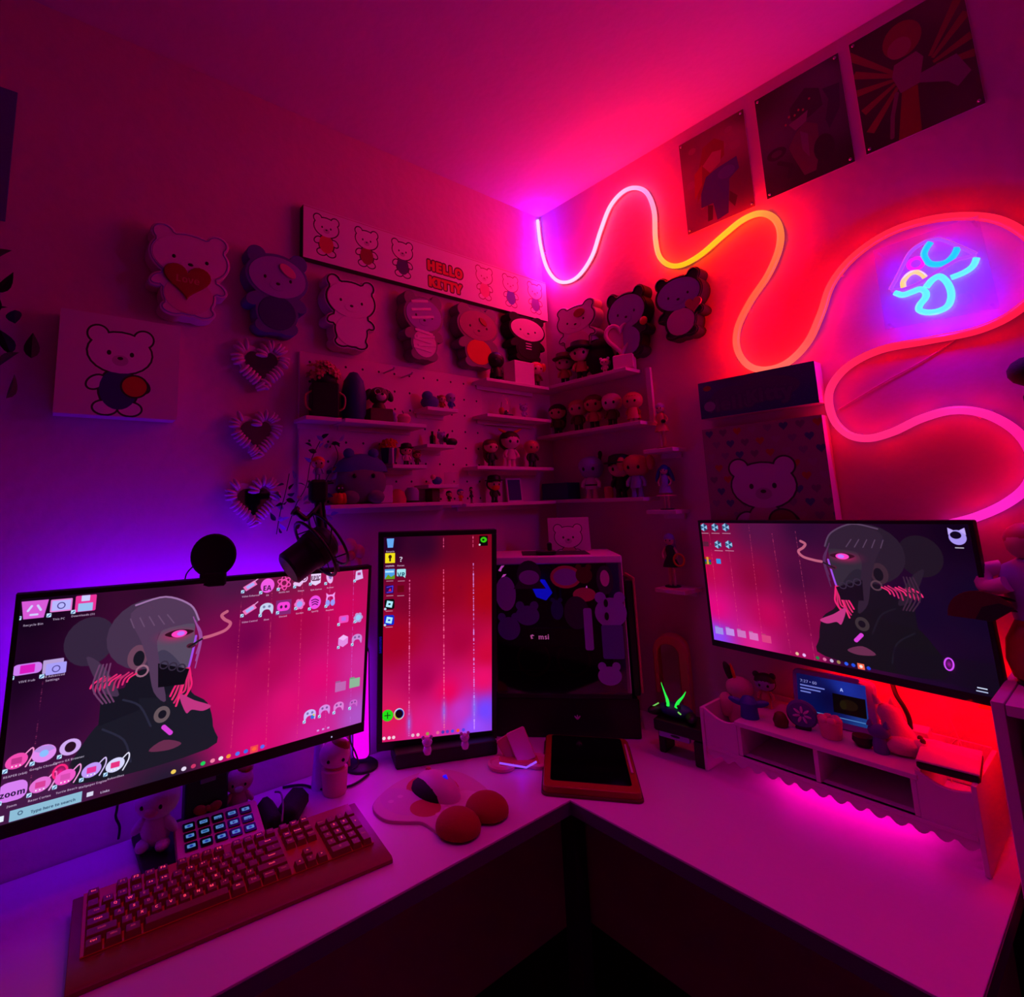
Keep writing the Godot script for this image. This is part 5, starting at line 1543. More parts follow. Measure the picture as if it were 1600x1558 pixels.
	vinyl("tall pale figurine in a white robe with a black belt on the bottom board", q[0], q[1], 22, "lilac", "lilac", "white", "pale_pink", {"belt": "black", "total": 0.98})
	part(G.new().tube([Vector3(0.12, 0.55, -0.1) * q[1], Vector3(0.2, 0.95, -0.12) * q[1]], 0.006, 8).ell(Vector3(0.2, 0.97, -0.12) * q[1], Vector3(0.008, 0.012, 0.008), 10), "sword_hilt", M["black"], get_child(get_child_count() - 1))
	q = [Vector3(0.2815, 1.4052, 0.06), 0.0513]
	solo(G.new().lathe([[0.0, 0.0], [0.014, 0.0], [0.015, 0.035], [0.012, 0.038], [0.0, 0.036]], 16), "little_cup", M["rose"], "little reddish cup between two figurines on the bottom board", "cup", q[0])
	q = [Vector3(0.3166, 1.4052, 0.04), 0.1406]
	vinyl("figurine in a wide black hat and black coat on the bottom board", q[0], q[1], 20, "skin", "black", "black", "dark_brown", {"hat": "black", "style": "long"})
	q = [Vector3(0.3851, 1.4052, 0.055), 0.1423]
	vinyl("rosy figurine with puffed hair at the outer end of the bottom board", q[0], q[1], 18, "rose", "rose", "lilac", "lilac", {"style": "puffs"})
	# --- ledges
	q = [Vector3(0.4806, 1.5496, 0.045), 0.1489]
	slim("slim figurine with pale lilac hair holding a dark object, on the topmost ledge", q[0], q[1], 15, "lilac", "rose", {"long": false, "reach": 0.05})
	part(G.new().ell(Vector3(0.07, 0.56, 0.1) * q[1], Vector3(0.05, 0.045, 0.045) * q[1], 14), "held_object", M["black_gloss"], get_child(get_child_count() - 1))
	q = [Vector3(0.4749, 1.3651, 0.045), 0.1406]
	slim("slim figurine with blue twin tails and a hoop skirt, on the middle ledge", q[0], q[1], 15, "blue", "lilac", {"tails": true, "hoop": "pink"})
	q = [Vector3(0.4735, 1.1395, 0.05), 0.1601]
	slim("slim dark figurine with lilac hair and a ring at its side, on the lowest ledge", q[0], q[1], 15, "lilac", "charcoal", {"long": true})
	var rg := []
	for k in 18:
		rg.append(Vector3(0.17 + cos(TAU * k / 18) * 0.09, 0.5 + sin(TAU * k / 18) * 0.11, 0.1) * q[1])
	part(G.new().tube(rg, 0.003, 6, true), "ring", M["orange"], get_child(get_child_count() - 1))
# ---------------------------------------------------------------- monitors and their pictures
func screen_box(o: Node3D, w: float, h: float, l: float, r: float, t: float, b: float, face: Material) -> void:
	# origin in the middle of the outer front face
	part(G.new().box(Vector3(0, 0, -0.009), Vector3(w, h, 0.014), 0.002), "housing", M["black"], o)
	part(G.new().box(Vector3(0, -h * 0.08, -0.026), Vector3(w * 0.6, h * 0.6, 0.024), 0.008), "rear_cover", M["black_matte"], o)
	var fr := G.new()
	fr.box(Vector3(0, h / 2 - t / 2, 0), Vector3(w, t, 0.005), 0.001)
	fr.box(Vector3(0, -h / 2 + b / 2, 0), Vector3(w, b, 0.005), 0.001)
	fr.box(Vector3(-w / 2 + l / 2, (b - t) / 2, 0), Vector3(l, h - t - b, 0.005), 0.001)
	fr.box(Vector3(w / 2 - r / 2, (b - t) / 2, 0), Vector3(r, h - t - b, 0.005), 0.001)
	part(fr, "bezel", M["black"], o)
	part(G.new().at(Vector3((l - r) / 2, (b - t) / 2, 0)).panel(w - l - r, h - t - b, 0.0006), "screen", face, o)

func tiny(p: Paint, s: String, at: Vector2, hgt := 7.0, c := Color(0.9, 0.86, 0.95, 0.8)) -> void:
	p.text(lettering(s), at, hgt, c)

func arrow(p: Paint, at: Vector2) -> void:   # the little shortcut square of a desktop icon
	p.rect(at - Vector2(6, 6), Vector2(12, 12), Color(0.75, 0.9, 1.0), 2)
	p.stroke([at + Vector2(-3, 4), at + Vector2(3, -2)], 2.5, Color(0.15, 0.35, 0.6))

# a portrait in profile: o the middle of the head, s half its height, f = 1 looks right, -1 looks left
func portrait(p: Paint, o: Vector2, s: float, f: float, dim: float) -> void:
	var q := func(x: float, y: float) -> Vector2: return o + Vector2(x * f, y) * s
	var hair := Color(0.27, 0.19, 0.3) * dim
	var dark := Color(0.085, 0.08, 0.13) * lerpf(dim, 1.0, 0.4)
	var coat := Color(0.1, 0.1, 0.15) * dim
	var skin := Color(0.34, 0.29, 0.38) * dim
	var pink := Color(0.95, 0.16, 0.45)
	for c in [hair, dark, coat, skin]:
		c.a = 1.0
	hair.a = 1.0
	dark.a = 1.0
	coat.a = 1.0
	skin.a = 1.0
	# shoulders and collar
	p.poly(smooth_path([q.call(-1.5, 3.2), q.call(-1.3, 2.1), q.call(-0.7, 1.5), q.call(-0.5, 0.9), q.call(0.4, 0.9), q.call(1.0, 0.95), q.call(1.05, 1.5), q.call(1.5, 1.9), q.call(1.7, 2.6), q.call(1.6, 3.2)], 4, true), coat)
	p.poly([q.call(-0.55, 0.75), q.call(0.2, 0.5), q.call(0.95, 0.8), q.call(0.9, 1.2), q.call(0.3, 1.5), q.call(-0.6, 1.3)], dark)
	p.poly([q.call(-1.1, 1.1), q.call(-0.3, 1.0), q.call(-0.2, 1.7), q.call(-1.1, 1.9)], dark)
	# bun and hair
	p.disc(q.call(-1.45, -0.3), Vector2(0.55, 0.62) * s, Color(hair.r * 0.75, hair.g * 0.75, hair.b * 0.8))
	p.poly(smooth_path([q.call(-1.5, 0.1), q.call(-1.1, 0.4), q.call(-0.7, 1.2), q.call(-1.1, 1.0)], 4, true), hair)
	p.disc(q.call(-0.1, -0.3), Vector2(1.0, 0.95) * s, hair)
	# face
	p.poly(smooth_path([q.call(0.3, -0.5), q.call(0.95, -0.45), q.call(1.02, -0.1), q.call(1.12, 0.15), q.call(0.98, 0.28), q.call(1.0, 0.5), q.call(0.9, 0.8), q.call(0.55, 0.85), q.call(0.2, 0.5), q.call(0.05, 0.1)], 5, true), skin)
	p.poly(smooth_path([q.call(0.2, 0.2), q.call(0.55, 0.45), q.call(0.75, 0.85), q.call(0.2, 0.95), q.call(-0.1, 0.6)], 5, true), Color(skin.r * 0.75, skin.g * 0.78, skin.b * 0.85))
	# ear with a ring
	p.disc(q.call(-0.35, 0.3), Vector2(0.24, 0.33) * s, Color(0.42, 0.26, 0.36) * Color(dim, dim, dim, 1))
	p.disc(q.call(-0.32, 0.33), Vector2(0.13, 0.2) * s, dark)
	p.stroke(Array(ellipse(q.call(-0.22, 0.68), Vector2(0.14, 0.14) * s, 14)), 0.05 * s, Color(0.6, 0.4, 0.5) * Color(dim, dim, dim, 1), true)
	# fringe and side locks
	p.poly(smooth_path([q.call(-0.6, -0.9), q.call(0.2, -1.22), q.call(0.85, -0.95), q.call(1.08, -0.45), q.call(0.7, -0.42), q.call(0.1, -0.25), q.call(0.2, 0.6), q.call(0.42, 1.6), q.call(0.1, 1.3), q.call(-0.1, 0.5), q.call(-0.3, -0.1)], 4, true), Color(hair.r * 1.18, hair.g * 1.15, hair.b * 1.15))
	p.stroke(smooth_path([q.call(-0.5, -1.1), q.call(0.2, -1.25), q.call(0.85, -0.95), q.call(1.1, -0.5)], 5), 0.05 * s, Color(0.62, 0.45, 0.66) * Color(dim, dim, dim, 1))
	for k in 5:
		p.stroke([q.call(-0.6 + k * 0.22, -0.75), q.call(-0.5 + k * 0.24, -0.5)], 0.03 * s, Color(0.5, 0.38, 0.52, 0.5))
	# glow of the eyes, rim light
	p.glow(q.call(0.55, -0.15), Vector2(0.75, 0.3) * s, Color(0.9, 0.1, 0.4, 0.9))
	p.poly(smooth_path([q.call(0.25, -0.2), q.call(0.6, -0.3), q.call(1.0, -0.2), q.call(0.6, -0.08)], 4, true), Color(0.2, 0.05, 0.12))
	p.disc(q.call(0.62, -0.18), Vector2(0.2, 0.1) * s, Color(1.0, 0.25, 0.75))
	p.disc(q.call(0.66, -0.18), Vector2(0.1, 0.06) * s, Color(0.75, 0.45, 1.0))
	p.stroke(smooth_path([q.call(1.06, -0.05), q.call(1.0, 0.4), q.call(0.92, 0.85), q.call(0.8, 1.15)], 4), 0.06 * s, Color(0.62, 0.3, 0.9))
	for k in 7:
		var x := 0.62 + k * 0.055
		p.stroke(smooth_path([q.call(x, 0.82), q.call(x + 0.06, 1.1), q.call(x - 0.04 + 0.02 * k, 1.35 + 0.07 * (k % 3)), q.call(x - 0.1, 1.5 + 0.1 * (k % 4))], 4), 0.055 * s, Color(pink.r, pink.g * (0.8 + 0.3 * (k % 2)), pink.b).lerp(hair, 0.1 * (k % 3)))
	for k in 9:
		p.stroke(smooth_path([q.call(-0.35 - k * 0.09, 0.72 - 0.03 * (k % 3)), q.call(-0.5 - k * 0.1, 0.8), q.call(-0.55 - k * 0.1, 0.9 + 0.05 * (k % 4))], 4), 0.045 * s, pink.lerp(hair, 0.12 * (k % 4)))
	for k in 4:
		p.stroke(smooth_path([q.call(-1.2 + k * 0.08, 0.35), q.call(-1.3 + k * 0.1, 0.9), q.call(-1.05 + k * 0.08, 1.35)], 4), 0.04 * s, Color(0.42, 0.24, 0.4) * Color(dim, dim, dim, 1))
	for k in 3:
		p.stroke(smooth_path([q.call(0.95 + k * 0.05, -0.6 + k * 0.1), q.call(1.16 + k * 0.03, 0.0), q.call(1.1, 0.45 + k * 0.2)], 4), 0.03 * s, Color(0.6, 0.3, 0.62) * Color(dim, dim, dim, 1))
	p.poly([q.call(0.15, 0.55), q.call(0.6, 0.72), q.call(0.95, 0.85), q.call(0.85, 1.25), q.call(0.2, 1.2)], Color(0.05, 0.04, 0.08))
	for k in 3:
		p.stroke(Array(ellipse(q.call(0.3 + k * 0.22, 0.62 + k * 0.08), Vector2(0.1, 0.1) * s, 12)), 0.035 * s, Color(0.2, 0.16, 0.24), true)
	p.stroke(smooth_path([q.call(-0.6, 1.35), q.call(-0.2, 1.6), q.call(0.1, 2.2)], 4), 0.05 * s, Color(0.16, 0.16, 0.24) * Color(dim, dim, dim, 1))
	p.stroke(smooth_path([q.call(-1.0, 2.0), q.call(-0.5, 2.4), q.call(-0.3, 3.0)], 4), 0.05 * s, Color(0.16, 0.16, 0.24) * Color(dim, dim, dim, 1))
	# lips, cigarette and smoke
	p.disc(q.call(0.95, 0.2), Vector2(0.12, 0.07) * s, Color(0.3, 0.1, 0.2))
	p.stroke([q.call(0.9, 0.22), q.call(1.3, 0.02)], 0.05 * s, Color(0.12, 0.08, 0.12))
	p.stroke(smooth_path([q.call(1.28, 0.03), q.call(1.5, 0.0), q.call(1.85, -0.1), q.call(1.98, -0.28), q.call(1.8, -0.42), q.call(1.72, -0.55), q.call(1.86, -0.64)], 5), 0.09 * s, Color(0.85, 0.45, 0.55, 0.8))
	# brooch, fingers
	p.disc(q.call(0.35, 1.95), Vector2(0.2, 0.22) * s, Color(0.4, 0.33, 0.36) * Color(dim, dim, dim, 1))
	p.disc(q.call(0.36, 1.95), Vector2(0.1, 0.11) * s, dark)
	p.poly(smooth_path([q.call(0.75, 1.5), q.call(1.15, 1.75), q.call(1.6, 2.0), q.call(1.4, 2.1), q.call(1.1, 2.0), q.call(0.95, 2.05)], 4, true), Color(0.75, 0.2, 0.5))
	p.poly(smooth_path([q.call(0.1, 2.85), q.call(0.45, 2.65), q.call(0.9, 2.85), q.call(0.6, 2.95)], 4, true), Color(0.4, 0.17, 0.3))
	p.stroke([q.call(0.42, 2.3), q.call(0.6, 2.5)], 0.12 * s, Color(0.85, 0.25, 0.85))

func sparkle(p: Paint, a: Vector2, b: Vector2, c: Color, sd: int, r := 1.3) -> void:   # a dotted vertical light trail
	var rng := RandomNumberGenerator.new()
	rng.seed = sd
	var n := int(a.distance_to(b) / 5.0)
	for k in n:
		var v := rng.randf()
		if v < 0.2:
			continue
		p.disc(a.lerp(b, (k + 0.5) / n), Vector2(r * (0.5 + v), r * 0.8 * (0.6 + v)), Color(c.r, c.g, c.b, c.a * (0.3 + 0.7 * v)))

func charm(p: Paint, at: Vector2, body: Color, face: Color) -> void:   # egg-shaped pocket toy with a strap
	p.stroke(smooth_path([at + Vector2(18, -14), at + Vector2(34, -28), at + Vector2(36, -8), at + Vector2(22, 22)], 4), 4, body.lerp(Color.WHITE, 0.4))
	p.disc(at, Vector2(26, 21), body, -0.3)
	p.rect(at - Vector2(12, 9), Vector2(24, 17), face, 2)
	for k in 3:
		p.disc(at + Vector2(-9 + k * 9, 14), Vector2(2, 2), Color.WHITE)
	arrow(p, at + Vector2(-24, 22))

func pad_icon(p: Paint, at: Vector2, c: Color, s := 1.0) -> void:
	p.poly(smooth_path([at + Vector2(-18, 18) * s, at + Vector2(-20, -6) * s, at + Vector2(-8, -16) * s, at + Vector2(8, -16) * s, at + Vector2(20, -6) * s, at + Vector2(18, 18) * s, at + Vector2(8, 4) * s, at + Vector2(-8, 4) * s], 4, true), c)
	p.disc(at + Vector2(-8, -6) * s, Vector2(4, 4) * s, Color(c.r * 0.6, c.g * 0.6, c.b * 0.7))
	p.disc(at + Vector2(8, -6) * s, Vector2(4, 4) * s, Color(c.r * 0.6, c.g * 0.6, c.b * 0.7))
	arrow(p, at + Vector2(-18, 18) * s)

func flower_icon(p: Paint, at: Vector2, c: Color, mid: Color) -> void:
	for k in 6:
		p.disc(at + Vector2.from_angle(TAU * k / 6) * 13, Vector2(9, 9), c)
	p.disc(at, Vector2(12, 12), mid)
	arrow(p, at + Vector2(-15, 15))

func folder(p: Paint, at: Vector2, c: Color, s := 1.0) -> void:
	p.rect(at + Vector2(-19, -18) * s, Vector2(18, 8) * s, Color(c.r * 0.85, c.g * 0.85, c.b * 0.85), 2)
	p.rect(at + Vector2(-19, -13) * s, Vector2(38, 29) * s, c, 2)

func left_picture() -> Image:
	var p := Paint.new(1152, 636, Color.BLACK)
	p.field([[Vector2(10.6, 16.8), Color8(16, 2, 24)], [Vector2(360.2, -6.0), Color8(46, 10, 42)], [Vector2(608.0, -17.1), Color8(72, 22, 66)], [Vector2(824.1, -23.6), Color8(110, 26, 66)], [Vector2(1043.7, -19.8), Color8(168, 16, 78)], [Vector2(0.0, 227.0), Color8(26, 3, 32)], [Vector2(114.0, 344.0), Color8(48, 8, 52)], [Vector2(91.7, 612.5), Color8(66, 26, 70)], [Vector2(670.0, 223.0), Color8(118, 2, 76)],
		[Vector2(614.6, 395.0), Color8(190, 8, 92)], [Vector2(747.6, 329.8), Color8(176, 6, 86)], [Vector2(862.7, 179.4), Color8(170, 4, 74)], [Vector2(1053.5, 152.9), Color8(206, 6, 92)], [Vector2(831.4, 489.1), Color8(222, 14, 116)], [Vector2(718.7, 600.4), Color8(216, 8, 112)], [Vector2(1126.2, 400.3), Color8(208, 40, 150)], [Vector2(956.9, 418.7), Color8(224, 8, 116)], [Vector2(1137.8, 610.9), Color8(176, 84, 200)], [Vector2(943.4, 636.9), Color8(212, 34, 150)], [Vector2(430.7, 666.3), Color8(30, 26, 46)]])
	sparkle(p, Vector2(630.4, 78.3), Vector2(630.4, 620.6), Color(1, 0.4, 0.5, 0.7), 1)
	sparkle(p, Vector2(740.8, 42.7), Vector2(755.9, 633.4), Color(1, 0.4, 0.5, 0.7), 2)
	sparkle(p, Vector2(859.6, 4.3), Vector2(875.6, 630.9), Color(1, 0.35, 0.5, 0.8), 3)
	sparkle(p, Vector2(976.2, 1.2), Vector2(990.9, 624.7), Color(0.95, 0.4, 0.7, 0.8), 4)
	sparkle(p, Vector2(1082.2, -17.0), Vector2(1100.6, 627.4), Color(0.85, 0.5, 1, 0.7), 5)
	sparkle(p, Vector2(71.5, 204.0), Vector2(66.2, 621.6), Color(0.8, 0.3, 0.5, 0.5), 6)
	portrait(p, Vector2(356.1, 186.1), 122, 1.0, 1.0)
	var tags := [[Vector2(33.6, 77.8), "Recycle Bin"], [Vector2(93.8, 69.0), "This PC"], [Vector2(154.1, 65.3), "Downloads (D)"], [Vector2(33.0, 241.0), "VIVE Hub"], [Vector2(92.7, 238.1), "OVR Advanced"], [Vector2(93.7, 249.5), "Settings"], [Vector2(30.2, 505.4), "REAPER (x64)"], [Vector2(94.0, 501.2), "Google Chrome"], [Vector2(155.1, 498.8), "Opera GX Browser"], [Vector2(29.1, 589.6), "Zoom"], [Vector2(92.7, 589.5), "Razer Cortex"], [Vector2(156.4, 588.3), "Turtle Beach"], [Vector2(222.1, 590.5), "Wallpaper Engine"], [Vector2(282.2, 588.1), "Rekordbox"], [Vector2(663.6, 60.9), "Video Enhancer"], [Vector2(725.3, 65.2), "EA"], [Vector2(788.8, 59.7), "Battle.net"], [Vector2(855.4, 61.6), "Steam"], [Vector2(919.2, 63.0), "Epic Games"], [Vector2(979.7, 61.3), "Runner"], [Vector2(665.4, 154.8), "Video Control"], [Vector2(726.5, 156.1), "Xbox"], [Vector2(789.8, 152.5), "Discord"], [Vector2(855.6, 148.7), "Garden"], [Vector2(919.0, 149.2), "Spotify"], [Vector2(982.2, 152.0), "Headset"]]
	for t in tags:
		tiny(p, t[1], t[0], 6.2)
	var at: Vector2 = Vector2(32.7, 32.6)
	var lilac := Color(0.85, 0.5, 0.95)
	var hot := Color(0.95, 0.25, 0.75)
	p.poly([at + Vector2(-32, -26), at + Vector2(32, -26), at + Vector2(24, 27), at + Vector2(-24, 27)], Color(0.85, 0.35, 0.85))
	for k in 3:
		var a := TAU * k / 3 - PI / 2
		p.stroke([at + Vector2(0, 3) + Vector2.from_angle(a + 0.5) * 15, at + Vector2(0, 3) + Vector2.from_angle(a + 1.6) * 15], 6, Color(0.82, 0.8, 1.0))
	arrow(p, at + Vector2(-34, 22))
	at = Vector2(96.6, 28.9)
	p.rect(at - Vector2(27, 20), Vector2(54, 38), Color(0.9, 0.5, 0.85), 3)
	p.rect(at - Vector2(23, 16), Vector2(46, 30), Color(0.72, 0.72, 1.0), 2)
	p.stroke(Array(ellipse(at, Vector2(9, 9), 14)), 2.5, Color(0.25, 0.2, 0.5), true)
	arrow(p, at + Vector2(-28, 26))
	at = Vector2(157.8, 30.2)
	p.rect(at - Vector2(27, 26), Vector2(54, 50), Color(0.92, 0.2, 0.6), 4)
	p.rect(at + Vector2(-12, -26), Vector2(22, 18), Color(0.8, 0.8, 1.0), 1)
	p.rect(at + Vector2(-19, -2), Vector2(38, 25), Color(0.6, 0.75, 0.95), 1)
	arrow(p, at + Vector2(-30, 22))
	at = Vector2(31.4, 205.7)
	p.rect(at - Vector2(34, 16), Vector2(68, 32), Color(0.8, 0.5, 0.95), 12)
	p.rect(at - Vector2(17, 12), Vector2(34, 24), Color(0.85, 0.1, 0.75), 2)
	arrow(p, at + Vector2(-34, 20))
	at = Vector2(94.9, 210.2)
	p.rect(at - Vector2(28, 22), Vector2(50, 40), Color(0.72, 0.62, 0.85), 3)
	p.rect(at - Vector2(20, 10), Vector2(50, 34), Color(0.66, 0.62, 0.98), 3)
	p.stroke(Array(ellipse(at + Vector2(5, 8), Vector2(9, 9), 14)), 2.5, Color(0.3, 0.25, 0.55), true)
	arrow(p, at + Vector2(-28, 24))
	charm(p, Vector2(29.6, 466.1), Color(0.95, 0.3, 0.7), Color(0.75, 0.2, 0.55))
	at = Vector2(92.2, 462.3)
	p.disc(at, Vector2(29, 25), Color(0.9, 0.55, 0.95))
	p.poly([at, at + Vector2(-26, -12), at + Vector2(-10, -23), at + Vector2(14, -21), at + Vector2(26, -8)], Color(0.72, 0.55, 0.9))
	p.disc(at, Vector2(11, 10), Color(0.55, 0.75, 1.0))
	arrow(p, at + Vector2(-26, 22))
	at = Vector2(155.1, 461.3)
	p.disc(at, Vector2(27, 24), Color(0.82, 0.66, 0.95))
	p.disc(at, Vector2(14, 15), Color(0.16, 0.06, 0.14))
	arrow(p, at + Vector2(-25, 22))
	at = Vector2(28.4, 548.9)
	p.rect(at - Vector2(33, 27), Vector2(66, 54), lilac, 20)
	p.text(lettering("zoom"), at + Vector2(0, 6), 16, Color(0.1, 0.05, 0.2))
	arrow(p, at + Vector2(-28, 26))
	charm(p, Vector2(90.8, 551.0), Color(0.9, 0.45, 0.85), Color(0.85, 0.25, 0.6))
	p.glow(Vector2(135.8, 528.4), Vector2(36, 40), Color(1, 0.1, 0.55))
	p.stroke(Array(ellipse(Vector2(135.8, 528.4), Vector2(17, 20), 18)), 6, Color(1, 0.15, 0.5), true)
	charm(p, Vector2(149.8, 547.4), Color(0.95, 0.35, 0.8), Color(0.85, 0.3, 0.7))
	charm(p, Vector2(215.2, 546.6), Color(0.75, 0.6, 0.98), Color(0.9, 0.2, 0.6))
	charm(p, Vector2(277.4, 549.7), Color(0.85, 0.85, 1.0), Color(0.9, 0.2, 0.5))
	for c in [Vector2(658.7, 22.7), Vector2(662.3, 110.1)]:
		at = c
		p.poly([at + Vector2(-26, 4), at + Vector2(14, -18), at + Vector2(26, -2), at + Vector2(-14, 20)], Color(0.95, 0.45, 0.75))
		p.poly([at + Vector2(-16, 3), at + Vector2(10, -12), at + Vector2(17, -2), at + Vector2(-9, 13)], Color(0.66, 0.68, 0.98))
		p.stroke([at + Vector2(10, -10), at + Vector2(28, -24)], 4, Color(0.9, 0.6, 0.85))
		arrow(p, at + Vector2(-26, 20))
	at = Vector2(722.9, 28.9)
	p.disc(at, Vector2(26, 27), Color(0.95, 0.35, 0.9))
	p.text(lettering("EA"), at + Vector2(0, 9), 19, Color(0.2, 0.05, 0.2))
	arrow(p, at + Vector2(-24, 24))
	at = Vector2(786.6, 25.2)
	for k in 3:
		p.stroke(Array(ellipse(at, Vector2(27, 11), 20, TAU * k / 6 + 0.4)), 4, Color(0.98, 0.3, 0.7), true)
	arrow(p, at + Vector2(-22, 22))
	at = Vector2(853.0, 23.8)
	p.stroke([at + Vector2(-24, 8), at + Vector2(-4, 14), at + Vector2(14, -8)], 13, Color(0.92, 0.75, 0.95))
	p.disc(at + Vector2(14, -9), Vector2(14, 15), Color(0.92, 0.75, 0.95))
	p.stroke(Array(ellipse(at + Vector2(14, -9), Vector2(8, 8), 14)), 3, Color(0.4, 0.1, 0.3), true)
	arrow(p, at + Vector2(-24, 20))
	at = Vector2(915.2, 19.3)
	p.poly([at + Vector2(-21, -24), at + Vector2(21, -24), at + Vector2(21, 18), at + Vector2(0, 28), at + Vector2(-21, 18)], Color(0.92, 0.82, 0.98))
	p.text(lettering("EPIC"), at + Vector2(0, -3), 17, Color(0.3, 0.1, 0.25), true, 0.8)
	p.rect(at + Vector2(-15, 4), Vector2(30, 5), Color(0.4, 0.2, 0.35))
	arrow(p, at + Vector2(-22, 20))
	at = Vector2(974.4, 19.3)
	p.disc(at, Vector2(14, 26), Color(0.92, 0.72, 0.95), -0.25)
	p.disc(at + Vector2(2, -4), Vector2(7, 12), Color(0.6, 0.5, 0.8), -0.25)
	arrow(p, at + Vector2(-16, 24))
	at = Vector2(1108.4, 22.8)
	p.poly([at + Vector2(-16, -18), at + Vector2(12, -24), at + Vector2(20, 14), at + Vector2(-18, 22)], Color(0.85, 0.75, 0.95))
	p.rect(at + Vector2(-8, -12), Vector2(15, 11), Color(0.7, 0.2, 0.5))
	arrow(p, at + Vector2(-20, 22))
	pad_icon(p, Vector2(725.0, 115.4), Color(0.78, 0.82, 0.95), 1.25)
	at = Vector2(789.9, 116.0)
	p.rect(at - Vector2(30, 26), Vector2(60, 56), Color(0.5, 0.18, 0.5, 0.8))
	p.rect(at - Vector2(25, 18), Vector2(50, 34), Color(0.98, 0.25, 0.85), 14)
	for s in [-1, 1]:
		p.disc(at + Vector2(s * 9, 0), Vector2(5, 6), Color(0.3, 0.08, 0.3))
	arrow(p, at + Vector2(-22, 20))
	flower_icon(p, Vector2(853.4, 113.7), Color(0.95, 0.45, 0.8), Color(0.62, 0.65, 0.98))
	at = Vector2(916.9, 113.5)
	p.disc(at, Vector2(25, 27), Color(0.95, 0.3, 0.9))
	for k in 3:
		p.stroke(smooth_path([at + Vector2(-15 + k * 2, -8 + k * 9), at + Vector2(0, -12 + k * 9), at + Vector2(15 - k * 2, -5 + k * 8)], 4), 4, Color(0.35, 0.05, 0.35))
	arrow(p, at + Vector2(-22, 24))
	at = Vector2(982.8, 113.4)
	p.stroke(smooth_path([at + Vector2(-16, 8), at + Vector2(-14, -14), at + Vector2(0, -20), at + Vector2(14, -14), at + Vector2(16, 8)], 4), 7, Color(0.95, 0.6, 0.95))
	for s in [-1, 1]:
		p.poly([at + Vector2(s * 17, -14), at + Vector2(s * 20, -32), at + Vector2(s * 7, -22)], Color(0.95, 0.6, 0.95))
		p.disc(at + Vector2(s * 11, 10), Vector2(10, 13), Color(0.6, 0.6, 0.98))
	arrow(p, at + Vector2(-18, 22))
	at = Vector2(1047.3, 196.6)
	p.rect(at - Vector2(22, 14), Vector2(44, 30), Color(0.95, 0.3, 0.75), 7)
	p.rect(at - Vector2(10, 8), Vector2(20, 16), Color(0.75, 0.4, 0.9))
	arrow(p, at + Vector2(-22, 20))
	flower_icon(p, Vector2(1113.7, 200.2), Color(0.72, 0.6, 0.85), Color(0.6, 0.8, 0.98))
	at = Vector2(1049.5, 285.4)
	p.poly([at + Vector2(0, -24), at + Vector2(22, -12), at + Vector2(22, 14), at + Vector2(0, 26), at + Vector2(-22, 14), at + Vector2(-22, -12)], Color(0.9, 0.55, 0.9))
	p.poly([at + Vector2(0, -24), at + Vector2(22, -12), at, at + Vector2(-22, -12)], Color(0.95, 0.72, 0.98))
	arrow(p, at + Vector2(-20, 24))
	pad_icon(p, Vector2(1112.5, 287.5), Color(0.8, 0.55, 0.85), 1.15)
	folder(p, Vector2(1048.5, 467.6), Color(0.75, 0.4, 0.7), 1.25)
	folder(p, Vector2(1112.0, 465.3), Color(0.55, 0.72, 0.6), 1.25)
	pad_icon(p, Vector2(922.3, 551.3), Color(0.8, 0.72, 0.98), 1.2)
	p.disc(Vector2(933.5, 561.3), Vector2(8, 8), Color(0.2, 0.45, 0.85))
	p.disc(Vector2(938.4, 555.2), Vector2(4, 4), Color(0.9, 0.8, 0.3))
	pad_icon(p, Vector2(983.5, 546.2), Color(0.85, 0.55, 0.9), 1.15)
	pad_icon(p, Vector2(1044.6, 547.9), Color(0.88, 0.5, 0.85), 1.1)
	pad_icon(p, Vector2(1110.9, 550.4), Color(0.8, 0.4, 0.8), 0.9)
	# task bar
	var s0: Vector2 = Vector2(26.8, 627.2)
	var s1: Vector2 = Vector2(196.7, 616.3)
	p.poly([Vector2(s0.x, 603), Vector2(s1.x, 603), Vector2(s1.x, 634), Vector2(s0.x, 634)], Color(0.55, 0.74, 0.84))
	p.text(lettering("Type here to search"), Vector2(s0.x + 48, 622), 8, Color(0.2, 0.3, 0.42), false)
	p.stroke(Array(ellipse(Vector2(s0.x + 24, 616), Vector2(5, 5), 12)), 2, Color(0.2, 0.3, 0.42), true)
	p.rect(Vector2(s0.x - 28, 611), Vector2(16, 16), Color(0.9, 0.95, 1.0), 1)
	p.rect(Vector2(s1.x + 12, 612), Vector2(17, 13), Color(0.85, 0.85, 0.95), 1)
	p.text(lettering("Links"), Vector2(s1.x + 48, 623), 7, Color(0.85, 0.85, 0.95), false)
	var tc := [Color(0.95, 0.8, 0.35), Color(0.9, 0.85, 0.95), Color(0.8, 0.2, 0.4), Color(0.1, 0.8, 0.35), Color(0.95, 0.5, 0.65), Color(0.95, 0.9, 0.95), Color(0.95, 0.55, 0.2), Color(0.3, 0.45, 0.95), Color(0.25, 0.4, 0.9), Color(1.0, 0.35, 0.2), Color(0.35, 0.4, 0.95)]
	var tp := [Vector2(448.2, 620.5), Vector2(479.7, 625.9), Vector2(509.4, 624.2), Vector2(539.7, 622.6), Vector2(570.8, 623.1), Vector2(598.1, 620.1), Vector2(623.9, 621.0), Vector2(654.6, 620.8), Vector2(683.7, 622.3), Vector2(713.2, 621.6), Vector2(743.3, 620.8)]
	for k in 11:
		p.disc(Vector2(tp[k].x, 622), Vector2(8, 7), tc[k])
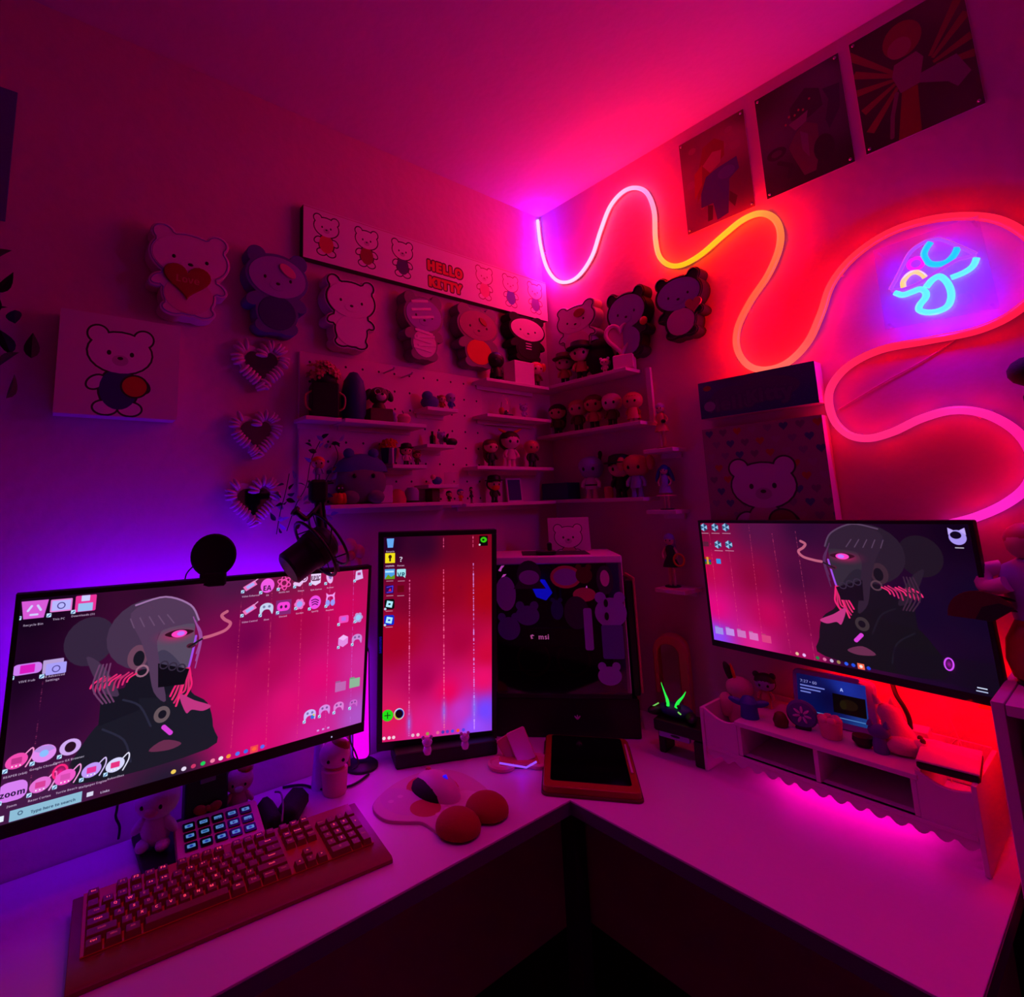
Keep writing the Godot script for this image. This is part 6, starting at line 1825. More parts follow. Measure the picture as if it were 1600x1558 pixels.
	p.rect(Vector2(tp[9].x - 14, 610), Vector2(28, 25), Color(1.0, 0.4, 0.25, 0.6))
	for t in [Vector2(961.1, 622.0), Vector2(982.7, 622.6), Vector2(1004.5, 623.3)]:
		p.rect(Vector2(t.x - 6, 617), Vector2(10, 7), Color(0.85, 0.7, 0.98, 0.8), 2)
	return p.im

func middle_picture() -> Image:
	var p := Paint.new(540, 960, Color.BLACK)
	p.field([[Vector2(12.8, 16.6), Color8(34, 0, 34)], [Vector2(187.9, 37.6), Color8(52, 4, 40)], [Vector2(380.9, 28.2), Color8(104, 2, 34)], [Vector2(519.6, 23.0), Color8(128, 2, 30)], [Vector2(126.5, 280.9), Color8(124, 2, 44)], [Vector2(316.6, 259.8), Color8(146, 2, 34)], [Vector2(512.8, 301.1), Color8(168, 4, 20)], [Vector2(65.9, 489.6), Color8(166, 2, 38)], [Vector2(381.8, 511.4), Color8(170, 2, 62)], [Vector2(191.3, 680.3), Color8(172, 2, 84)], [Vector2(512.6, 582.8), Color8(206, 6, 60)], [Vector2(38.1, 846.1), Color8(222, 22, 90)], [Vector2(318.1, 751.8), Color8(232, 4, 92)], [Vector2(496.1, 705.7), Color8(236, 14, 106)], [Vector2(192.6, 921.2), Color8(226, 24, 130)], [Vector2(382.4, 849.2), Color8(196, 50, 196)], [Vector2(505.9, 861.0), Color8(112, 68, 255)], [Vector2(447.1, 932.0), Color8(150, 76, 255)], [Vector2(286.9, 930.8), Color8(214, 40, 160)]])
	sparkle(p, Vector2(126.0, 204.5), Vector2(127.7, 944.3), Color(1, 0.45, 0.7, 0.9), 31, 2.6)
	sparkle(p, Vector2(293.8, 165.6), Vector2(299.6, 938.2), Color(1, 0.4, 0.6, 0.9), 32, 2.6)
	sparkle(p, Vector2(445.0, 140.6), Vector2(450.4, 947.6), Color(0.85, 0.6, 1, 0.9), 33, 2.6)
	sparkle(p, Vector2(293.3, 9.8), Vector2(293.4, 66.0), Color(1, 0.4, 0.6, 0.8), 34, 2.4)
	sparkle(p, Vector2(443.3, 4.9), Vector2(443.3, 61.7), Color(1, 0.4, 0.6, 0.8), 35, 2.4)
	for t in [[Vector2(295.8, 749.9), Vector2(299.6, 938.2)], [Vector2(450.3, 732.7), Vector2(450.4, 947.6)], [Vector2(126.9, 824.9), Vector2(127.7, 944.3)]]:
		p.glow((t[0] + t[1]) / 2, Vector2(26, 110), Color(0.5, 0.5, 1.0, 0.75))
	var w := 24.0
	var at: Vector2 = Vector2(31.4, 26.4)
	p.poly([at + Vector2(-18, -20), at + Vector2(18, -20), at + Vector2(13, 24), at + Vector2(-13, 24)], Color(0.4, 0.66, 0.95))
	tiny(p, "Recycle", at + Vector2(0, 42), 8)
	at = Vector2(30.5, 99.6)
	p.rect(at - Vector2(w, w), Vector2(w, w) * 2, Color(0.95, 0.88, 0.1), 2)
	p.disc(at + Vector2(0, -6), Vector2(8, 9), Color(0.2, 0.1, 0.05))
	p.rect(at + Vector2(-4, 0), Vector2(8, 16), Color(0.2, 0.1, 0.05))
	tiny(p, "Keyhole", at + Vector2(0, 38), 8)
	at = Vector2(83.1, 95.5)
	p.text(lettering("?"), at + Vector2(0, 12), 24, Color(0.85, 0.85, 0.9))
	tiny(p, "Parsec", at + Vector2(0, 42), 8)
	at = Vector2(29.5, 175.7)
	p.rect(at - Vector2(w, w), Vector2(w, w) * 2, Color(0.3, 0.62, 0.9), 2)
	p.poly([at + Vector2(-24, 24), at + Vector2(-8, 2), at + Vector2(6, 14), at + Vector2(24, 4), at + Vector2(24, 24)], Color(0.4, 0.6, 0.1))
	p.rect(at + Vector2(-22, -16), Vector2(42, 9), Color(0.7, 0.9, 1.0), 2)
	at = Vector2(85.2, 172.1)
	p.rect(at - Vector2(22, 18), Vector2(44, 34), Color(0.65, 0.9, 0.95), 4)
	p.text(lettering("VR"), at + Vector2(0, 9), 22, Color(0.02, 0.25, 0.35))
	p.poly([at + Vector2(6, 14), at + Vector2(20, 14), at + Vector2(19, 26)], Color(0.65, 0.9, 0.95))
	at = Vector2(28.6, 248.6)
	p.rect(at - Vector2(20, 20), Vector2(40, 40), Color(0.2, 0.03, 0.35), 2)
	p.stroke([at + Vector2(-12, 14), at + Vector2(14, 12), at + Vector2(16, -16), at + Vector2(-12, -10)], 4, Color(0.3, 0.25, 0.95))
	p.poly([at + Vector2(-6, 8), at + Vector2(4, -6), at + Vector2(10, 8)], Color(0.95, 0.1, 0.3))
	at = Vector2(82.7, 248.2)
	p.rect(at - Vector2(16, 16), Vector2(32, 32), Color(0.4, 0.02, 0.08), 2)
	for q in [[Vector2(29.2, 318.2), Color(0.03, 0.05, 0.05)], [Vector2(28.3, 393.7), Color(0.05, 0.15, 0.8)]]:
		at = q[0]
		p.rect(at - Vector2(w, w), Vector2(w, w) * 2, q[1], 9)
		var sq := []
		for k in 4:
			sq.append(at + Vector2.from_angle(TAU * k / 4 + 1.0) * 21)
		p.poly(sq, Color(0.68, 0.92, 1.0))
		p.disc(at, Vector2(6, 4), q[1])
		p.disc(at + Vector2(-20, 22), Vector2(6, 6), Color(0.7, 0.8, 0.9))
	for q in [Vector2(32.3, 136.3), Vector2(29.8, 209.2), Vector2(30.4, 279.0), Vector2(27.9, 351.4), Vector2(28.5, 426.9), Vector2(85.5, 211.8), Vector2(82.9, 281.7)]:
		p.rect(q - Vector2(17, 2), Vector2(34, 3), Color(0.85, 0.8, 0.85, 0.7))
	at = Vector2(499.6, 28.7)
	p.rect(at - Vector2(24, 22), Vector2(44, 50), Color(0.02, 0.02, 0.02), 3)
	p.disc(at + Vector2(-1, -2), Vector2(17, 14), Color(0.2, 0.75, 0.05))
	p.disc(at + Vector2(-3, -2), Vector2(6, 5), Color(0.02, 0.12, 0.02))
	p.disc(at + Vector2(-22, 22), Vector2(5, 5), Color(0.8, 0.8, 0.85))
	at = Vector2(24.4, 838.8)
	p.disc(at, Vector2(27, 27), Color(0.1, 0.85, 0.05))
	p.stroke([at + Vector2(-13, 0), at + Vector2(13, 0)], 4, Color(0.02, 0.2, 0.02))
	p.stroke([at + Vector2(0, -13), at + Vector2(0, 13)], 4, Color(0.02, 0.2, 0.02))
	at = Vector2(79.3, 836.7)
	p.disc(at, Vector2(25, 27), Color(0.75, 0.8, 0.95))
	p.disc(at + Vector2(-2, 3), Vector2(21, 22), Color(0.75, 0.75, 0.1))
	p.disc(at + Vector2(2, -1), Vector2(20, 21), Color(0.1, 0.12, 0.6))
	p.disc(at, Vector2(17, 18), Color(0.01, 0.01, 0.01))
	var tc := [Color(0.95, 0.85, 0.9), Color(0.95, 0.85, 0.9), Color(0.95, 0.8, 0.88), Color(0.9, 0.7, 0.8), Color(0.95, 0.7, 0.8), Color(0.6, 0.6, 0.3), Color(0.9, 0.4, 0.6), Color(0.3, 0.2, 0.7), Color(0.4, 0.2, 0.75), Color(0.3, 0.3, 0.9), Color(1.0, 0.3, 0.15), Color(0.35, 0.25, 0.9)]
	var tp := [Vector2(8.6, 946.6), Vector2(32.8, 946.2), Vector2(54.1, 947.0), Vector2(146.2, 946.3), Vector2(171.0, 945.9), Vector2(217.7, 944.8), Vector2(268.0, 947.0), Vector2(293.3, 946.6), Vector2(315.5, 947.4), Vector2(341.0, 947.0), Vector2(368.1, 945.2), Vector2(395.4, 946.5)]
	for k in 12:
		p.disc(Vector2(tp[k].x, 943), Vector2(8, 8), tc[k])
	return p.im

func right_picture() -> Image:
	var p := Paint.new(1024, 570, Color.BLACK)
	p.field([[Vector2(10.2, 14.6), Color8(122, 6, 52)], [Vector2(279.8, 12.3), Color8(82, 16, 62)], [Vector2(500.8, 15.8), Color8(42, 8, 44)], [Vector2(817.0, 7.6), Color8(22, 3, 28)], [Vector2(997.2, 23.7), Color8(10, 1, 22)], [Vector2(23.9, 230.1), Color8(190, 6, 74)], [Vector2(248.4, 241.7), Color8(138, 4, 50)], [Vector2(445.9, 224.4), Color8(70, 8, 50)], [Vector2(33.5, 414.8), Color8(226, 8, 124)], [Vector2(284.0, 408.4), Color8(190, 4, 82)], [Vector2(471.2, 407.0), Color8(126, 4, 62)], [Vector2(14.7, 554.6), Color8(140, 70, 250)], [Vector2(206.3, 548.3), Color8(222, 30, 140)], [Vector2(426.6, 545.4), Color8(160, 10, 84)], [Vector2(847.3, 325.5), Color8(16, 6, 36)], [Vector2(1024.7, 278.6), Color8(12, 4, 34)], [Vector2(854.8, 523.0), Color8(26, 6, 40)], [Vector2(987.1, 532.8), Color8(14, 6, 28)], [Vector2(594.3, 535.4), Color8(34, 8, 44)]])
	sparkle(p, Vector2(43.1, 8.0), Vector2(39.6, 520.0), Color(1, 0.35, 0.5, 0.9), 51)
	sparkle(p, Vector2(136.1, 99.7), Vector2(135.9, 503.5), Color(1, 0.35, 0.5, 0.8), 52)
	sparkle(p, Vector2(250.3, 6.6), Vector2(244.6, 527.0), Color(1, 0.35, 0.5, 0.8), 53)
	sparkle(p, Vector2(352.7, 34.6), Vector2(362.5, 558.6), Color(1, 0.35, 0.5, 0.8), 54)
	sparkle(p, Vector2(454.3, 32.9), Vector2(457.8, 572.4), Color(0.9, 0.35, 0.5, 0.8), 55)
	portrait(p, Vector2(697.0, 153.2), 122, -1.0, 0.55)
	p.poly([Vector2(742.1, 457.6), Vector2(1028.5, 462.3), Vector2(1024.1, 553.4), Vector2(737.9, 554.9)], Color(0.06, 0.04, 0.1, 0.5))
	for q in [Vector2(16.5, 21.0), Vector2(76.3, 20.4), Vector2(133.7, 19.7), Vector2(82.0, 104.9), Vector2(139.0, 102.7)]:
		var at: Vector2 = q
		var hx := []
		for k in 6:
			hx.append(at + Vector2.from_angle(TAU * k / 6 + PI / 6) * 20)
		p.poly(hx, Color(0.55, 0.75, 0.9))
		p.poly([at, hx[0], hx[1]], Color(0.12, 0.25, 0.4))
		p.poly([at, hx[2], hx[3]], Color(0.2, 0.35, 0.5))
		p.poly([at, hx[4], hx[5]], Color(0.12, 0.25, 0.4))
		p.rect(at + Vector2(-22, 28), Vector2(44, 3), Color(0.85, 0.8, 0.85, 0.7))
	var at: Vector2 = Vector2(16.1, 104.2)
	p.rect(at - Vector2(16, 12), Vector2(32, 24), Color(0.3, 0.12, 0.2, 0.8), 2)
	at = Vector2(15.7, 186.7)
	p.rect(at - Vector2(18, 18), Vector2(36, 12), Color(0.7, 0.15, 0.1))
	p.rect(at - Vector2(18, 6), Vector2(36, 12), Color(0.15, 0.15, 0.6))
	p.rect(at + Vector2(-18, 6), Vector2(36, 12), Color(0.15, 0.45, 0.15))
	p.rect(at - Vector2(6, 18), Vector2(12, 36), Color(0.85, 0.6, 0.2))
	at = Vector2(74.5, 186.1)
	p.rect(at - Vector2(12, 12), Vector2(24, 24), Color(0.2, 0.55, 0.9), 3)
	at = Vector2(989.5, 41.5)
	p.disc(at + Vector2(0, 4), Vector2(24, 26), Color(0.66, 0.58, 0.95))
	p.disc(at + Vector2(-4, -4), Vector2(15, 13), Color(0.05, 0.02, 0.12))
	for s in [-1, 1]:
		p.poly([at + Vector2(s * 24, -4), at + Vector2(s * 23, -30), at + Vector2(s * 6, -20)], Color(0.75, 0.66, 0.98))
	p.rect(at + Vector2(-12, 38), Vector2(24, 4), Color(0.85, 0.85, 0.9, 0.8))
	for q in [[Vector2(32.7, 521.2), Color(0.62, 0.55, 0.9)], [Vector2(89.4, 517.4), Color(0.75, 0.55, 0.9)], [Vector2(146.7, 516.2), Color(0.8, 0.45, 0.75)], [Vector2(204.6, 517.4), Color(0.85, 0.45, 0.75)], [Vector2(263.1, 518.0), Color(0.85, 0.25, 0.5)]]:
		folder(p, q[0], q[1], 1.1)
	at = Vector2(902.1, 486.4)
	p.glow(at, Vector2(24, 34), Color(0.9, 0.1, 0.9, 0.7))
	p.stroke(Array(ellipse(at, Vector2(12, 21), 20, 0.2)), 5, Color(0.85, 0.3, 1.0), true)
	var tc := [Color(0.9, 0.75, 0.6), Color(0.9, 0.7, 0.95), Color(0.1, 0.5, 0.25), Color(0.85, 0.4, 0.6), Color(0.75, 0.7, 0.85), Color(0.6, 0.5, 0.3), Color(0.15, 0.35, 0.95), Color(0.1, 0.3, 0.9), Color(0.95, 0.4, 0.3), Color(0.1, 0.25, 0.85)]
	var tp := [Vector2(389.2, 574.2), Vector2(417.6, 573.3), Vector2(470.1, 572.3), Vector2(496.9, 571.5), Vector2(523.0, 570.7), Vector2(548.3, 572.5), Vector2(575.8, 571.2), Vector2(600.3, 570.4), Vector2(626.7, 569.2), Vector2(652.1, 570.4)]
	for k in 10:
		if k == 8:
			p.rect(Vector2(tp[k].x - 12, 545), Vector2(24, 22), tc[k])
			p.disc(Vector2(tp[k].x, 556), Vector2(6, 6), Color(0.95, 0.9, 0.9))
		else:
			p.disc(Vector2(tp[k].x, 557), Vector2(7, 7), tc[k])
	p.rect(Vector2(966, 545), Vector2(26, 4), Color(0.8, 0.85, 0.95))
	p.rect(Vector2(962, 556), Vector2(30, 4), Color(0.7, 0.75, 0.9))
	return p.im

func monitors() -> void:
	# wide monitor on the left wing
	var b := facing(91.04, -4.33, -1.34)
	var o := thing("monitor", "wide black monitor with a crowded desktop, standing before the left wall", "monitor", Vector3(0.1882, 1.0769, 1.2551), "", b)
	screen_box(o, 0.68, 0.385, 0.008, 0.008, 0.009, 0.022, print_mat("left_screen", left_picture(), 0.35, 1.0))
	part(G.new().box(Vector3(0.255, -0.183, 0.003), Vector3(0.003, 0.003, 0.001), 0.0003), "power_light", lamp("tiny_white", Color(0.8, 0.8, 1.0), 0.7), o)
	var inv := b.inverse()
	var base_at := inv * (Vector3(0.1, DESK, 1.25) - o.position)
	part(G.new().at(base_at, inv).box(Vector3(0.0, 0.0065, 0.0175), Vector3(0.17, 0.012, 0.215), 0.004), "stand_base", M["black"], o)
	part(G.new().at(base_at, inv).box(Vector3(-0.02, 0.14, 0.0), Vector3(0.035, 0.27, 0.085), 0.006), "stand_neck", M["black"], o)
	part(G.new().at(base_at, inv).box(Vector3(0.0, 0.11, 0.0), Vector3(0.004, 0.012, 0.03), 0.001), "cable_slot", M["grey"], o)
	part(G.new().at(base_at, inv).box(Vector3(0.03, 0.3, 0.0), Vector3(0.09, 0.1, 0.1), 0.006), "mount", M["black_matte"], o)
	part(G.new().box(Vector3(0, 0.03, -0.043), Vector3(0.5, 0.012, 0.005), 0.001), "led_strip", lamp("strip_violet", Color(0.4, 0.1, 1.0), 0.8), o)
	# portrait monitor before the computer
	b = facing(64.99, -5.95, -0.73)
	o = thing("portrait_monitor", "narrow black monitor turned upright, with a red desktop, before the computer", "monitor", Vector3(0.1573, 1.054, 0.6854), "", b)
	var c := b * Vector3(0, -0.0045, 0)
	o.position += c
	screen_box(o, 0.327, 0.566, 0.014, 0.014, 0.013, 0.022, print_mat("middle_screen", middle_picture(), 0.35, 1.0))
	part(lettering_mesh("SAMSUNG", 0.0065), "brand_lettering", lamp("brand_blue_glow", Color(0.1, 0.05, 0.7), 0.6), o).transform = Transform3D(Basis(Vector3.BACK, PI / 2), Vector3(-0.1565, -0.01, 0.0028))  # blue glow put into the lettering, which is no lamp
	inv = b.inverse()
	base_at = inv * (Vector3(0.135, DESK, 0.662) - o.position)
	part(G.new().at(base_at, inv * facing(67.3)).box(Vector3(0, 0.018, 0), Vector3(0.275, 0.036, 0.085), 0.004), "stand_base", M["black"], o)
	part(G.new().at(base_at, inv * facing(67.3)).box(Vector3(0, 0.16, -0.018), Vector3(0.06, 0.26, 0.03), 0.004), "stand_neck", M["black_matte"], o)
	# monitor on the right wall
	b = facing(-7.95, -0.61, 0.77)
	o = thing("wall_monitor", "black monitor with a dark portrait desktop, fixed to the right wall above the riser", "monitor", Vector3(0.8714, 1.1723, 0.119), "", b)
	screen_box(o, 0.575, 0.335, 0.007, 0.008, 0.008, 0.016, print_mat("right_screen", right_picture(), 0.35, 1.0))
	inv = b.inverse()
	part(G.new().at(inv * (Vector3(0.8714, 1.17, 0.012) - o.position), inv).box(Vector3.ZERO, Vector3(0.12, 0.12, 0.022), 0.003), "wall_plate", M["black_matte"], o)
	part(G.new().at(inv * (Vector3(0.8714, 1.17, 0.045) - o.position), inv).box(Vector3.ZERO, Vector3(0.05, 0.05, 0.08), 0.003), "wall_arm", M["black_matte"], o)
	part(G.new().box(Vector3(0.06, -0.05, -0.0405), Vector3(0.42, 0.012, 0.005), 0.001), "led_strip", lamp("strip_red", Color(1.0, 0.03, 0.02), 0.9), o)
	solo(G.new().box(Vector3(1.132, 1.004, 0.1), Vector3(0.03, 0.004, 0.12), 0.001), "unseen_strip_end", M["strip_red"], "short unseen red LED strip end between the wall monitor and the cabinet, placed to redden the riser end", "led strip")  # unseen strip for the light that reddens the riser end
	solo(G.new().tube(smooth_path([Vector3(0.9691, 1.001, 0.07), Vector3(0.9779, 0.974, 0.085), Vector3(0.9899, 0.9517, 0.09), Vector3(0.9942, 0.9278, 0.085), Vector3(0.9872, 0.8879, 0.06)], 6), 0.0045, 8), "monitor_cable", M["black"], "thick black cable dropping from the wall monitor behind the riser", "cable")
	solo(G.new().tube(smooth_path([Vector3(0.012, 0.86, 1.4), Vector3(0.012, 0.8115, 1.4027), Vector3(0.014, 0.795, 1.4043), Vector3(0.013, 0.7741, 1.3965), Vector3(0.012, 0.7516, 1.3974)], 6), 0.0025, 6), "power_cable", M["black"], "thin black cable running down the wall under the left end of the wide monitor", "cable")
# ---------------------------------------------------------------- keyboard
func keyboard() -> void:
	var u := 0.0208
	var b := Basis(Vector3(0.09, 0, -0.996).normalized(), Vector3.UP, Vector3(0.996, 0, 0.09).normalized())
	var o := thing("keyboard", "big rosy full-size keyboard with glowing red letters in front of the wide monitor", "keyboard", Vector3(0.298, DESK, 1.238), "", b)
	var side := PackedVector2Array([Vector2(-0.095, 0.001), Vector2(0.095, 0.001), Vector2(0.095, 0.007), Vector2(0.09, 0.0105), Vector2(0.05, 0.0135), Vector2(-0.09, 0.0255), Vector2(-0.095, 0.023)])
	# profile drawn in (depth, height), swept along the width
	part(G.new().at(Vector3.ZERO, Basis(Vector3.BACK, Vector3.UP, Vector3.LEFT)).extr(side, -0.2525, 0.2525, 0.001), "case", M["key_pink"], o)
	var slope := atan2(0.012, 0.14)
	var tilt := Basis(Vector3.RIGHT, slope)
	part(G.new().at(Vector3(0, 0.0215, -0.0235), tilt).box(Vector3.ZERO, Vector3(0.475, 0.002, 0.136), 0.0005), "backlit_plate", lamp("key_glow", Color(0.85, 0.03, 0.12), 0.13), o)
	var g := G.new()
	for s in [-1.0, 1.0]:
		g.box(Vector3(s * 0.24, 0.004, -0.04), Vector3(0.012, 0.006, 0.06), 0.001)
	part(g, "foot", M["black"], o)
	var rows := [
		["Esc", 1, "", 1, "F1", 1, "F2", 1, "F3", 1, "F4", 1, "", 0.5, "F5", 1, "F6", 1, "F7", 1, "F8", 1, "", 0.5, "F9", 1, "F10", 1, "F11", 1, "F12", 1, "", 0.25, "Prt", 1, "Scr", 1, "Brk", 1],
		["`", 1, "1 !", 1, "2 @", 1, "3 #", 1, "4 $", 1, "5 %", 1, "6 ^", 1, "7 &", 1, "8 *", 1, "9 (", 1, "0 )", 1, "- _", 1, "= +", 1, "Back", 2, "", 0.25, "Ins", 1, "Home", 1, "PgUp", 1, "", 0.25, "Num", 1, "/", 1, "*", 1, "-", 1],
		["Tab", 1.5, "Q", 1, "W", 1, "E", 1, "R", 1, "T", 1, "Y", 1, "U", 1, "I", 1, "O", 1, "P", 1, "[ {", 1, "] }", 1, "\\", 1.5, "", 0.25, "Del", 1, "End", 1, "PgDn", 1, "", 0.25, "7", 1, "8", 1, "9", 1, "+", -1],
		["Caps", 1.75, "A", 1, "S", 1, "D", 1, "F", 1, "G", 1, "H", 1, "J", 1, "K", 1, "L", 1, "; :", 1, "'", 1, "Enter", 2.25, "", 3.5, "4", 1, "5", 1, "6", 1],
		["Shift", 2.25, "Z", 1, "X", 1, "C", 1, "V", 1, "B", 1, "N", 1, "M", 1, ", <", 1, ". >", 1, "/ ?", 1, "Shift", 2.75, "", 1.25, "^", 1, "", 1.25, "1", 1, "2", 1, "3", 1, "Ent", -1],
		["Ctrl", 1.25, "Win", 1.25, "Alt", 1.25, " ", 6.25, "Alt", 1.25, "Fn", 1.25, "Menu", 1.25, "Ctrl", 1.25, "", 0.25, "<", 1, "v", 1, ">", 1, "", 0.25, "0", 2, ".", 1]]
	var caps := {}
	var rng := RandomNumberGenerator.new()
	rng.seed = 9
	var bright := lamp("legend_bright", Color(1.0, 0.25, 0.36), 1.0)
	var soft := lamp("legend_soft", Color(0.72, 0.14, 0.28), 0.7)
	for r in 6:
		var x := -11.25 * u
		var z := -0.095 + 0.012 + (0.5 + r + (0.25 if r > 0 else 0.0)) * u
		for k in range(0, rows[r].size(), 2):
			var s: String = rows[r][k]
			var w: float = absf(rows[r][k + 1])
			var tall: bool = rows[r][k + 1] < 0
			if s != "":
				var key := "%s %s" % [w, tall]
				var d := (2.0 * u if tall else u) - 0.0028
				if not caps.has(key):
					caps[key] = keycap(w * u - 0.0028, d).mesh()
				var zz := z + (u / 2 if tall else 0.0)
				var at := Vector3(x + w * u / 2, 0.0232 - (zz + 0.0235) * tan(slope) + rng.randf_range(-0.0003, 0.0003), zz)
				var cap := shared(caps[key], "key", M["key_pink"], o, at, tilt)
				if s != " ":
					var lg := part(lettering_mesh(s, 0.0054 if s.length() < 3 else 0.0036), "legend", bright if rng.randf() < 0.45 else soft, cap)
					lg.transform = Transform3D(Basis(Vector3.RIGHT, -PI / 2), Vector3(0, 0.01015, -0.002))
			x += w * u

func keycap(w: float, d: float) -> G:
	var g := G.new()
	var h := 0.01
	var i := 0.0022
	var lo := [Vector3(-w / 2, 0, -d / 2), Vector3(w / 2, 0, -d / 2), Vector3(w / 2, 0, d / 2), Vector3(-w / 2, 0, d / 2)]
	var hi := [Vector3(-w / 2 + i, h, -d / 2 + i * 0.6), Vector3(w / 2 - i, h, -d / 2 + i * 0.6), Vector3(w / 2 - i, h, d / 2 - i * 1.3), Vector3(-w / 2 + i, h, d / 2 - i * 1.3)]
	var nn := [Vector3(0, 0.2, -1), Vector3(1, 0.2, 0), Vector3(0, 0.3, 1), Vector3(-1, 0.2, 0)]
	for k in 4:
		var j := (k + 1) % 4
		var n: Vector3 = nn[k].normalized()
		g.quad(lo[k], lo[j], hi[j].lerp(lo[j], 0.1), hi[k].lerp(lo[k], 0.1), n)
		g.tri(hi[k].lerp(lo[k], 0.1), hi[j].lerp(lo[j], 0.1), hi[j] * Vector3(0.97, 1, 0.97), n, n, Vector3.UP)
		g.tri(hi[k].lerp(lo[k], 0.1), hi[j] * Vector3(0.97, 1, 0.97), hi[k] * Vector3(0.97, 1, 0.97), n, Vector3.UP, Vector3.UP)
	var t := []
	for k in 4:
		t.append(hi[k] * Vector3(0.97, 1, 0.97))
	g.quad(t[0], t[1], t[2], t[3], Vector3.UP)
	return g

# ---------------------------------------------------------------- things on the left wing
func soft_bear(label: String, at: Vector3, h: float, yaw: float, fur: Material, patch: Material) -> Node3D:
	var o := thing("plush_bear", label, "plush toy", at, "", facing(yaw))
	part(G.new().ell(Vector3(0, h * 0.26, 0), Vector3(h * 0.22, h * 0.25, h * 0.18), 18), "body", fur, o)
	part(G.new().ell(Vector3(0, h * 0.66, 0.0), Vector3(h * 0.32, h * 0.27, h * 0.26), 20), "head", fur, o)
	for s in [-1.0, 1.0]:
		part(G.new().ell(Vector3(s * h * 0.22, h * 0.88, 0), Vector3(h * 0.1, h * 0.11, h * 0.05), 12), "ear", fur, o)
		part(G.new().at(Vector3(s * h * 0.22, h * 0.32, h * 0.06), Basis(Vector3.BACK, s * 0.7)).ell(Vector3.ZERO, Vector3(h * 0.07, h * 0.15, h * 0.07), 12), "arm", fur, o)
		part(G.new().ell(Vector3(s * h * 0.14, h * 0.08, h * 0.12), Vector3(h * 0.1, h * 0.08, h * 0.13), 12), "leg", fur, o)
		part(G.new().ell(Vector3(s * h * 0.13, h * 0.64, h * 0.235), Vector3(h * 0.028, h * 0.034, h * 0.02), 10), "eye", M["black_gloss"], o)
	part(G.new().ell(Vector3(0, h * 0.57, h * 0.23), Vector3(h * 0.1, h * 0.07, h * 0.06), 12), "muzzle", patch, o)
	return o

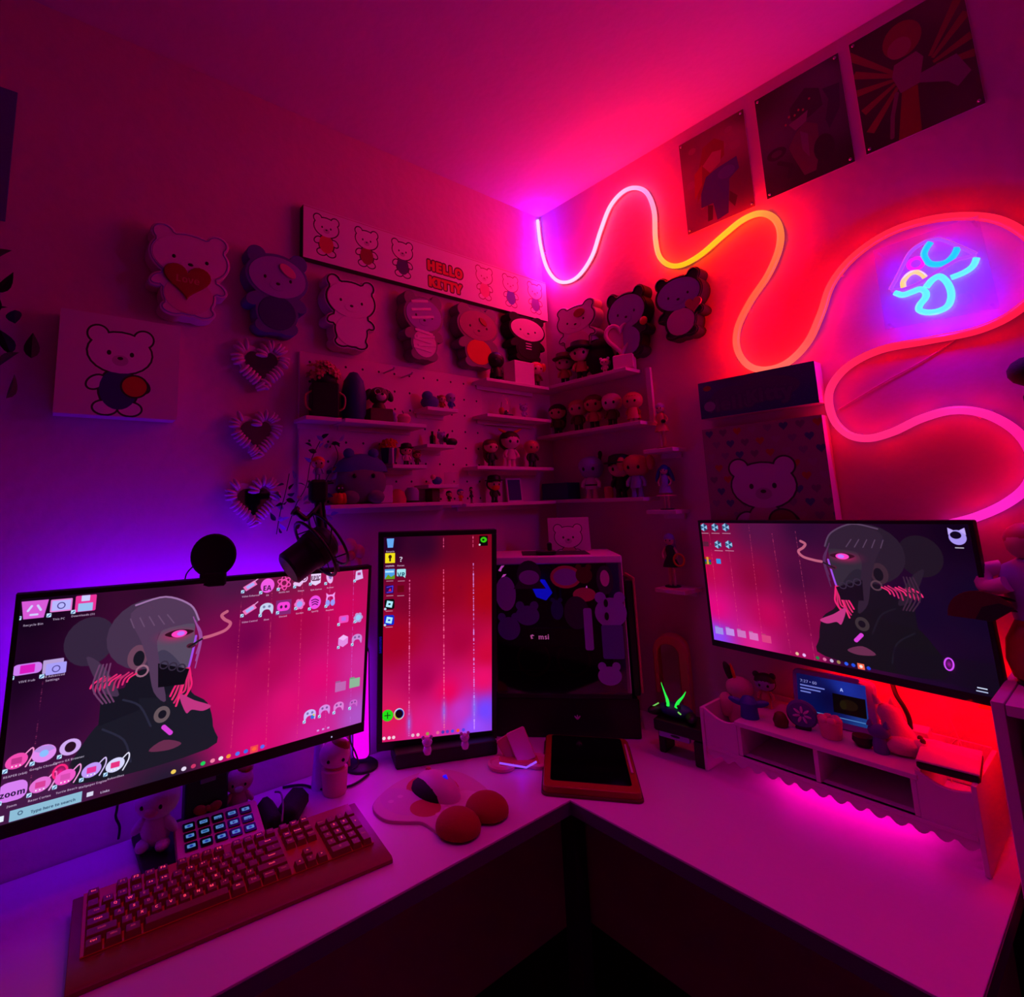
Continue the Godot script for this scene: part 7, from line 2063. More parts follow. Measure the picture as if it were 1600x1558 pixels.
func desk_left() -> void:
	var o: Node3D
	var q: Array
	q = [Vector3(0.0898, 0.753, 1.3424), 0.1328]
	soft_bear("small bluish plush bear on the wide monitor's foot, left of the neck", q[0] + Vector3(0.0, 0, 0), q[1], 60, M["plush_white"], M["plush_pink"])
	q = [Vector3(0.0728, 0.753, 1.179), 0.0929]
	o = soft_bear("pink plush bear with a red cap behind the button pad, right of the monitor neck", q[0], q[1] * 1.05, 75, M["plush_pink"], M["plush_white"])
	part(G.new().ell(Vector3(0.01, q[1] * 0.92, 0), Vector3(q[1] * 0.2, q[1] * 0.1, q[1] * 0.18), 14), "cap", M["fabric_red"], o)
	# button pad
	o = thing("button_pad", "pink pad of fifteen lit picture buttons propped between keyboard and monitor", "control pad", Vector3(0.157, 0.779, 1.240), "", facing(82.2, 80.0, 1.1))
	part(G.new().at().extr(rrect(0.158, 0.104, 0.008), -0.02, 0.0, 0.003), "housing", M["pink"], o)
	part(G.new().box(Vector3(0, 0.036, -0.027), Vector3(0.12, 0.02, 0.018), 0.003), "stand_foot", M["pink"], o)
	var btn := G.new().at().extr(rrect(0.0225, 0.0215, 0.003), 0.0002, 0.0028, 0.0008).mesh()
	var glyphs := []
	for k in 5:
		var p := Paint.new(48, 40, Color(0.005, 0.005, 0.01))
		p.rect(Vector2(6, 9), Vector2(36, 22), Color(0.3, 0.48, 0.72), 4)
		match k:
			0:
				p.disc(Vector2(24, 20), Vector2(8, 7), Color(0.1, 0.2, 0.6))
			1:
				p.text(lettering("OBS"), Vector2(24, 26), 11, Color(0.05, 0.08, 0.3))
			2:
				p.poly([Vector2(18, 13), Vector2(32, 20), Vector2(18, 27)], Color(0.08, 0.1, 0.4))
			3:
				p.stroke([Vector2(14, 24), Vector2(22, 16), Vector2(28, 24), Vector2(36, 15)], 3, Color(0.1, 0.15, 0.45))
			4:
				p.rect(Vector2(13, 15), Vector2(22, 10), Color(0.1, 0.3, 0.5), 3)
		glyphs.append(print_mat("button_glyph_%d" % k, p.im, 0.3, 1.0))
	var pan := G.new().panel(0.0195, 0.0165).mesh()
	for r in 3:
		for c in 5:
			var k := shared(btn, "button", M["black_gloss"], o, Vector3((c - 2) * 0.0268, (1 - r) * 0.0272 - 0.002, 0))
			shared(pan, "button_screen", glyphs[(r * 5 + c * 3 + r * c) % 5], k, Vector3(0, 0, 0.0029))
	o = thing("ribbon_bow", "small red ribbon bow on the top edge of the button pad", "bow", o.transform * Vector3(-0.016, 0.052, 0.004), "", facing(82.2, 20))
	for s in [-1.0, 1.0]:
		part(G.new().at(Vector3(s * 0.014, 0.004, 0), Basis(Vector3.BACK, s * 0.25)).ell(Vector3.ZERO, Vector3(0.014, 0.009, 0.005), 12), "loop", M["fabric_red"], o)
	part(G.new().ell(Vector3(0, 0.004, 0.001), Vector3(0.006, 0.006, 0.006), 10), "knot", M["fabric_red"], o)
	# black pouches
	o = thing("pouch", "black two-lobed fabric pouch with a thin strap behind the keyboard", "pouch", Vector3(0.1472, 0.742, 1.1135), "", facing(70))
	part(G.new().at(Vector3(-0.02, 0.02, 0.01), Basis(Vector3.UP, 0.3)).box(Vector3.ZERO, Vector3(0.034, 0.04, 0.1), 0.012), "lobe", M["fabric_black"], o)
	part(G.new().at(Vector3(0.026, 0.021, -0.004), Basis(Vector3.UP, -0.35)).box(Vector3.ZERO, Vector3(0.05, 0.042, 0.1), 0.014), "lobe", M["fabric_black"], o)
	part(G.new().tube(smooth_path([Vector3(-0.01, 0.038, -0.045), Vector3(0.002, 0.045, -0.02), Vector3(0.006, 0.045, 0.03), Vector3(0.004, 0.03, 0.062)], 5), 0.002, 6), "strap", M["grey"], o)
	# tumbler
	q = [Vector3(0.1144, 0.74, 0.9696), 0.1206]
	var h: float = q[1]
	o = thing("tumbler", "pink tumbler with a round doll-head lid and red cap beside the light bar", "cup", q[0], "", facing(70))
	part(G.new().lathe([[0.0, 0.0005], [0.026, 0.0005], [0.028, 0.004], [0.031, h * 0.44], [0.029, h * 0.46], [0.0, h * 0.46]], 24), "cup", M["pink"], o)
	part(G.new().ell(Vector3(0, h * 0.68, 0), Vector3(h * 0.3, h * 0.25, h * 0.27), 22), "lid_head", M["pale_pink"], o)
	for s in [-1.0, 1.0]:
		part(G.new().ell(Vector3(s * h * 0.14, h * 0.66, h * 0.238), Vector3(h * 0.035, h * 0.035, h * 0.02), 10), "eye", M["black_gloss"], o)
	part(G.new().lathe([[h * 0.155, h * 0.455], [h * 0.2, h * 0.47], [h * 0.2, h * 0.5], [h * 0.15, h * 0.51]], 20, 30.0), "collar", M["rose"], o)
	part(G.new().at(Vector3(h * 0.12, h * 0.86, 0), Basis(Vector3.BACK, -0.4)).ell(Vector3.ZERO, Vector3(h * 0.19, h * 0.13, h * 0.17), 16), "cap", M["red"], o)
	# light bar
	o = thing("light_bar", "upright magenta light bar on a round black foot between the two monitors", "lamp", Vector3(0.046, DESK, 0.862), "", facing(62))
	part(G.new().lathe([[0.0, 0.0005], [0.043, 0.0005], [0.043, 0.006], [0.038, 0.01], [0.0, 0.011]], 28), "foot", M["black"], o)
	part(G.new().at(Vector3(0, 0.155, 0)).extr(rrect(0.046, 0.278, 0.016), -0.018, 0.0, 0.003), "housing", M["black"], o)
	part(G.new().at(Vector3(0, 0.155, 0)).extr(rrect(0.04, 0.272, 0.014), -0.001, 0.004, 0.003), "glowing_diffuser", lamp("bar_magenta", Color(0.95, 0.0, 0.95), 1.0), o)
	area("light_bar_light", o.transform * Vector3(0, 0.155, 0.012), o.basis * Vector3(0, -0.15, 1), 0.04, 0.26, Color(0.8, 0.0, 1.0), 0.035)
	area("light_bar_back_light", o.transform * Vector3(-0.0, 0.155, -0.024), o.basis * Vector3(0, 0, -1), 0.04, 0.26, Color(0.5, 0.0, 1.0), 0.012)
	solo(G.new().tube(smooth_path([Vector3(0.1, 0.744, 0.87), Vector3(0.12, 0.744, 0.93), Vector3(0.09, 0.744, 0.99), Vector3(0.04, 0.744, 1.02), Vector3(0.02, 0.744, 1.06)], 6), 0.0028, 6), "loose_cable", M["black"], "black cable lying on the desk around the pink tumbler", "cable")
	solo(G.new().tube(smooth_path([Vector3(0.15, 0.8738, 0.947), Vector3(0.12, 0.8401, 0.9301), Vector3(0.1, 0.8009, 0.906), Vector3(0.09, 0.7691, 0.8939), Vector3(0.07, 0.753, 0.9)], 6), 0.0022, 6), "monitor_lead", M["black"], "black lead hanging from the lower right corner of the wide monitor", "cable")
	# round black camera light on the monitor
	var wc := Vector3(0.2, 1.314, 1.278)
	o = thing("round_speaker", "round flat black speaker standing on top of the wide monitor", "speaker", wc, "", facing(72, 4))
	part(G.new().at(Vector3.ZERO, Basis(Vector3.RIGHT, PI / 2)).lathe([[0.0, -0.026], [0.036, -0.026], [0.043, -0.018], [0.0435, 0.0], [0.04, 0.004], [0.036, 0.002], [0.0, 0.002]], 36), "drum", M["black_matte"], o)
	part(G.new().box(Vector3(0, -0.047, -0.012), Vector3(0.05, 0.028, 0.034), 0.004), "clip", M["black"], o)
	part(G.new().tube(smooth_path([Vector3(-0.04, -0.02, -0.02), Vector3(-0.052, -0.035, -0.024), Vector3(-0.055, -0.06, -0.026)], 5), 0.0014, 6), "lead", M["black"], o)
	microphone()
	# flowers behind the monitor
	var fl := Vector3(0.05, 1.2741, 0.8953)
	o = thing("flower_cushion", "pink flower-shaped cushion peeping over the right end of the wide monitor", "cushion", Vector3(fl.x, fl.y, fl.z), "", facing(85))
	for k in 5:
		part(G.new().ell(Vector3(cos(TAU * k / 5 + 0.3), sin(TAU * k / 5 + 0.3), 0) * 0.025, Vector3(0.021, 0.021, 0.014), 14), "petal", M["plush_pink"], o)
	part(G.new().ell(Vector3(0, 0, 0.006), Vector3(0.014, 0.014, 0.014), 12), "centre", M["rose"], o)
	part(G.new().tube([Vector3(0, -0.02, -0.004), Vector3(0, DESK - fl.y, -0.01)], 0.004, 8), "stem", M["rose"], o)
	var vs := Vector3(0.07, 1.229, 0.9884)
	o = thing("crystal_flowers", "small bluish crystal flowers behind the microphone tip", "flowers", Vector3(vs.x, DESK, vs.z), "", facing(85))
	part(G.new().lathe([[0.0, 0.0], [0.02, 0.0], [0.012, 0.1], [0.018, vs.y - DESK - 0.02], [0.015, vs.y - DESK - 0.02], [0.0, 0.09]], 16), "vase", M["crystal"], o)
	blossoms(o, Vector3(0, vs.y - DESK, 0), Vector3(0.038, 0.02, 0.02), 14, M["dusty_blue"], 17, 0.016)

func microphone() -> void:
	var o := thing("microphone", "black studio microphone in a spider shock mount hanging over the wide monitor", "microphone", Vector3.ZERO)
	var a := Vector3(0.27, 1.3307, 1.0662)
	var c := Vector3(0.27, 1.279, 1.1487)
	var ax := (c - a).normalized()
	var up := Vector3(1, 0, 0)
	var s := ax.cross(up).normalized()
	up = s.cross(ax).normalized()
	var bb := Basis(s, ax, s.cross(ax))
	var l := a.distance_to(c)
	part(G.new().at(a, bb).lathe([[0.0, -0.014], [0.027, -0.014], [0.037, -0.005], [0.039, 0.01], [0.039, l * 0.45], [0.036, l * 0.5], [0.036, l * 0.95], [0.031, l], [0.0, l]], 24), "body", M["black"], o)
	part(G.new().at(a, bb).lathe([[0.0395, l * 0.1], [0.0405, l * 0.12], [0.0405, l * 0.34], [0.0395, l * 0.36]], 24, 20.0), "grip_ring", M["black_matte"], o)
	var mid := a + ax * l * 0.28
	var rim := []
	for k in 32:
		rim.append(mid + (s * cos(TAU * k / 32) + up * sin(TAU * k / 32)) * 0.068)
	part(G.new().tube(rim, 0.0036, 8, true), "mount_ring", M["black"], o)
	rim = []
	for k in 32:
		rim.append(mid + ax * -0.035 + (s * cos(TAU * k / 32) + up * sin(TAU * k / 32)) * 0.066)
	part(G.new().tube(rim, 0.003, 8, true), "mount_ring", M["black"], o)
	for k in 6:
		var d := s * cos(TAU * k / 6) + up * sin(TAU * k / 6)
		var e := s * cos(TAU * (k + 0.5) / 6) + up * sin(TAU * (k + 0.5) / 6)
		part(G.new().tube([mid + d * 0.068, mid + e * 0.041 - ax * 0.018, mid - ax * 0.035 + d * 0.066], 0.0016, 6), "elastic", M["black"], o)
	# yoke, knob, arm
	var joint := Vector3(0.27, 1.3792, 1.1105)
	var knob := Vector3(0.27, 1.3962, 1.132)
	part(G.new().tube([mid + (joint - mid).normalized() * 0.068, joint, Vector3(0.265, 1.3948, 1.091), Vector3(0.26, 1.4083, 1.0769)], 0.005, 8), "yoke", M["black"], o)
	part(G.new().tube([joint, knob], 0.006, 10), "knob_stem", M["black"], o)
	part(G.new().tube([knob, knob + (knob - joint).normalized() * 0.006], 0.011, 14), "knob", M["black"], o)
	var low := Vector3(0.255, 1.3316, 1.0684)
	var top := Vector3(0.255, 1.4153, 1.0762)
	part(G.new().tube([low, top], 0.0085, 10), "arm_rod", M["black"], o)
	part(G.new().tube([low + Vector3(0, 0, -0.014), top + Vector3(0, 0, -0.012)], 0.0035, 8), "arm_spring", M["black"], o)
	var kn := Vector3(0.25, 1.4394, 1.0741)
	part(G.new().at(kn, facing(75)).box(Vector3.ZERO, Vector3(0.04, 0.052, 0.036), 0.008), "elbow", M["black_matte"], o)
	part(G.new().at(kn, facing(75)).box(Vector3(0.026, 0.018, 0), Vector3(0.018, 0.006, 0.01), 0.002), "elbow_screw", M["black"], o)
	part(G.new().tube([kn, Vector3(0.02, 1.4447, 0.9723)], 0.009, 10), "arm_boom", M["black"], o)
	part(G.new().at(Vector3(0.006, 1.4451, 0.9661), facing(90)).box(Vector3.ZERO, Vector3(0.05, 0.06, 0.01), 0.002), "wall_bracket", M["black"], o)
	part(G.new().tube(smooth_path([Vector3(0.25, 1.3232, 1.0494), Vector3(0.24, 1.3048, 1.0339), Vector3(0.22, 1.2764, 1.0132), Vector3(0.2, 1.2548, 0.9987)], 5), 0.0022, 6), "mic_lead", M["black"], o)
	# tiny doll perched on the elbow
	var p := kn + Vector3(0, 0.026, 0)
	vinyl("tiny orange-haired doll perched on the elbow of the microphone arm", p, 0.055, 75, "skin", "orange", "lilac", "lilac", {}, "")
# ---------------------------------------------------------------- things in the corner
func desk_middle() -> void:
	var o: Node3D
	var q: Array
	# computer on its platform
	var b := facing(46.2)
	var at := Vector3(0.294, DESK, 0.347)
	o = thing("platform", "low black platform under the computer tower in the corner", "stand", at, "", b)
	part(G.new().box(Vector3(0.0, 0.054, -0.1), Vector3(0.405, 0.106, 0.17), 0.004), "platform_body", M["black"], o)
	var em := G.new()
	for k in 3:
		em.at(Vector3(0.03, 0.05, -0.0148), Basis(Vector3.BACK, (k - 1) * 0.7)).ell(Vector3(0, 0.006, 0), Vector3(0.0022, 0.007, 0.001), 8)
	part(em, "emblem", M["pale_pink"], o)
	var h := 0.394
	o = thing("computer_tower", "white computer tower with a sticker-covered dark glass side in the corner", "computer", at + Vector3(0, 0.1075, 0), "", b)
	var w := 0.385
	var g := G.new()
	part(G.new().box(Vector3(-0.01, h - 0.011, -0.105), Vector3(w, 0.022, 0.21), 0.004), "top_plate", M["white"], o)
	part(G.new().box(Vector3(-0.01, 0.01, -0.1), Vector3(w, 0.02, 0.19), 0.003), "bottom_plate", M["charcoal"], o)
	part(G.new().box(Vector3(w / 2 - 0.016, h / 2, -0.1), Vector3(0.012, h - 0.03, 0.19), 0.002), "front_panel", M["white"], o)
	part(G.new().box(Vector3(-w / 2 - 0.004, h / 2, -0.1), Vector3(0.01, h - 0.03, 0.19), 0.002), "rear_panel", M["white"], o)
	part(G.new().box(Vector3(-0.01, h / 2, -0.196), Vector3(w - 0.02, h - 0.04, 0.006), 0.001), "motherboard_tray", M["black"], o)
	part(G.new().box(Vector3(w / 2 + 0.006, h * 0.42, -0.06), Vector3(0.018, h * 0.8, 0.1), 0.003), "door_edge", M["black"], o)
	part(G.new().box(Vector3(w / 2 + 0.019, h * 0.44, -0.06), Vector3(0.006, h * 0.8, 0.11), 0.002), "door_skin", M["rose"], o)
	part(G.new().box(Vector3(-0.01, h / 2 - 0.004, -0.002), Vector3(w - 0.006, h - 0.036, 0.003), 0.0006), "glass_panel", M["smoked_glass"], o)
	part(G.new().box(Vector3(0.0, h + 0.0006, -0.1), Vector3(0.2, 0.002, 0.13), 0.0005), "top_grille", M["charcoal"], o)
	# inside
	part(G.new().box(Vector3(-0.04, h * 0.4, -0.1), Vector3(0.26, 0.055, 0.12), 0.006), "graphics_card", M["black"], o)
	part(lettering_mesh("msi", 0.0135), "card_lettering", lamp("card_pink", Color(0.9, 0.4, 0.75), 0.9), o).transform = Transform3D(Basis.IDENTITY, Vector3(-0.05, h * 0.405, -0.0385))
	part(G.new().at(Vector3(-0.083, h * 0.405, -0.039)).extr(PackedVector2Array([Vector2(-0.006, 0.004), Vector2(0.001, 0.007), Vector2(0.006, 0.003), Vector2(0.0, 0.002), Vector2(-0.002, -0.001), Vector2(0.003, -0.004), Vector2(-0.004, -0.006)]), 0.0, 0.0008), "dragon_mark", M["card_pink"], o)
	part(G.new().at(Vector3(-0.045, h * 0.8, -0.14), Basis(Vector3.RIGHT, PI / 2)).lathe([[0.0, 0.0], [0.045, 0.0], [0.045, 0.06], [0.04, 0.064], [0.0, 0.064]], 24), "cooler", M["charcoal"], o)
	part(G.new().at(Vector3(-0.05, h * 0.745, -0.06)).extr(PackedVector2Array([Vector2(-0.016, 0.03), Vector2(0.014, 0.026), Vector2(0.034, -0.012), Vector2(0.014, -0.034), Vector2(-0.014, -0.024), Vector2(-0.026, 0.004)]), 0.0, 0.004, 0.001), "cooler_light", lamp("cooler_blue", Color(0.02, 0.06, 1.0), 1.0), o)
	omni("cooler_lamp", o.transform * Vector3(-0.045, h * 0.8, -0.055), Color(0.05, 0.05, 1.0), 0.0004, 0.012)
	for k in 3:
		part(G.new().box(Vector3(-0.02 + k * 0.016, h * 0.78, -0.13), Vector3(0.006, 0.12, 0.05), 0.001), "memory_stick", M["navy"], o)
	for s in [-1.0, 1.0]:
		part(G.new().at(Vector3(s * 0.06 - 0.02, h * 0.2, -0.12), Basis(Vector3.RIGHT, PI / 2)).lathe([[0.045, 0.0], [0.05, 0.0], [0.05, 0.02], [0.045, 0.02]], 24, 30.0), "fan_ring", M["dark_red"], o)
	# stickers on the glass (all plain shapes)
	var st := [[-0.155, 0.29, 0.05, 0.085, "lilac", 0], [-0.15, 0.2, 0.055, 0.07, "dusty_blue", 1], [-0.085, 0.335, 0.1, 0.07, "sticker_dark", 2], [-0.085, 0.335, 0.05, 0.036, "lilac", 0], [-0.095, 0.235, 0.058, 0.06, "dusty_blue", 1], [0.02, 0.335, 0.075, 0.056, "rose", 0], [0.02, 0.335, 0.06, 0.042, "lilac", 0],
		[0.072, 0.345, 0.04, 0.05, "dark_red", 1], [0.07, 0.285, 0.055, 0.034, "rose", 0], [0.13, 0.325, 0.04, 0.07, "sticker_dark", 0], [0.13, 0.33, 0.022, 0.04, "pale_pink", 0], [0.14, 0.245, 0.075, 0.09, "lilac", 1], [0.14, 0.155, 0.05, 0.08, "dusty_blue", 3], [0.045, 0.235, 0.06, 0.08, "sticker_dark", 0], [0.125, 0.07, 0.055, 0.055, "lilac", 1], [0.075, 0.19, 0.02, 0.1, "lilac", 3], [-0.01, 0.25, 0.03, 0.06, "navy", 1]]
	for k in st.size():
		var s: Array = st[k].duplicate()
		s[2] *= 1.18
		s[3] *= 1.15
		var poly: PackedVector2Array
		match s[5]:
			0: poly = ellipse(Vector2.ZERO, Vector2(s[2], s[3]) / 2, 22)
			1: poly = join([ellipse(Vector2(0, -s[3] * 0.1), Vector2(s[2], s[3] * 0.8) / 2, 20), ellipse(Vector2(-s[2] * 0.3, s[3] * 0.3), Vector2(s[2], s[2]) * 0.18, 12), ellipse(Vector2(s[2] * 0.3, s[3] * 0.3), Vector2(s[2], s[2]) * 0.18, 12)])
			2: poly = join([ellipse(Vector2(0, s[3] * 0.1), Vector2(s[2] * 0.6, s[3]) / 2, 20), ellipse(Vector2(-s[2] * 0.38, -s[3] * 0.45), Vector2(s[2], s[2]) * 0.2, 14), ellipse(Vector2(s[2] * 0.38, -s[3] * 0.45), Vector2(s[2], s[2]) * 0.2, 14), PackedVector2Array([Vector2(-s[2] * 0.4, -s[3] * 0.4), Vector2(s[2] * 0.4, -s[3] * 0.4), Vector2(s[2] * 0.2, 0), Vector2(-s[2] * 0.2, 0)])])
			3: poly = rrect(s[2], s[3], 0.006)
		part(G.new().at(Vector3(s[0], s[1], 0.0)).extr(poly, -0.0004, 0.0003 + 0.00005 * k), "sticker", M[s[4]], o)
	for s in [-1.0, 1.0]:
		part(G.new().at(Vector3(0.128, 0.243 + s * 0.018, 0.0012)).extr(ellipse(Vector2.ZERO, Vector2(0.006, 0.011), 14), 0.0, 0.0006), "sticker_eye", M["black"], o)
	var lamp_pink := lamp("led_pink", Color(1.0, 0.35, 0.95), 1.0)
	for p in [Vector3(-0.165, 0.36, -0.02), Vector3(-0.16, 0.335, -0.02), Vector3(0.078, 0.335, -0.02), Vector3(0.082, 0.295, -0.02)]:
		part(G.new().at(p, Basis(Vector3.BACK, p.x * 4.0)).extr(PackedVector2Array([Vector2(-0.003, -0.011), Vector2(0.005, -0.008), Vector2(0.002, 0.0), Vector2(0.003, 0.012), Vector2(-0.004, 0.006)]), 0.0, 0.001), "fan_light", lamp_pink, o)
	# on the tower
	var top := at + Vector3(0, 0.1075 + h + 0.0002, 0)
	q = [top + b * Vector3(-0.03, 0, -0.04)]
	o = thing("webcam", "tiny black webcam on a foot on top of the computer tower", "webcam", q[0] + Vector3(0, 0.0022, 0), "", b)
	part(G.new().box(Vector3(0, 0.006, 0), Vector3(0.06, 0.01, 0.03), 0.003), "foot", M["black"], o)
	part(G.new().box(Vector3(0.012, 0.022, 0), Vector3(0.014, 0.026, 0.014), 0.004), "camera", M["black"], o)
	var p := Paint.new(200, 160, Color(0.78, 0.74, 0.78))
	paint_bear(p, Vector2(95, 95), 66, Color(0.86, 0.82, 0.86), Color(0.7, 0.4, 0.5), Color(0.15, 0.1, 0.14), 3.5)
	o = framed_box("bear_card", "small pale card with a bear face leaning behind the computer tower", "card", top + b * Vector3(0.055, 0.053, -0.16), 0.13, 0.105, 0.006, facing(46.2, 8), M["white_board"], print_mat("bear_card", p.im, 0.6))
	# tablet
	b = facing(40.5)
	var lay := Basis(b.x, b.z * -1.0, Vector3.UP)   # x across, y away from the viewer, z up
	at = Vector3(0.5218, DESK + 0.0005, 0.541) - b.z * 0.143
	o = thing("tablet", "black-screened tablet in a thick red case lying in front of the tower", "tablet", at)
	part(G.new().at(Vector3.ZERO, lay).extr(rrect(0.216, 0.278, 0.014), 0.0, 0.02, 0.004), "case", M["red"], o)
	part(G.new().at(Vector3.ZERO, lay).extr(rrect(0.224, 0.286, 0.016), 0.0, 0.006, 0.002), "case_lip", M["dark_red"], o)
	part(G.new().at(lay * Vector3(0, 0.01, 0.0199), lay).extr(rrect(0.182, 0.244, 0.008), 0.0, 0.0012, 0.0005), "screen", M["black_gloss"], o)
	part(G.new().at(lay * Vector3(0.098, 0.02, 0.0225), lay).box(Vector3.ZERO, Vector3(0.006, 0.15, 0.005), 0.002), "stylus", M["pale_pink"], o)
	# glowing charging dock
	o = thing("charging_dock", "pink ringed charging dock with a bent violet light line beside the tablet", "charger", Vector3(0.3089, 0.741, 0.5534), "", facing(52))
	part(G.new().at(Vector3(-0.045, 0, 0.0)).lathe([[0.0, 0.0], [0.034, 0.0], [0.036, 0.008], [0.03, 0.012], [0.026, 0.008], [0.0, 0.008]], 24), "ring_pad", M["pink"], o)
	part(G.new().at(Vector3(0.045, 0, -0.012)).lathe([[0.0, 0.0], [0.034, 0.0], [0.036, 0.008], [0.03, 0.012], [0.026, 0.008], [0.0, 0.008]], 24), "ring_pad", M["pink"], o)
	part(G.new().box(Vector3(0, 0.006, -0.01), Vector3(0.1, 0.012, 0.05), 0.004), "base", M["rose"], o)
	part(G.new().at(Vector3(0.008, 0.04, -0.02), Basis(Vector3.RIGHT, -0.35) * Basis(Vector3.BACK, 0.35)).box(Vector3.ZERO, Vector3(0.05, 0.075, 0.012), 0.003), "upright_pad", M["pink"], o)
	part(G.new().at(Vector3(-0.02, 0.032, -0.034), Basis(Vector3.RIGHT, -0.3) * Basis(Vector3.BACK, 0.5)).box(Vector3.ZERO, Vector3(0.05, 0.055, 0.008), 0.003), "rear_pad", M["rose"], o)
	part(G.new().tube([Vector3(-0.052, 0.017, 0.02), Vector3(0.012, 0.0145, 0.04), Vector3(0.04, 0.017, 0.018)], 0.0024, 8), "light_line", lamp("dock_violet", Color(0.6, 0.3, 1.0), 1.0), o)
	omni("dock_lamp", o.transform * Vector3(0.0, 0.026, 0.04), Color(0.4, 0.0, 1.0), 0.0005, 0.01)
	# crystal bears on the foot of the portrait monitor
	for k in 2:
		q = [[Vector3(0.1789, 0.777, 0.7462), 0.0464], [Vector3(0.2168, 0.777, 0.6543), 0.0429]][k]
		var s: float = q[1]
		o = thing("crystal_bear", ["glittering clear bear charm on the portrait monitor foot, the left one of two", "duller clear bear charm on the portrait monitor foot, the right one of two"][k], "ornament", q[0], "bear charms under the portrait screen", facing(65))
		part(G.new().ell(Vector3(0, s * 0.28, 0), Vector3(s * 0.26, s * 0.28, s * 0.22), 9), "body", M["crystal"], o)
		part(G.new().ell(Vector3(0, s * 0.7, 0), Vector3(s * 0.3, s * 0.26, s * 0.26), 9), "head", M["crystal"], o)
		for e in [-1.0, 1.0]:
			part(G.new().ell(Vector3(e * s * 0.22, s * 0.93, 0), Vector3(s * 0.11, s * 0.11, s * 0.08), 8), "ear", M["crystal"], o)
	# mouse mat with two round gel cushions, and the mouse
	b = facing(42)
	lay = Basis(b.x, b.z * -1.0, Vector3.UP)
	var mc := Vector3(0.3, DESK + 0.0005, 0.815)
	o = thing("mouse_mat", "printed mouse mat with two plump red wrist cushions", "mouse mat", mc)
	var mp := PackedVector2Array()
	var outline := [Vector3(0.2318, 0.742, 0.9347), Vector3(0.292, 0.742, 0.9409), Vector3(0.3278, 0.742, 0.9124), Vector3(0.3539, 0.742, 0.8847), Vector3(0.4024, 0.742, 0.8773), Vector3(0.4258, 0.742, 0.8395), Vector3(0.4176, 0.742, 0.7626), Vector3(0.3694, 0.742, 0.7041), Vector3(0.2991, 0.742, 0.6878), Vector3(0.236, 0.742, 0.6963), Vector3(0.192, 0.742, 0.7331), Vector3(0.1764, 0.742, 0.7995), Vector3(0.1912, 0.742, 0.8723)]
	for v in smooth_path(outline, 4, true):
		var d: Vector3 = v - mc
		mp.append(Vector2(d.x, -d.z))
	var flat := Basis(Vector3.RIGHT, Vector3.FORWARD, Vector3.UP)
	var pm := Paint.new(360, 300, Color(0.82, 0.6, 0.7))
	pm.disc(Vector2(120, 120), Vector2(95, 70), Color(0.74, 0.2, 0.26))
	pm.disc(Vector2(250, 90), Vector2(60, 50), Color(0.86, 0.72, 0.78))
	pm.disc(Vector2(120, 220), Vector2(90, 50), Color(0.8, 0.55, 0.72))
	pm.disc(Vector2(200, 190), Vector2(50, 40), Color(0.7, 0.15, 0.2))
	for k in 14:
		pm.disc(Vector2(40 + (k * 71) % 290, 40 + (k * 47) % 220), Vector2(9, 8), Color(0.9, 0.75, 0.8, 0.7))
	part(G.new().at(Vector3.ZERO, flat).extr(mp, 0.0, 0.006, 0.002), "mat", print_mat("mat_print", pm.im, 0.6), o)
	for p3 in [Vector3(0.4188, 0.75, 0.8402), Vector3(0.4105, 0.75, 0.754)]:
		part(G.new().ell(p3 - mc, Vector3(0.047, 0.03, 0.047), 26, -8, 90), "gel_cushion", M["fabric_red"], o)
	at = Vector3(0.278, DESK + 0.0065, 0.79)
	o = thing("mouse", "pale pink mouse with dark side grips and a blue glowing mark on the mat", "mouse", at, "", facing(95))
	part(G.new().ell(Vector3(0, 0.0, 0), Vector3(0.039, 0.04, 0.068), 26, 0, 90), "shell", M["pale_pink"], o)
	part(G.new().ell(Vector3(-0.0175, 0.0, -0.008), Vector3(0.029, 0.029, 0.056), 20, 0, 70), "side_grip", M["black_matte"], o)
	part(G.new().at(Vector3(0.004, 0.033, -0.035), Basis(Vector3.BACK, PI / 2)).lathe([[0.0, -0.004], [0.006, -0.004], [0.007, 0.0], [0.006, 0.004], [0.0, 0.004]], 14), "scroll_wheel", M["rose"], o)
	var mk := G.new()
	var f2 := Basis(Vector3.RIGHT, -PI / 2 + 0.38)
	for k in 3:
		mk.at(Vector3(0.004, 0.0365, 0.03), f2 * Basis(Vector3.BACK, (k - 1) * 0.5)).ell(Vector3(0, 0.004, 0), Vector3(0.0022, 0.0075, 0.0012), 8)
	part(mk, "glowing_mark", lamp("mouse_blue", Color(0.05, 0.05, 1.0), 1.0), o)
	# arched stand behind the little black table
	var ax := 0.4513
	var hh := 0.262
	o = thing("arched_stand", "tall rosy arch-shaped headphone stand against the right wall", "stand", Vector3(ax, DESK, 0.055), "", facing(20))
	var arch := PackedVector2Array()
	for v in [Vector2(0.047, 0.0005), Vector2(0.047, hh - 0.045)]:
		arch.append(v)
	for k in range(1, 10):
		arch.append(Vector2(0.0, hh - 0.045) + Vector2(cos(PI * k / 10) * 0.047, sin(PI * k / 10) * 0.045))
	for v in [Vector2(-0.047, hh - 0.045), Vector2(-0.047, 0.1), Vector2(-0.034, 0.1), Vector2(-0.034, hh - 0.05)]:
		arch.append(v)
	for k in range(1, 8):
		arch.append(Vector2(-0.006, hh - 0.05) + Vector2(-cos(PI * k / 8) * 0.028, sin(PI * k / 8) * 0.026))
	for v in [Vector2(0.022, hh - 0.05), Vector2(0.022, 0.0005)]:
		arch.append(v)
	part(G.new().extr(arch, -0.025, 0.025, 0.004), "arch", M["rose"], o)
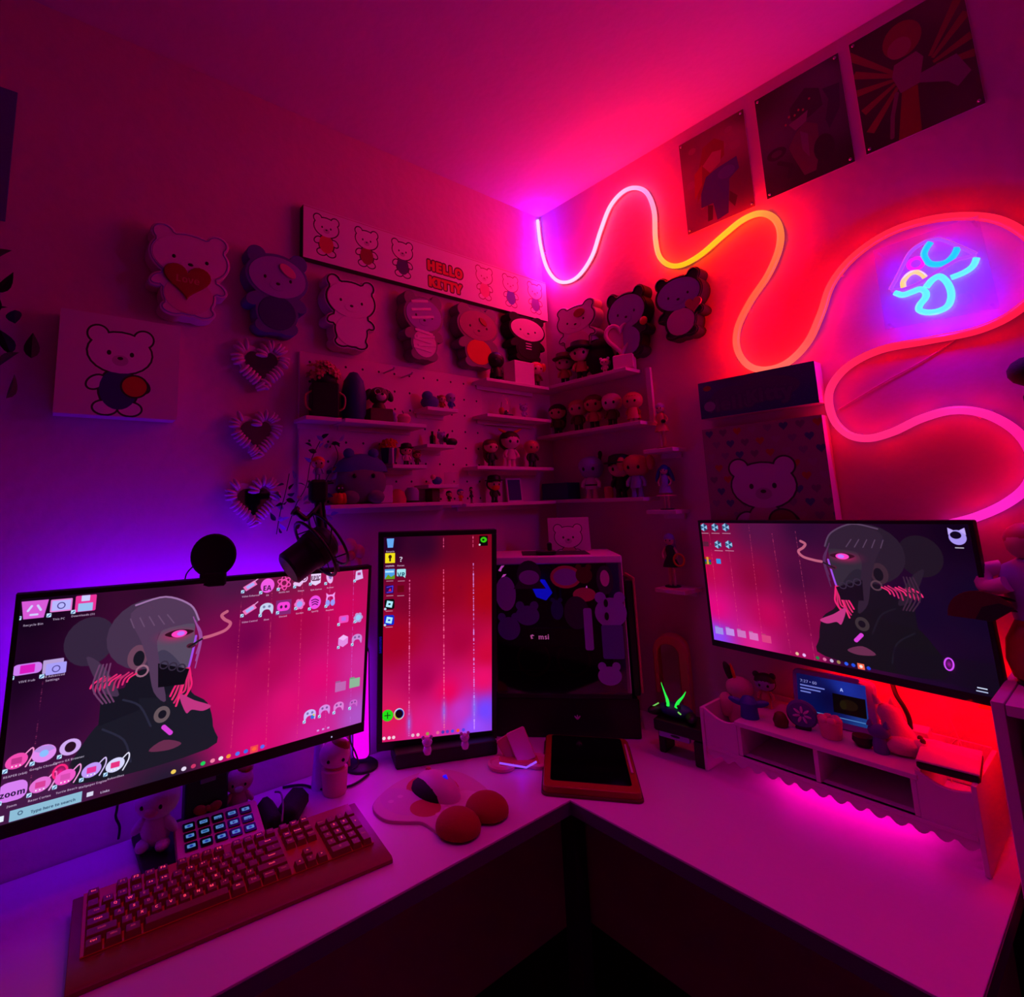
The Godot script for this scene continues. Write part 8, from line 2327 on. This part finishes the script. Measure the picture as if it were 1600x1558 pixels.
	part(G.new().box(Vector3(0.03, 0.0045, 0), Vector3(0.09, 0.008, 0.07), 0.003), "foot", M["rose"], o)
	# little black table with the controller
	b = facing(8)
	at = Vector3(0.55, DESK, 0.19)
	o = thing("dock_table", "small black bench with a labelled shelf edge left of the riser", "stand", at, "", b)
	part(G.new().box(Vector3(0, 0.075, 0), Vector3(0.125, 0.03, 0.085), 0.004), "top", M["black"], o)
	part(G.new().box(Vector3(0.05, 0.03, 0), Vector3(0.026, 0.06, 0.085), 0.003), "leg", M["black"], o)
	part(G.new().box(Vector3(-0.053, 0.03, -0.01), Vector3(0.018, 0.06, 0.06), 0.003), "leg", M["black"], o)
	part(G.new().box(Vector3(-0.012, 0.057, 0.034), Vector3(0.078, 0.018, 0.012), 0.002), "label_plate", M["lilac"], o)
	part(G.new().at(Vector3(-0.008, 0.057, 0.0402)).extr(ellipse(Vector2.ZERO, Vector2(0.012, 0.003), 16), 0.0, 0.0004), "plate_mark", M["charcoal"], o)
	o = thing("game_controller", "black game controller with green glowing light strips on the small black bench", "game controller", at + b * Vector3(-0.018, 0.091, 0.0), "", b)
	part(G.new().ell(Vector3(0, 0.017, 0), Vector3(0.045, 0.017, 0.026), 20), "shell", M["navy"], o)
	for s in [-1.0, 1.0]:
		part(G.new().at(Vector3(s * 0.044, 0.012, 0.014), Basis(Vector3.UP, s * 0.4)).ell(Vector3.ZERO, Vector3(0.014, 0.012, 0.03), 14), "grip", M["black"], o)
		part(G.new().tube(smooth_path([Vector3(s * 0.01, 0.03, 0.022), Vector3(s * 0.014, 0.042, 0.014), Vector3(s * 0.024, 0.056, 0.004), Vector3(s * (0.034 if s < 0 else 0.03), 0.078 if s < 0 else 0.068, -0.002)], 5), [0.0035, 0.004, 0.0042, 0.0042, 0.004, 0.0038, 0.0035, 0.0032, 0.0028, 0.0025, 0.0022, 0.0019, 0.0015, 0.0012, 0.0009, 0.0006], 8), "light_horn", lamp("green_glow", Color(0.12, 1.0, 0.3), 0.85), o)
		part(G.new().at(Vector3(s * 0.016, 0.034, 0.018)).ell(Vector3.ZERO, Vector3(0.006, 0.004, 0.006), 10), "thumb_stick", M["charcoal"], o)
	part(G.new().tube([Vector3(-0.052, 0.02, 0.026), Vector3(-0.036, 0.031, 0.018)], 0.0016, 6), "light_strip", lamp("pale_green_glow", Color(0.5, 0.9, 0.4), 0.7), o)
	part(G.new().tube([Vector3(0.018, 0.024, 0.03), Vector3(0.026, 0.02, 0.031)], 0.0018, 6), "light_strip", M["pale_green_glow"], o)

# ---------------------------------------------------------------- riser on the right wing
func riser_and_items() -> void:
	var o := thing("desk_riser", "white desk riser with two cubbies, side bins and a scalloped apron under the wall monitor", "riser", Vector3.ZERO)
	var wb: Material = M["white_board"]
	var x0 := 0.616
	var x1 := 1.109
	var xa := 0.705
	var xb := 1.02
	var y0 := DESK + 0.0005
	var yt := 0.876
	var zf := 0.225
	part(G.new().box(Vector3(x0 + 0.004, (y0 + 0.886) / 2, zf / 2 + 0.008), Vector3(0.008, 0.886 - y0, zf - 0.014), 0.0015), "side_panel", wb, o)
	part(G.new().box(Vector3(x1 - 0.004, (y0 + 0.886) / 2, zf / 2 + 0.008), Vector3(0.008, 0.886 - y0, zf - 0.014), 0.0015), "side_panel", wb, o)
	part(G.new().box(Vector3((xa + xb) / 2, yt - 0.005, zf / 2 + 0.005), Vector3(xb - xa + 0.016, 0.01, zf - 0.01), 0.0015), "top_shelf", wb, o)
	part(G.new().box(Vector3((x0 + x1) / 2, 0.797, zf / 2 + 0.005), Vector3(x1 - x0 - 0.017, 0.008, zf - 0.012), 0.001), "floor_board", wb, o)
	for x in [xa, (xa + xb) / 2 - 0.002, xb]:
		part(G.new().box(Vector3(x, (0.801 + yt - 0.01) / 2, zf / 2 + 0.003), Vector3(0.009, yt - 0.01 - 0.801, zf - 0.014), 0.001), "divider", wb, o)
	part(G.new().box(Vector3((x0 + x1) / 2, 0.845, 0.0085), Vector3(x1 - x0 - 0.017, 0.085, 0.006), 0.001), "back_panel", wb, o)
	# bins with a dipped front
	for e in [[x0 + 0.008, xa - 0.0045, 1.0], [xb + 0.0045, x1 - 0.008, 1.0]]:
		var pl := PackedVector2Array([Vector2(e[0], 0.8), Vector2(e[1], 0.8)])
		var left: bool = e[0] < 0.7
		for k in 13:
			var t := k / 12.0
			var x: float = lerpf(e[1], e[0], t)
			var u := t if left else 1.0 - t
			pl.append(Vector2(x, lerpf(0.872, 0.885, smoothstep(0.0, 1.0, u) if left else 1.0 - u) - 0.012 * sin(PI * u)))
		part(G.new().extr(pl, zf - 0.011, zf - 0.003, 0.001), "bin_front", wb, o)
	# apron with scallops
	var ap := PackedVector2Array([Vector2(x0 + 0.008, 0.801), Vector2(x0 + 0.008, 0.779)])
	var ns := 15
	for k in ns:
		for j in 7:
			var t := (j + 0.5) / 7.0
			ap.append(Vector2(x0 + 0.008 + (x1 - x0 - 0.016) * (k + t) / ns, 0.786 - 0.013 * sin(PI * t)))
	ap.append(Vector2(x1 - 0.008, 0.779))
	ap.append(Vector2(x1 - 0.008, 0.801))
	part(G.new().extr(ap, zf - 0.013, zf - 0.0035, 0.0008), "scalloped_apron", wb, o)
	part(G.new().box(Vector3(0.885, 0.7915, 0.19), Vector3(0.3, 0.003, 0.008), 0.0005), "led_strip", lamp("strip_magenta", Color(1.0, 0.1, 0.75), 1.0), o)
	var q: Array
	var at: Vector3
	# smart display
	var b := facing(4, 9)
	o = thing("smart_display", "small pale smart display with a blue screen standing on the riser", "screen", Vector3(0.862, yt + 0.001, 0.1), "", b)
	var sw := 0.158
	var sh := 0.112
	part(G.new().at(Vector3(0, sh / 2, 0)).extr(rrect(sw, sh, 0.014), -0.016, 0.0, 0.004), "housing", M["lilac"], o)
	var p := Paint.new(320, 200, Color(0.02, 0.05, 0.24))
	p.field([[Vector2(0, 0), Color8(8, 12, 70)], [Vector2(320, 0), Color8(20, 34, 130)], [Vector2(0, 200), Color8(2, 8, 70)], [Vector2(160, 100), Color8(2, 6, 56)], [Vector2(320, 200), Color8(20, 60, 130)], [Vector2(230, 30), Color8(24, 44, 150)]])
	p.text(lettering("7:27 • 60"), Vector2(16, 34), 15, Color(0.5, 0.5, 0.75), false)
	for k in 3:
		p.rect(Vector2(14, 52 + k * 16), Vector2([120, 100, 52][k], 7), Color(0.42, 0.46, 0.8), 3)
	p.rect(Vector2(168, 66), Vector2(146, 92), Color(0.012, 0.01, 0.012))
	p.disc(Vector2(240, 110), Vector2(40, 26), Color(0.09, 0.05, 0.02))
	p.disc(Vector2(214, 114), Vector2(16, 22), Color(0.1, 0.08, 0.02))
	p.text(lettering("A"), Vector2(212, 42), 16, Color(0.7, 0.75, 1.0))
	p.rect(Vector2(16, 178), Vector2(300, 4), Color(0.3, 0.5, 0.75))
	part(G.new().at(Vector3(-0.003, sh / 2 + 0.002, 0)).panel(sw - 0.026, sh - 0.026, 0.0006), "screen", print_mat("display_screen", p.im, 0.3, 1.0), o)
	part(G.new().box(Vector3(0, 0.02, -0.04), Vector3(0.09, 0.038, 0.05), 0.01), "rear_foot", M["lilac"], o)
	# ornaments, left to right
	at = Vector3(0.5413, 0.805, -0.1789)
	at = Vector3(0.655, 0.8015, 0.1)
	o = thing("plush_figure", "dark rosy plush with a long red-edged ear sitting in the left bin of the riser", "plush toy", at, "", facing(20))
	part(G.new().ell(Vector3(0, 0.05, 0), Vector3(0.03, 0.05, 0.028), 16), "body", M["plush_pink"], o)
	part(G.new().ell(Vector3(0.004, 0.112, 0), Vector3(0.032, 0.027, 0.027), 16), "head", M["plush_pink"], o)
	part(G.new().at(Vector3(-0.016, 0.145, 0), Basis(Vector3.BACK, 0.35)).ell(Vector3.ZERO, Vector3(0.01, 0.03, 0.007), 12), "ear", M["dark_brown"], o)
	part(G.new().at(Vector3(-0.006, 0.145, 0.006), Basis(Vector3.BACK, 0.2)).ell(Vector3.ZERO, Vector3(0.004, 0.028, 0.004), 10), "ear_edge", M["orange"], o)
	part(G.new().ell(Vector3(-0.028, 0.07, 0.01), Vector3(0.02, 0.03, 0.02), 12), "arm", M["plush_pink"], o)
	at = Vector3(0.7155, yt + 0.0005, 0.085)
	vinyl("round-headed pale lilac figurine behind the small blue figure on the riser", at, 0.085, 12, "lilac", "dark_brown", "rose", "rose", {"ears": "dark_brown"}, "figurines on the riser")
	at = Vector3(0.7129, 0.876, 0.1752)
	o = thing("blue_star_toy", "small blue toy with outspread arms near the left end of the riser", "toy", at + Vector3(0.0, 0.0005, 0), "", facing(20))
	part(G.new().lathe([[0.0, 0.0], [0.02, 0.0], [0.018, 0.02], [0.02, 0.034], [0.012, 0.046], [0.0, 0.05]], 16), "body", M["blue"], o)
	for s in [-1.0, 1.0]:
		part(G.new().at(Vector3(s * 0.024, 0.033, 0.0), Basis(Vector3.BACK, s * -1.3)).ell(Vector3.ZERO, Vector3(0.008, 0.02, 0.009), 12), "arm", M["blue"], o)
	at = Vector3(0.7808, 0.876, 0.1755)
	solo(G.new().lathe([[0.0, 0.0], [0.013, 0.0], [0.016, 0.012], [0.011, 0.026], [0.006, 0.03], [0.0, 0.03]], 16), "little_pot", M["dark_red"], "little dark red pot left of the round blue ornament", "pot", at + Vector3(0, 0.0005, 0))
	at = Vector3(0.8183, 0.876, 0.1537)
	o = thing("round_ornament", "round blue ornament with a pale blossom pattern before the smart display", "ornament", at + Vector3(0, 0.0005, 0), "", facing(15))
	part(G.new().at(Vector3(0, 0.031, 0), Basis(Vector3.RIGHT, PI / 2)).lathe([[0.0, -0.008], [0.024, -0.008], [0.03, -0.003], [0.03, 0.003], [0.026, 0.007], [0.0, 0.006]], 28), "disc", M["dusty_blue"], o)
	part(G.new().box(Vector3(0, 0.003, 0), Vector3(0.03, 0.006, 0.02), 0.002), "foot", M["charcoal"], o)
	for k in 7:
		part(G.new().at(Vector3(0, 0.031, 0.0068), Basis(Vector3.BACK, TAU * k / 7)).ell(Vector3(0, 0.011, 0), Vector3(0.003, 0.008, 0.0015), 8), "petal", M["white"], o)
	at = Vector3(0.8741, 0.876, 0.1598)
	o = thing("cup", "small pink cup with a wavy rim before the smart display", "cup", at + Vector3(0, 0.0005, 0))
	part(G.new().lathe([[0.0, 0.0], [0.017, 0.0], [0.019, 0.004], [0.022, 0.034], [0.019, 0.034], [0.016, 0.006], [0.0, 0.006]], 22), "cup", M["pink"], o)
	for k in 6:
		part(G.new().ell(Vector3(cos(TAU * k / 6) * 0.014, 0.036, sin(TAU * k / 6) * 0.014), Vector3(0.01, 0.009, 0.01), 10), "wavy_rim", M["pink"], o)
	at = Vector3(0.9296, 0.876, 0.1563)
	solo(G.new().lathe([[0.0, 0.0], [0.012, 0.0], [0.019, 0.01], [0.018, 0.02], [0.014, 0.018], [0.0, 0.01]], 18), "bowl", M["dark_brown"], "tiny dark bowl left of the greyish cat ornament", "bowl", at + Vector3(0, 0.0005, 0))
	at = Vector3(0.9612, 0.876, 0.1636)
	o = thing("cat_ornament", "small greyish violet cat ornament with pricked ears on the riser", "ornament", at + Vector3(0, 0.0005, 0), "", facing(10))
	part(G.new().lathe([[0.0, 0.0], [0.013, 0.0], [0.014, 0.014], [0.01, 0.03], [0.0, 0.034]], 16), "body", M["dusty_blue"], o)
	part(G.new().ell(Vector3(0, 0.04, 0), Vector3(0.019, 0.014, 0.014), 16), "head", M["dusty_blue"], o)
	for s in [-1.0, 1.0]:
		part(G.new().at(Vector3(s * 0.013, 0.049, 0)).lathe([[0.007, 0.0], [0.004, 0.008], [0.0, 0.013]], 8), "ear", M["dusty_blue"], o)
	at = Vector3(0.9811, 0.876, 0.0968)
	o = thing("pointed_plush", "pink plush with pointed ears leaning by the cable on the riser", "plush toy", at + Vector3(0, 0.0005, 0), "", facing(15))
	part(G.new().at(Vector3.ZERO, Basis(Vector3.BACK, 0.25)).lathe([[0.0, 0.0], [0.026, 0.002], [0.028, 0.02], [0.02, 0.05], [0.021, 0.068], [0.013, 0.08], [0.0, 0.083]], 18, 60.0), "body", M["plush_pink"], o)
	for s in [-1.0, 1.0]:
		part(G.new().at(Vector3(-0.02 + s * 0.012, 0.078, 0), Basis(Vector3.BACK, 0.25 - s * 0.2)).lathe([[0.008, 0.0], [0.005, 0.01], [0.0, 0.02]], 10), "ear", M["plush_pink"], o)
	at = Vector3(0.99, 0.876, 0.1471)
	o = thing("rolled_plush", "rosy rounded plush lying at the right end of the riser shelf", "plush toy", at + Vector3(0.004, 0.0005, 0), "", facing(25))
	part(G.new().ell(Vector3(0, 0.017, 0), Vector3(0.034, 0.017, 0.02), 18), "body", M["plush_pink"], o)
	part(G.new().ell(Vector3(0.026, 0.022, 0.003), Vector3(0.014, 0.013, 0.013), 14), "head", M["plush_pink"], o)
	for s in [-1.0, 1.0]:
		part(G.new().ell(Vector3(0.03, 0.034, s * 0.008), Vector3(0.005, 0.006, 0.004), 10), "ear", M["dark_red"], o)
	at = Vector3(1.0238, 0.876, 0.0739)
	solo(G.new().box(Vector3(0, 0.0155, 0), Vector3(0.055, 0.03, 0.045), 0.002), "little_box", M["white"], "little white box at the back of the right end of the riser shelf", "box", Vector3(0.99, yt + 0.0005, 0.058), "", facing(6))
	# slim case tilted in the right bin
	o = thing("slim_case", "slim pale-lidded black case resting aslant on the right bin of the riser", "case", Vector3(1.064, 0.8835, 0.155), "", Basis(Vector3.UP, 0.1) * Basis(Vector3.RIGHT, 0.03))
	part(G.new().at(Vector3(0, 0.009, 0)).box(Vector3.ZERO, Vector3(0.086, 0.014, 0.115), 0.004), "case_body", M["black"], o)
	part(G.new().at(Vector3(0, 0.018, 0)).box(Vector3.ZERO, Vector3(0.086, 0.004, 0.115), 0.0015), "lid", M["pale_pink"], o)
	solo(G.new().tube(smooth_path([Vector3(1.035, 0.806, 0.03), Vector3(1.04, 0.87, 0.04), Vector3(1.06, 0.9, 0.05), Vector3(1.055, 0.86, 0.06), Vector3(1.075, 0.83, 0.05), Vector3(1.06, 0.88, 0.03), Vector3(1.045, 0.93, 0.02)], 6), 0.0012, 6), "wire_tangle", M["pale_pink"], "thin pale wires curling out of the right bin of the riser", "wire")

# ---------------------------------------------------------------- cabinet at the right edge
func right_cabinet() -> void:
	var o := thing("cabinet", "tall white open cabinet standing at the right end of the desk", "cabinet", Vector3.ZERO)
	var x0 := 1.157
	var x1 := 1.56
	var y := 1.059
	var z := 0.3
	part(G.new().box(Vector3(x0 + 0.008, y / 2, z / 2), Vector3(0.016, y - 0.002, z), 0.0015), "side_panel", M["white_board"], o)
	part(G.new().box(Vector3(x1 - 0.008, y / 2, z / 2), Vector3(0.016, y - 0.002, z), 0.0015), "side_panel", M["white_board"], o)
	part(G.new().box(Vector3((x0 + x1) / 2, y - 0.012, z / 2), Vector3(x1 - x0 - 0.033, 0.018, z - 0.002), 0.0015), "top_board", M["white_board"], o)
	for h in [0.06, 0.4, 0.73]:
		part(G.new().box(Vector3((x0 + x1) / 2, h, z / 2), Vector3(x1 - x0 - 0.033, 0.018, z - 0.004), 0.0015), "shelf_board", M["white_board"], o)
	part(G.new().box(Vector3((x0 + x1) / 2, y / 2, 0.004), Vector3(x1 - x0 - 0.033, y - 0.03, 0.006), 0.001), "back_panel", M["charcoal"], o)
	for k in 3:
		solo(G.new().box(Vector3(0, 0.1205, 0), Vector3(0.085, 0.24, 0.2), 0.003), "storage_box", M["black_matte"], "tall black storage box inside the cabinet, %s from its left side" % ["first", "second", "third"][k], "box", Vector3(x0 + 0.072 + k * 0.105, 0.7393, 0.13), "storage boxes in the cabinet")
	# robed statue with a fan
	var base := Vector3(1.212, y - 0.0025, 0.14)
	o = thing("statue", "pale robed figurine in a red skirt holding a dark red fan on the cabinet top", "figurine", base, "", facing(-12))
	part(G.new().lathe([[0.0, 0.0], [0.04, 0.0], [0.04, 0.008], [0.0, 0.009]], 22), "stand", M["black"], o)
	part(G.new().lathe([[0.0, 0.009], [0.044, 0.012], [0.05, 0.04], [0.046, 0.075], [0.03, 0.11], [0.0, 0.115]], 22, 60.0), "skirt", M["red"], o)
	part(G.new().lathe([[0.0, 0.1], [0.03, 0.105], [0.036, 0.14], [0.044, 0.175], [0.036, 0.205], [0.015, 0.218], [0.0, 0.22]], 20, 60.0, Vector3.ZERO, 0.8), "robe", M["lilac"], o)
	part(G.new().ell(Vector3(0.0, 0.244, 0), Vector3(0.026, 0.028, 0.026), 16), "head", M["skin"], o)
	part(G.new().ell(Vector3(0.002, 0.252, -0.006), Vector3(0.031, 0.03, 0.03), 16), "hair", M["rose"], o)
	part(G.new().tube(smooth_path([Vector3(-0.035, 0.2, 0), Vector3(-0.058, 0.19, 0.012), Vector3(-0.05, 0.165, 0.03), Vector3(-0.02, 0.175, 0.036)], 5), 0.014, 10), "arm", M["pale_pink"], o)
	part(G.new().tube(smooth_path([Vector3(0.035, 0.2, 0), Vector3(0.055, 0.18, 0.01), Vector3(0.05, 0.16, 0.03)], 5), 0.014, 10), "arm", M["pale_pink"], o)
	for k in 2:
		part(G.new().at(Vector3(-0.03, 0.148 - k * 0.018, 0.03), Basis(Vector3.BACK, -0.2)).ell(Vector3.ZERO, Vector3(0.016, 0.003, 0.006), 10), "sash_stripe", M["black"], o)
	var fan := PackedVector2Array([Vector2(0.012, 0.0)])
	for k in 15:
		fan.append(Vector2.from_angle(lerpf(0.55, PI, k / 14.0)) * 0.052)
	fan.append(Vector2(-0.012, 0.0))
	part(G.new().at(Vector3(-0.054, 0.108, 0.05)).extr(fan, 0.0, 0.003, 0.0006), "fan", M["dark_red"], o)
	part(G.new().at(Vector3(-0.054, 0.108, 0.0505)).extr(PackedVector2Array([Vector2(0.012, 0), Vector2(0.043, 0.028), Vector2(0.024, 0.034), Vector2(0.0, 0.024), Vector2(-0.012, 0)]), 0.0, 0.004, 0.0006), "fan_handle", M["black"], o)
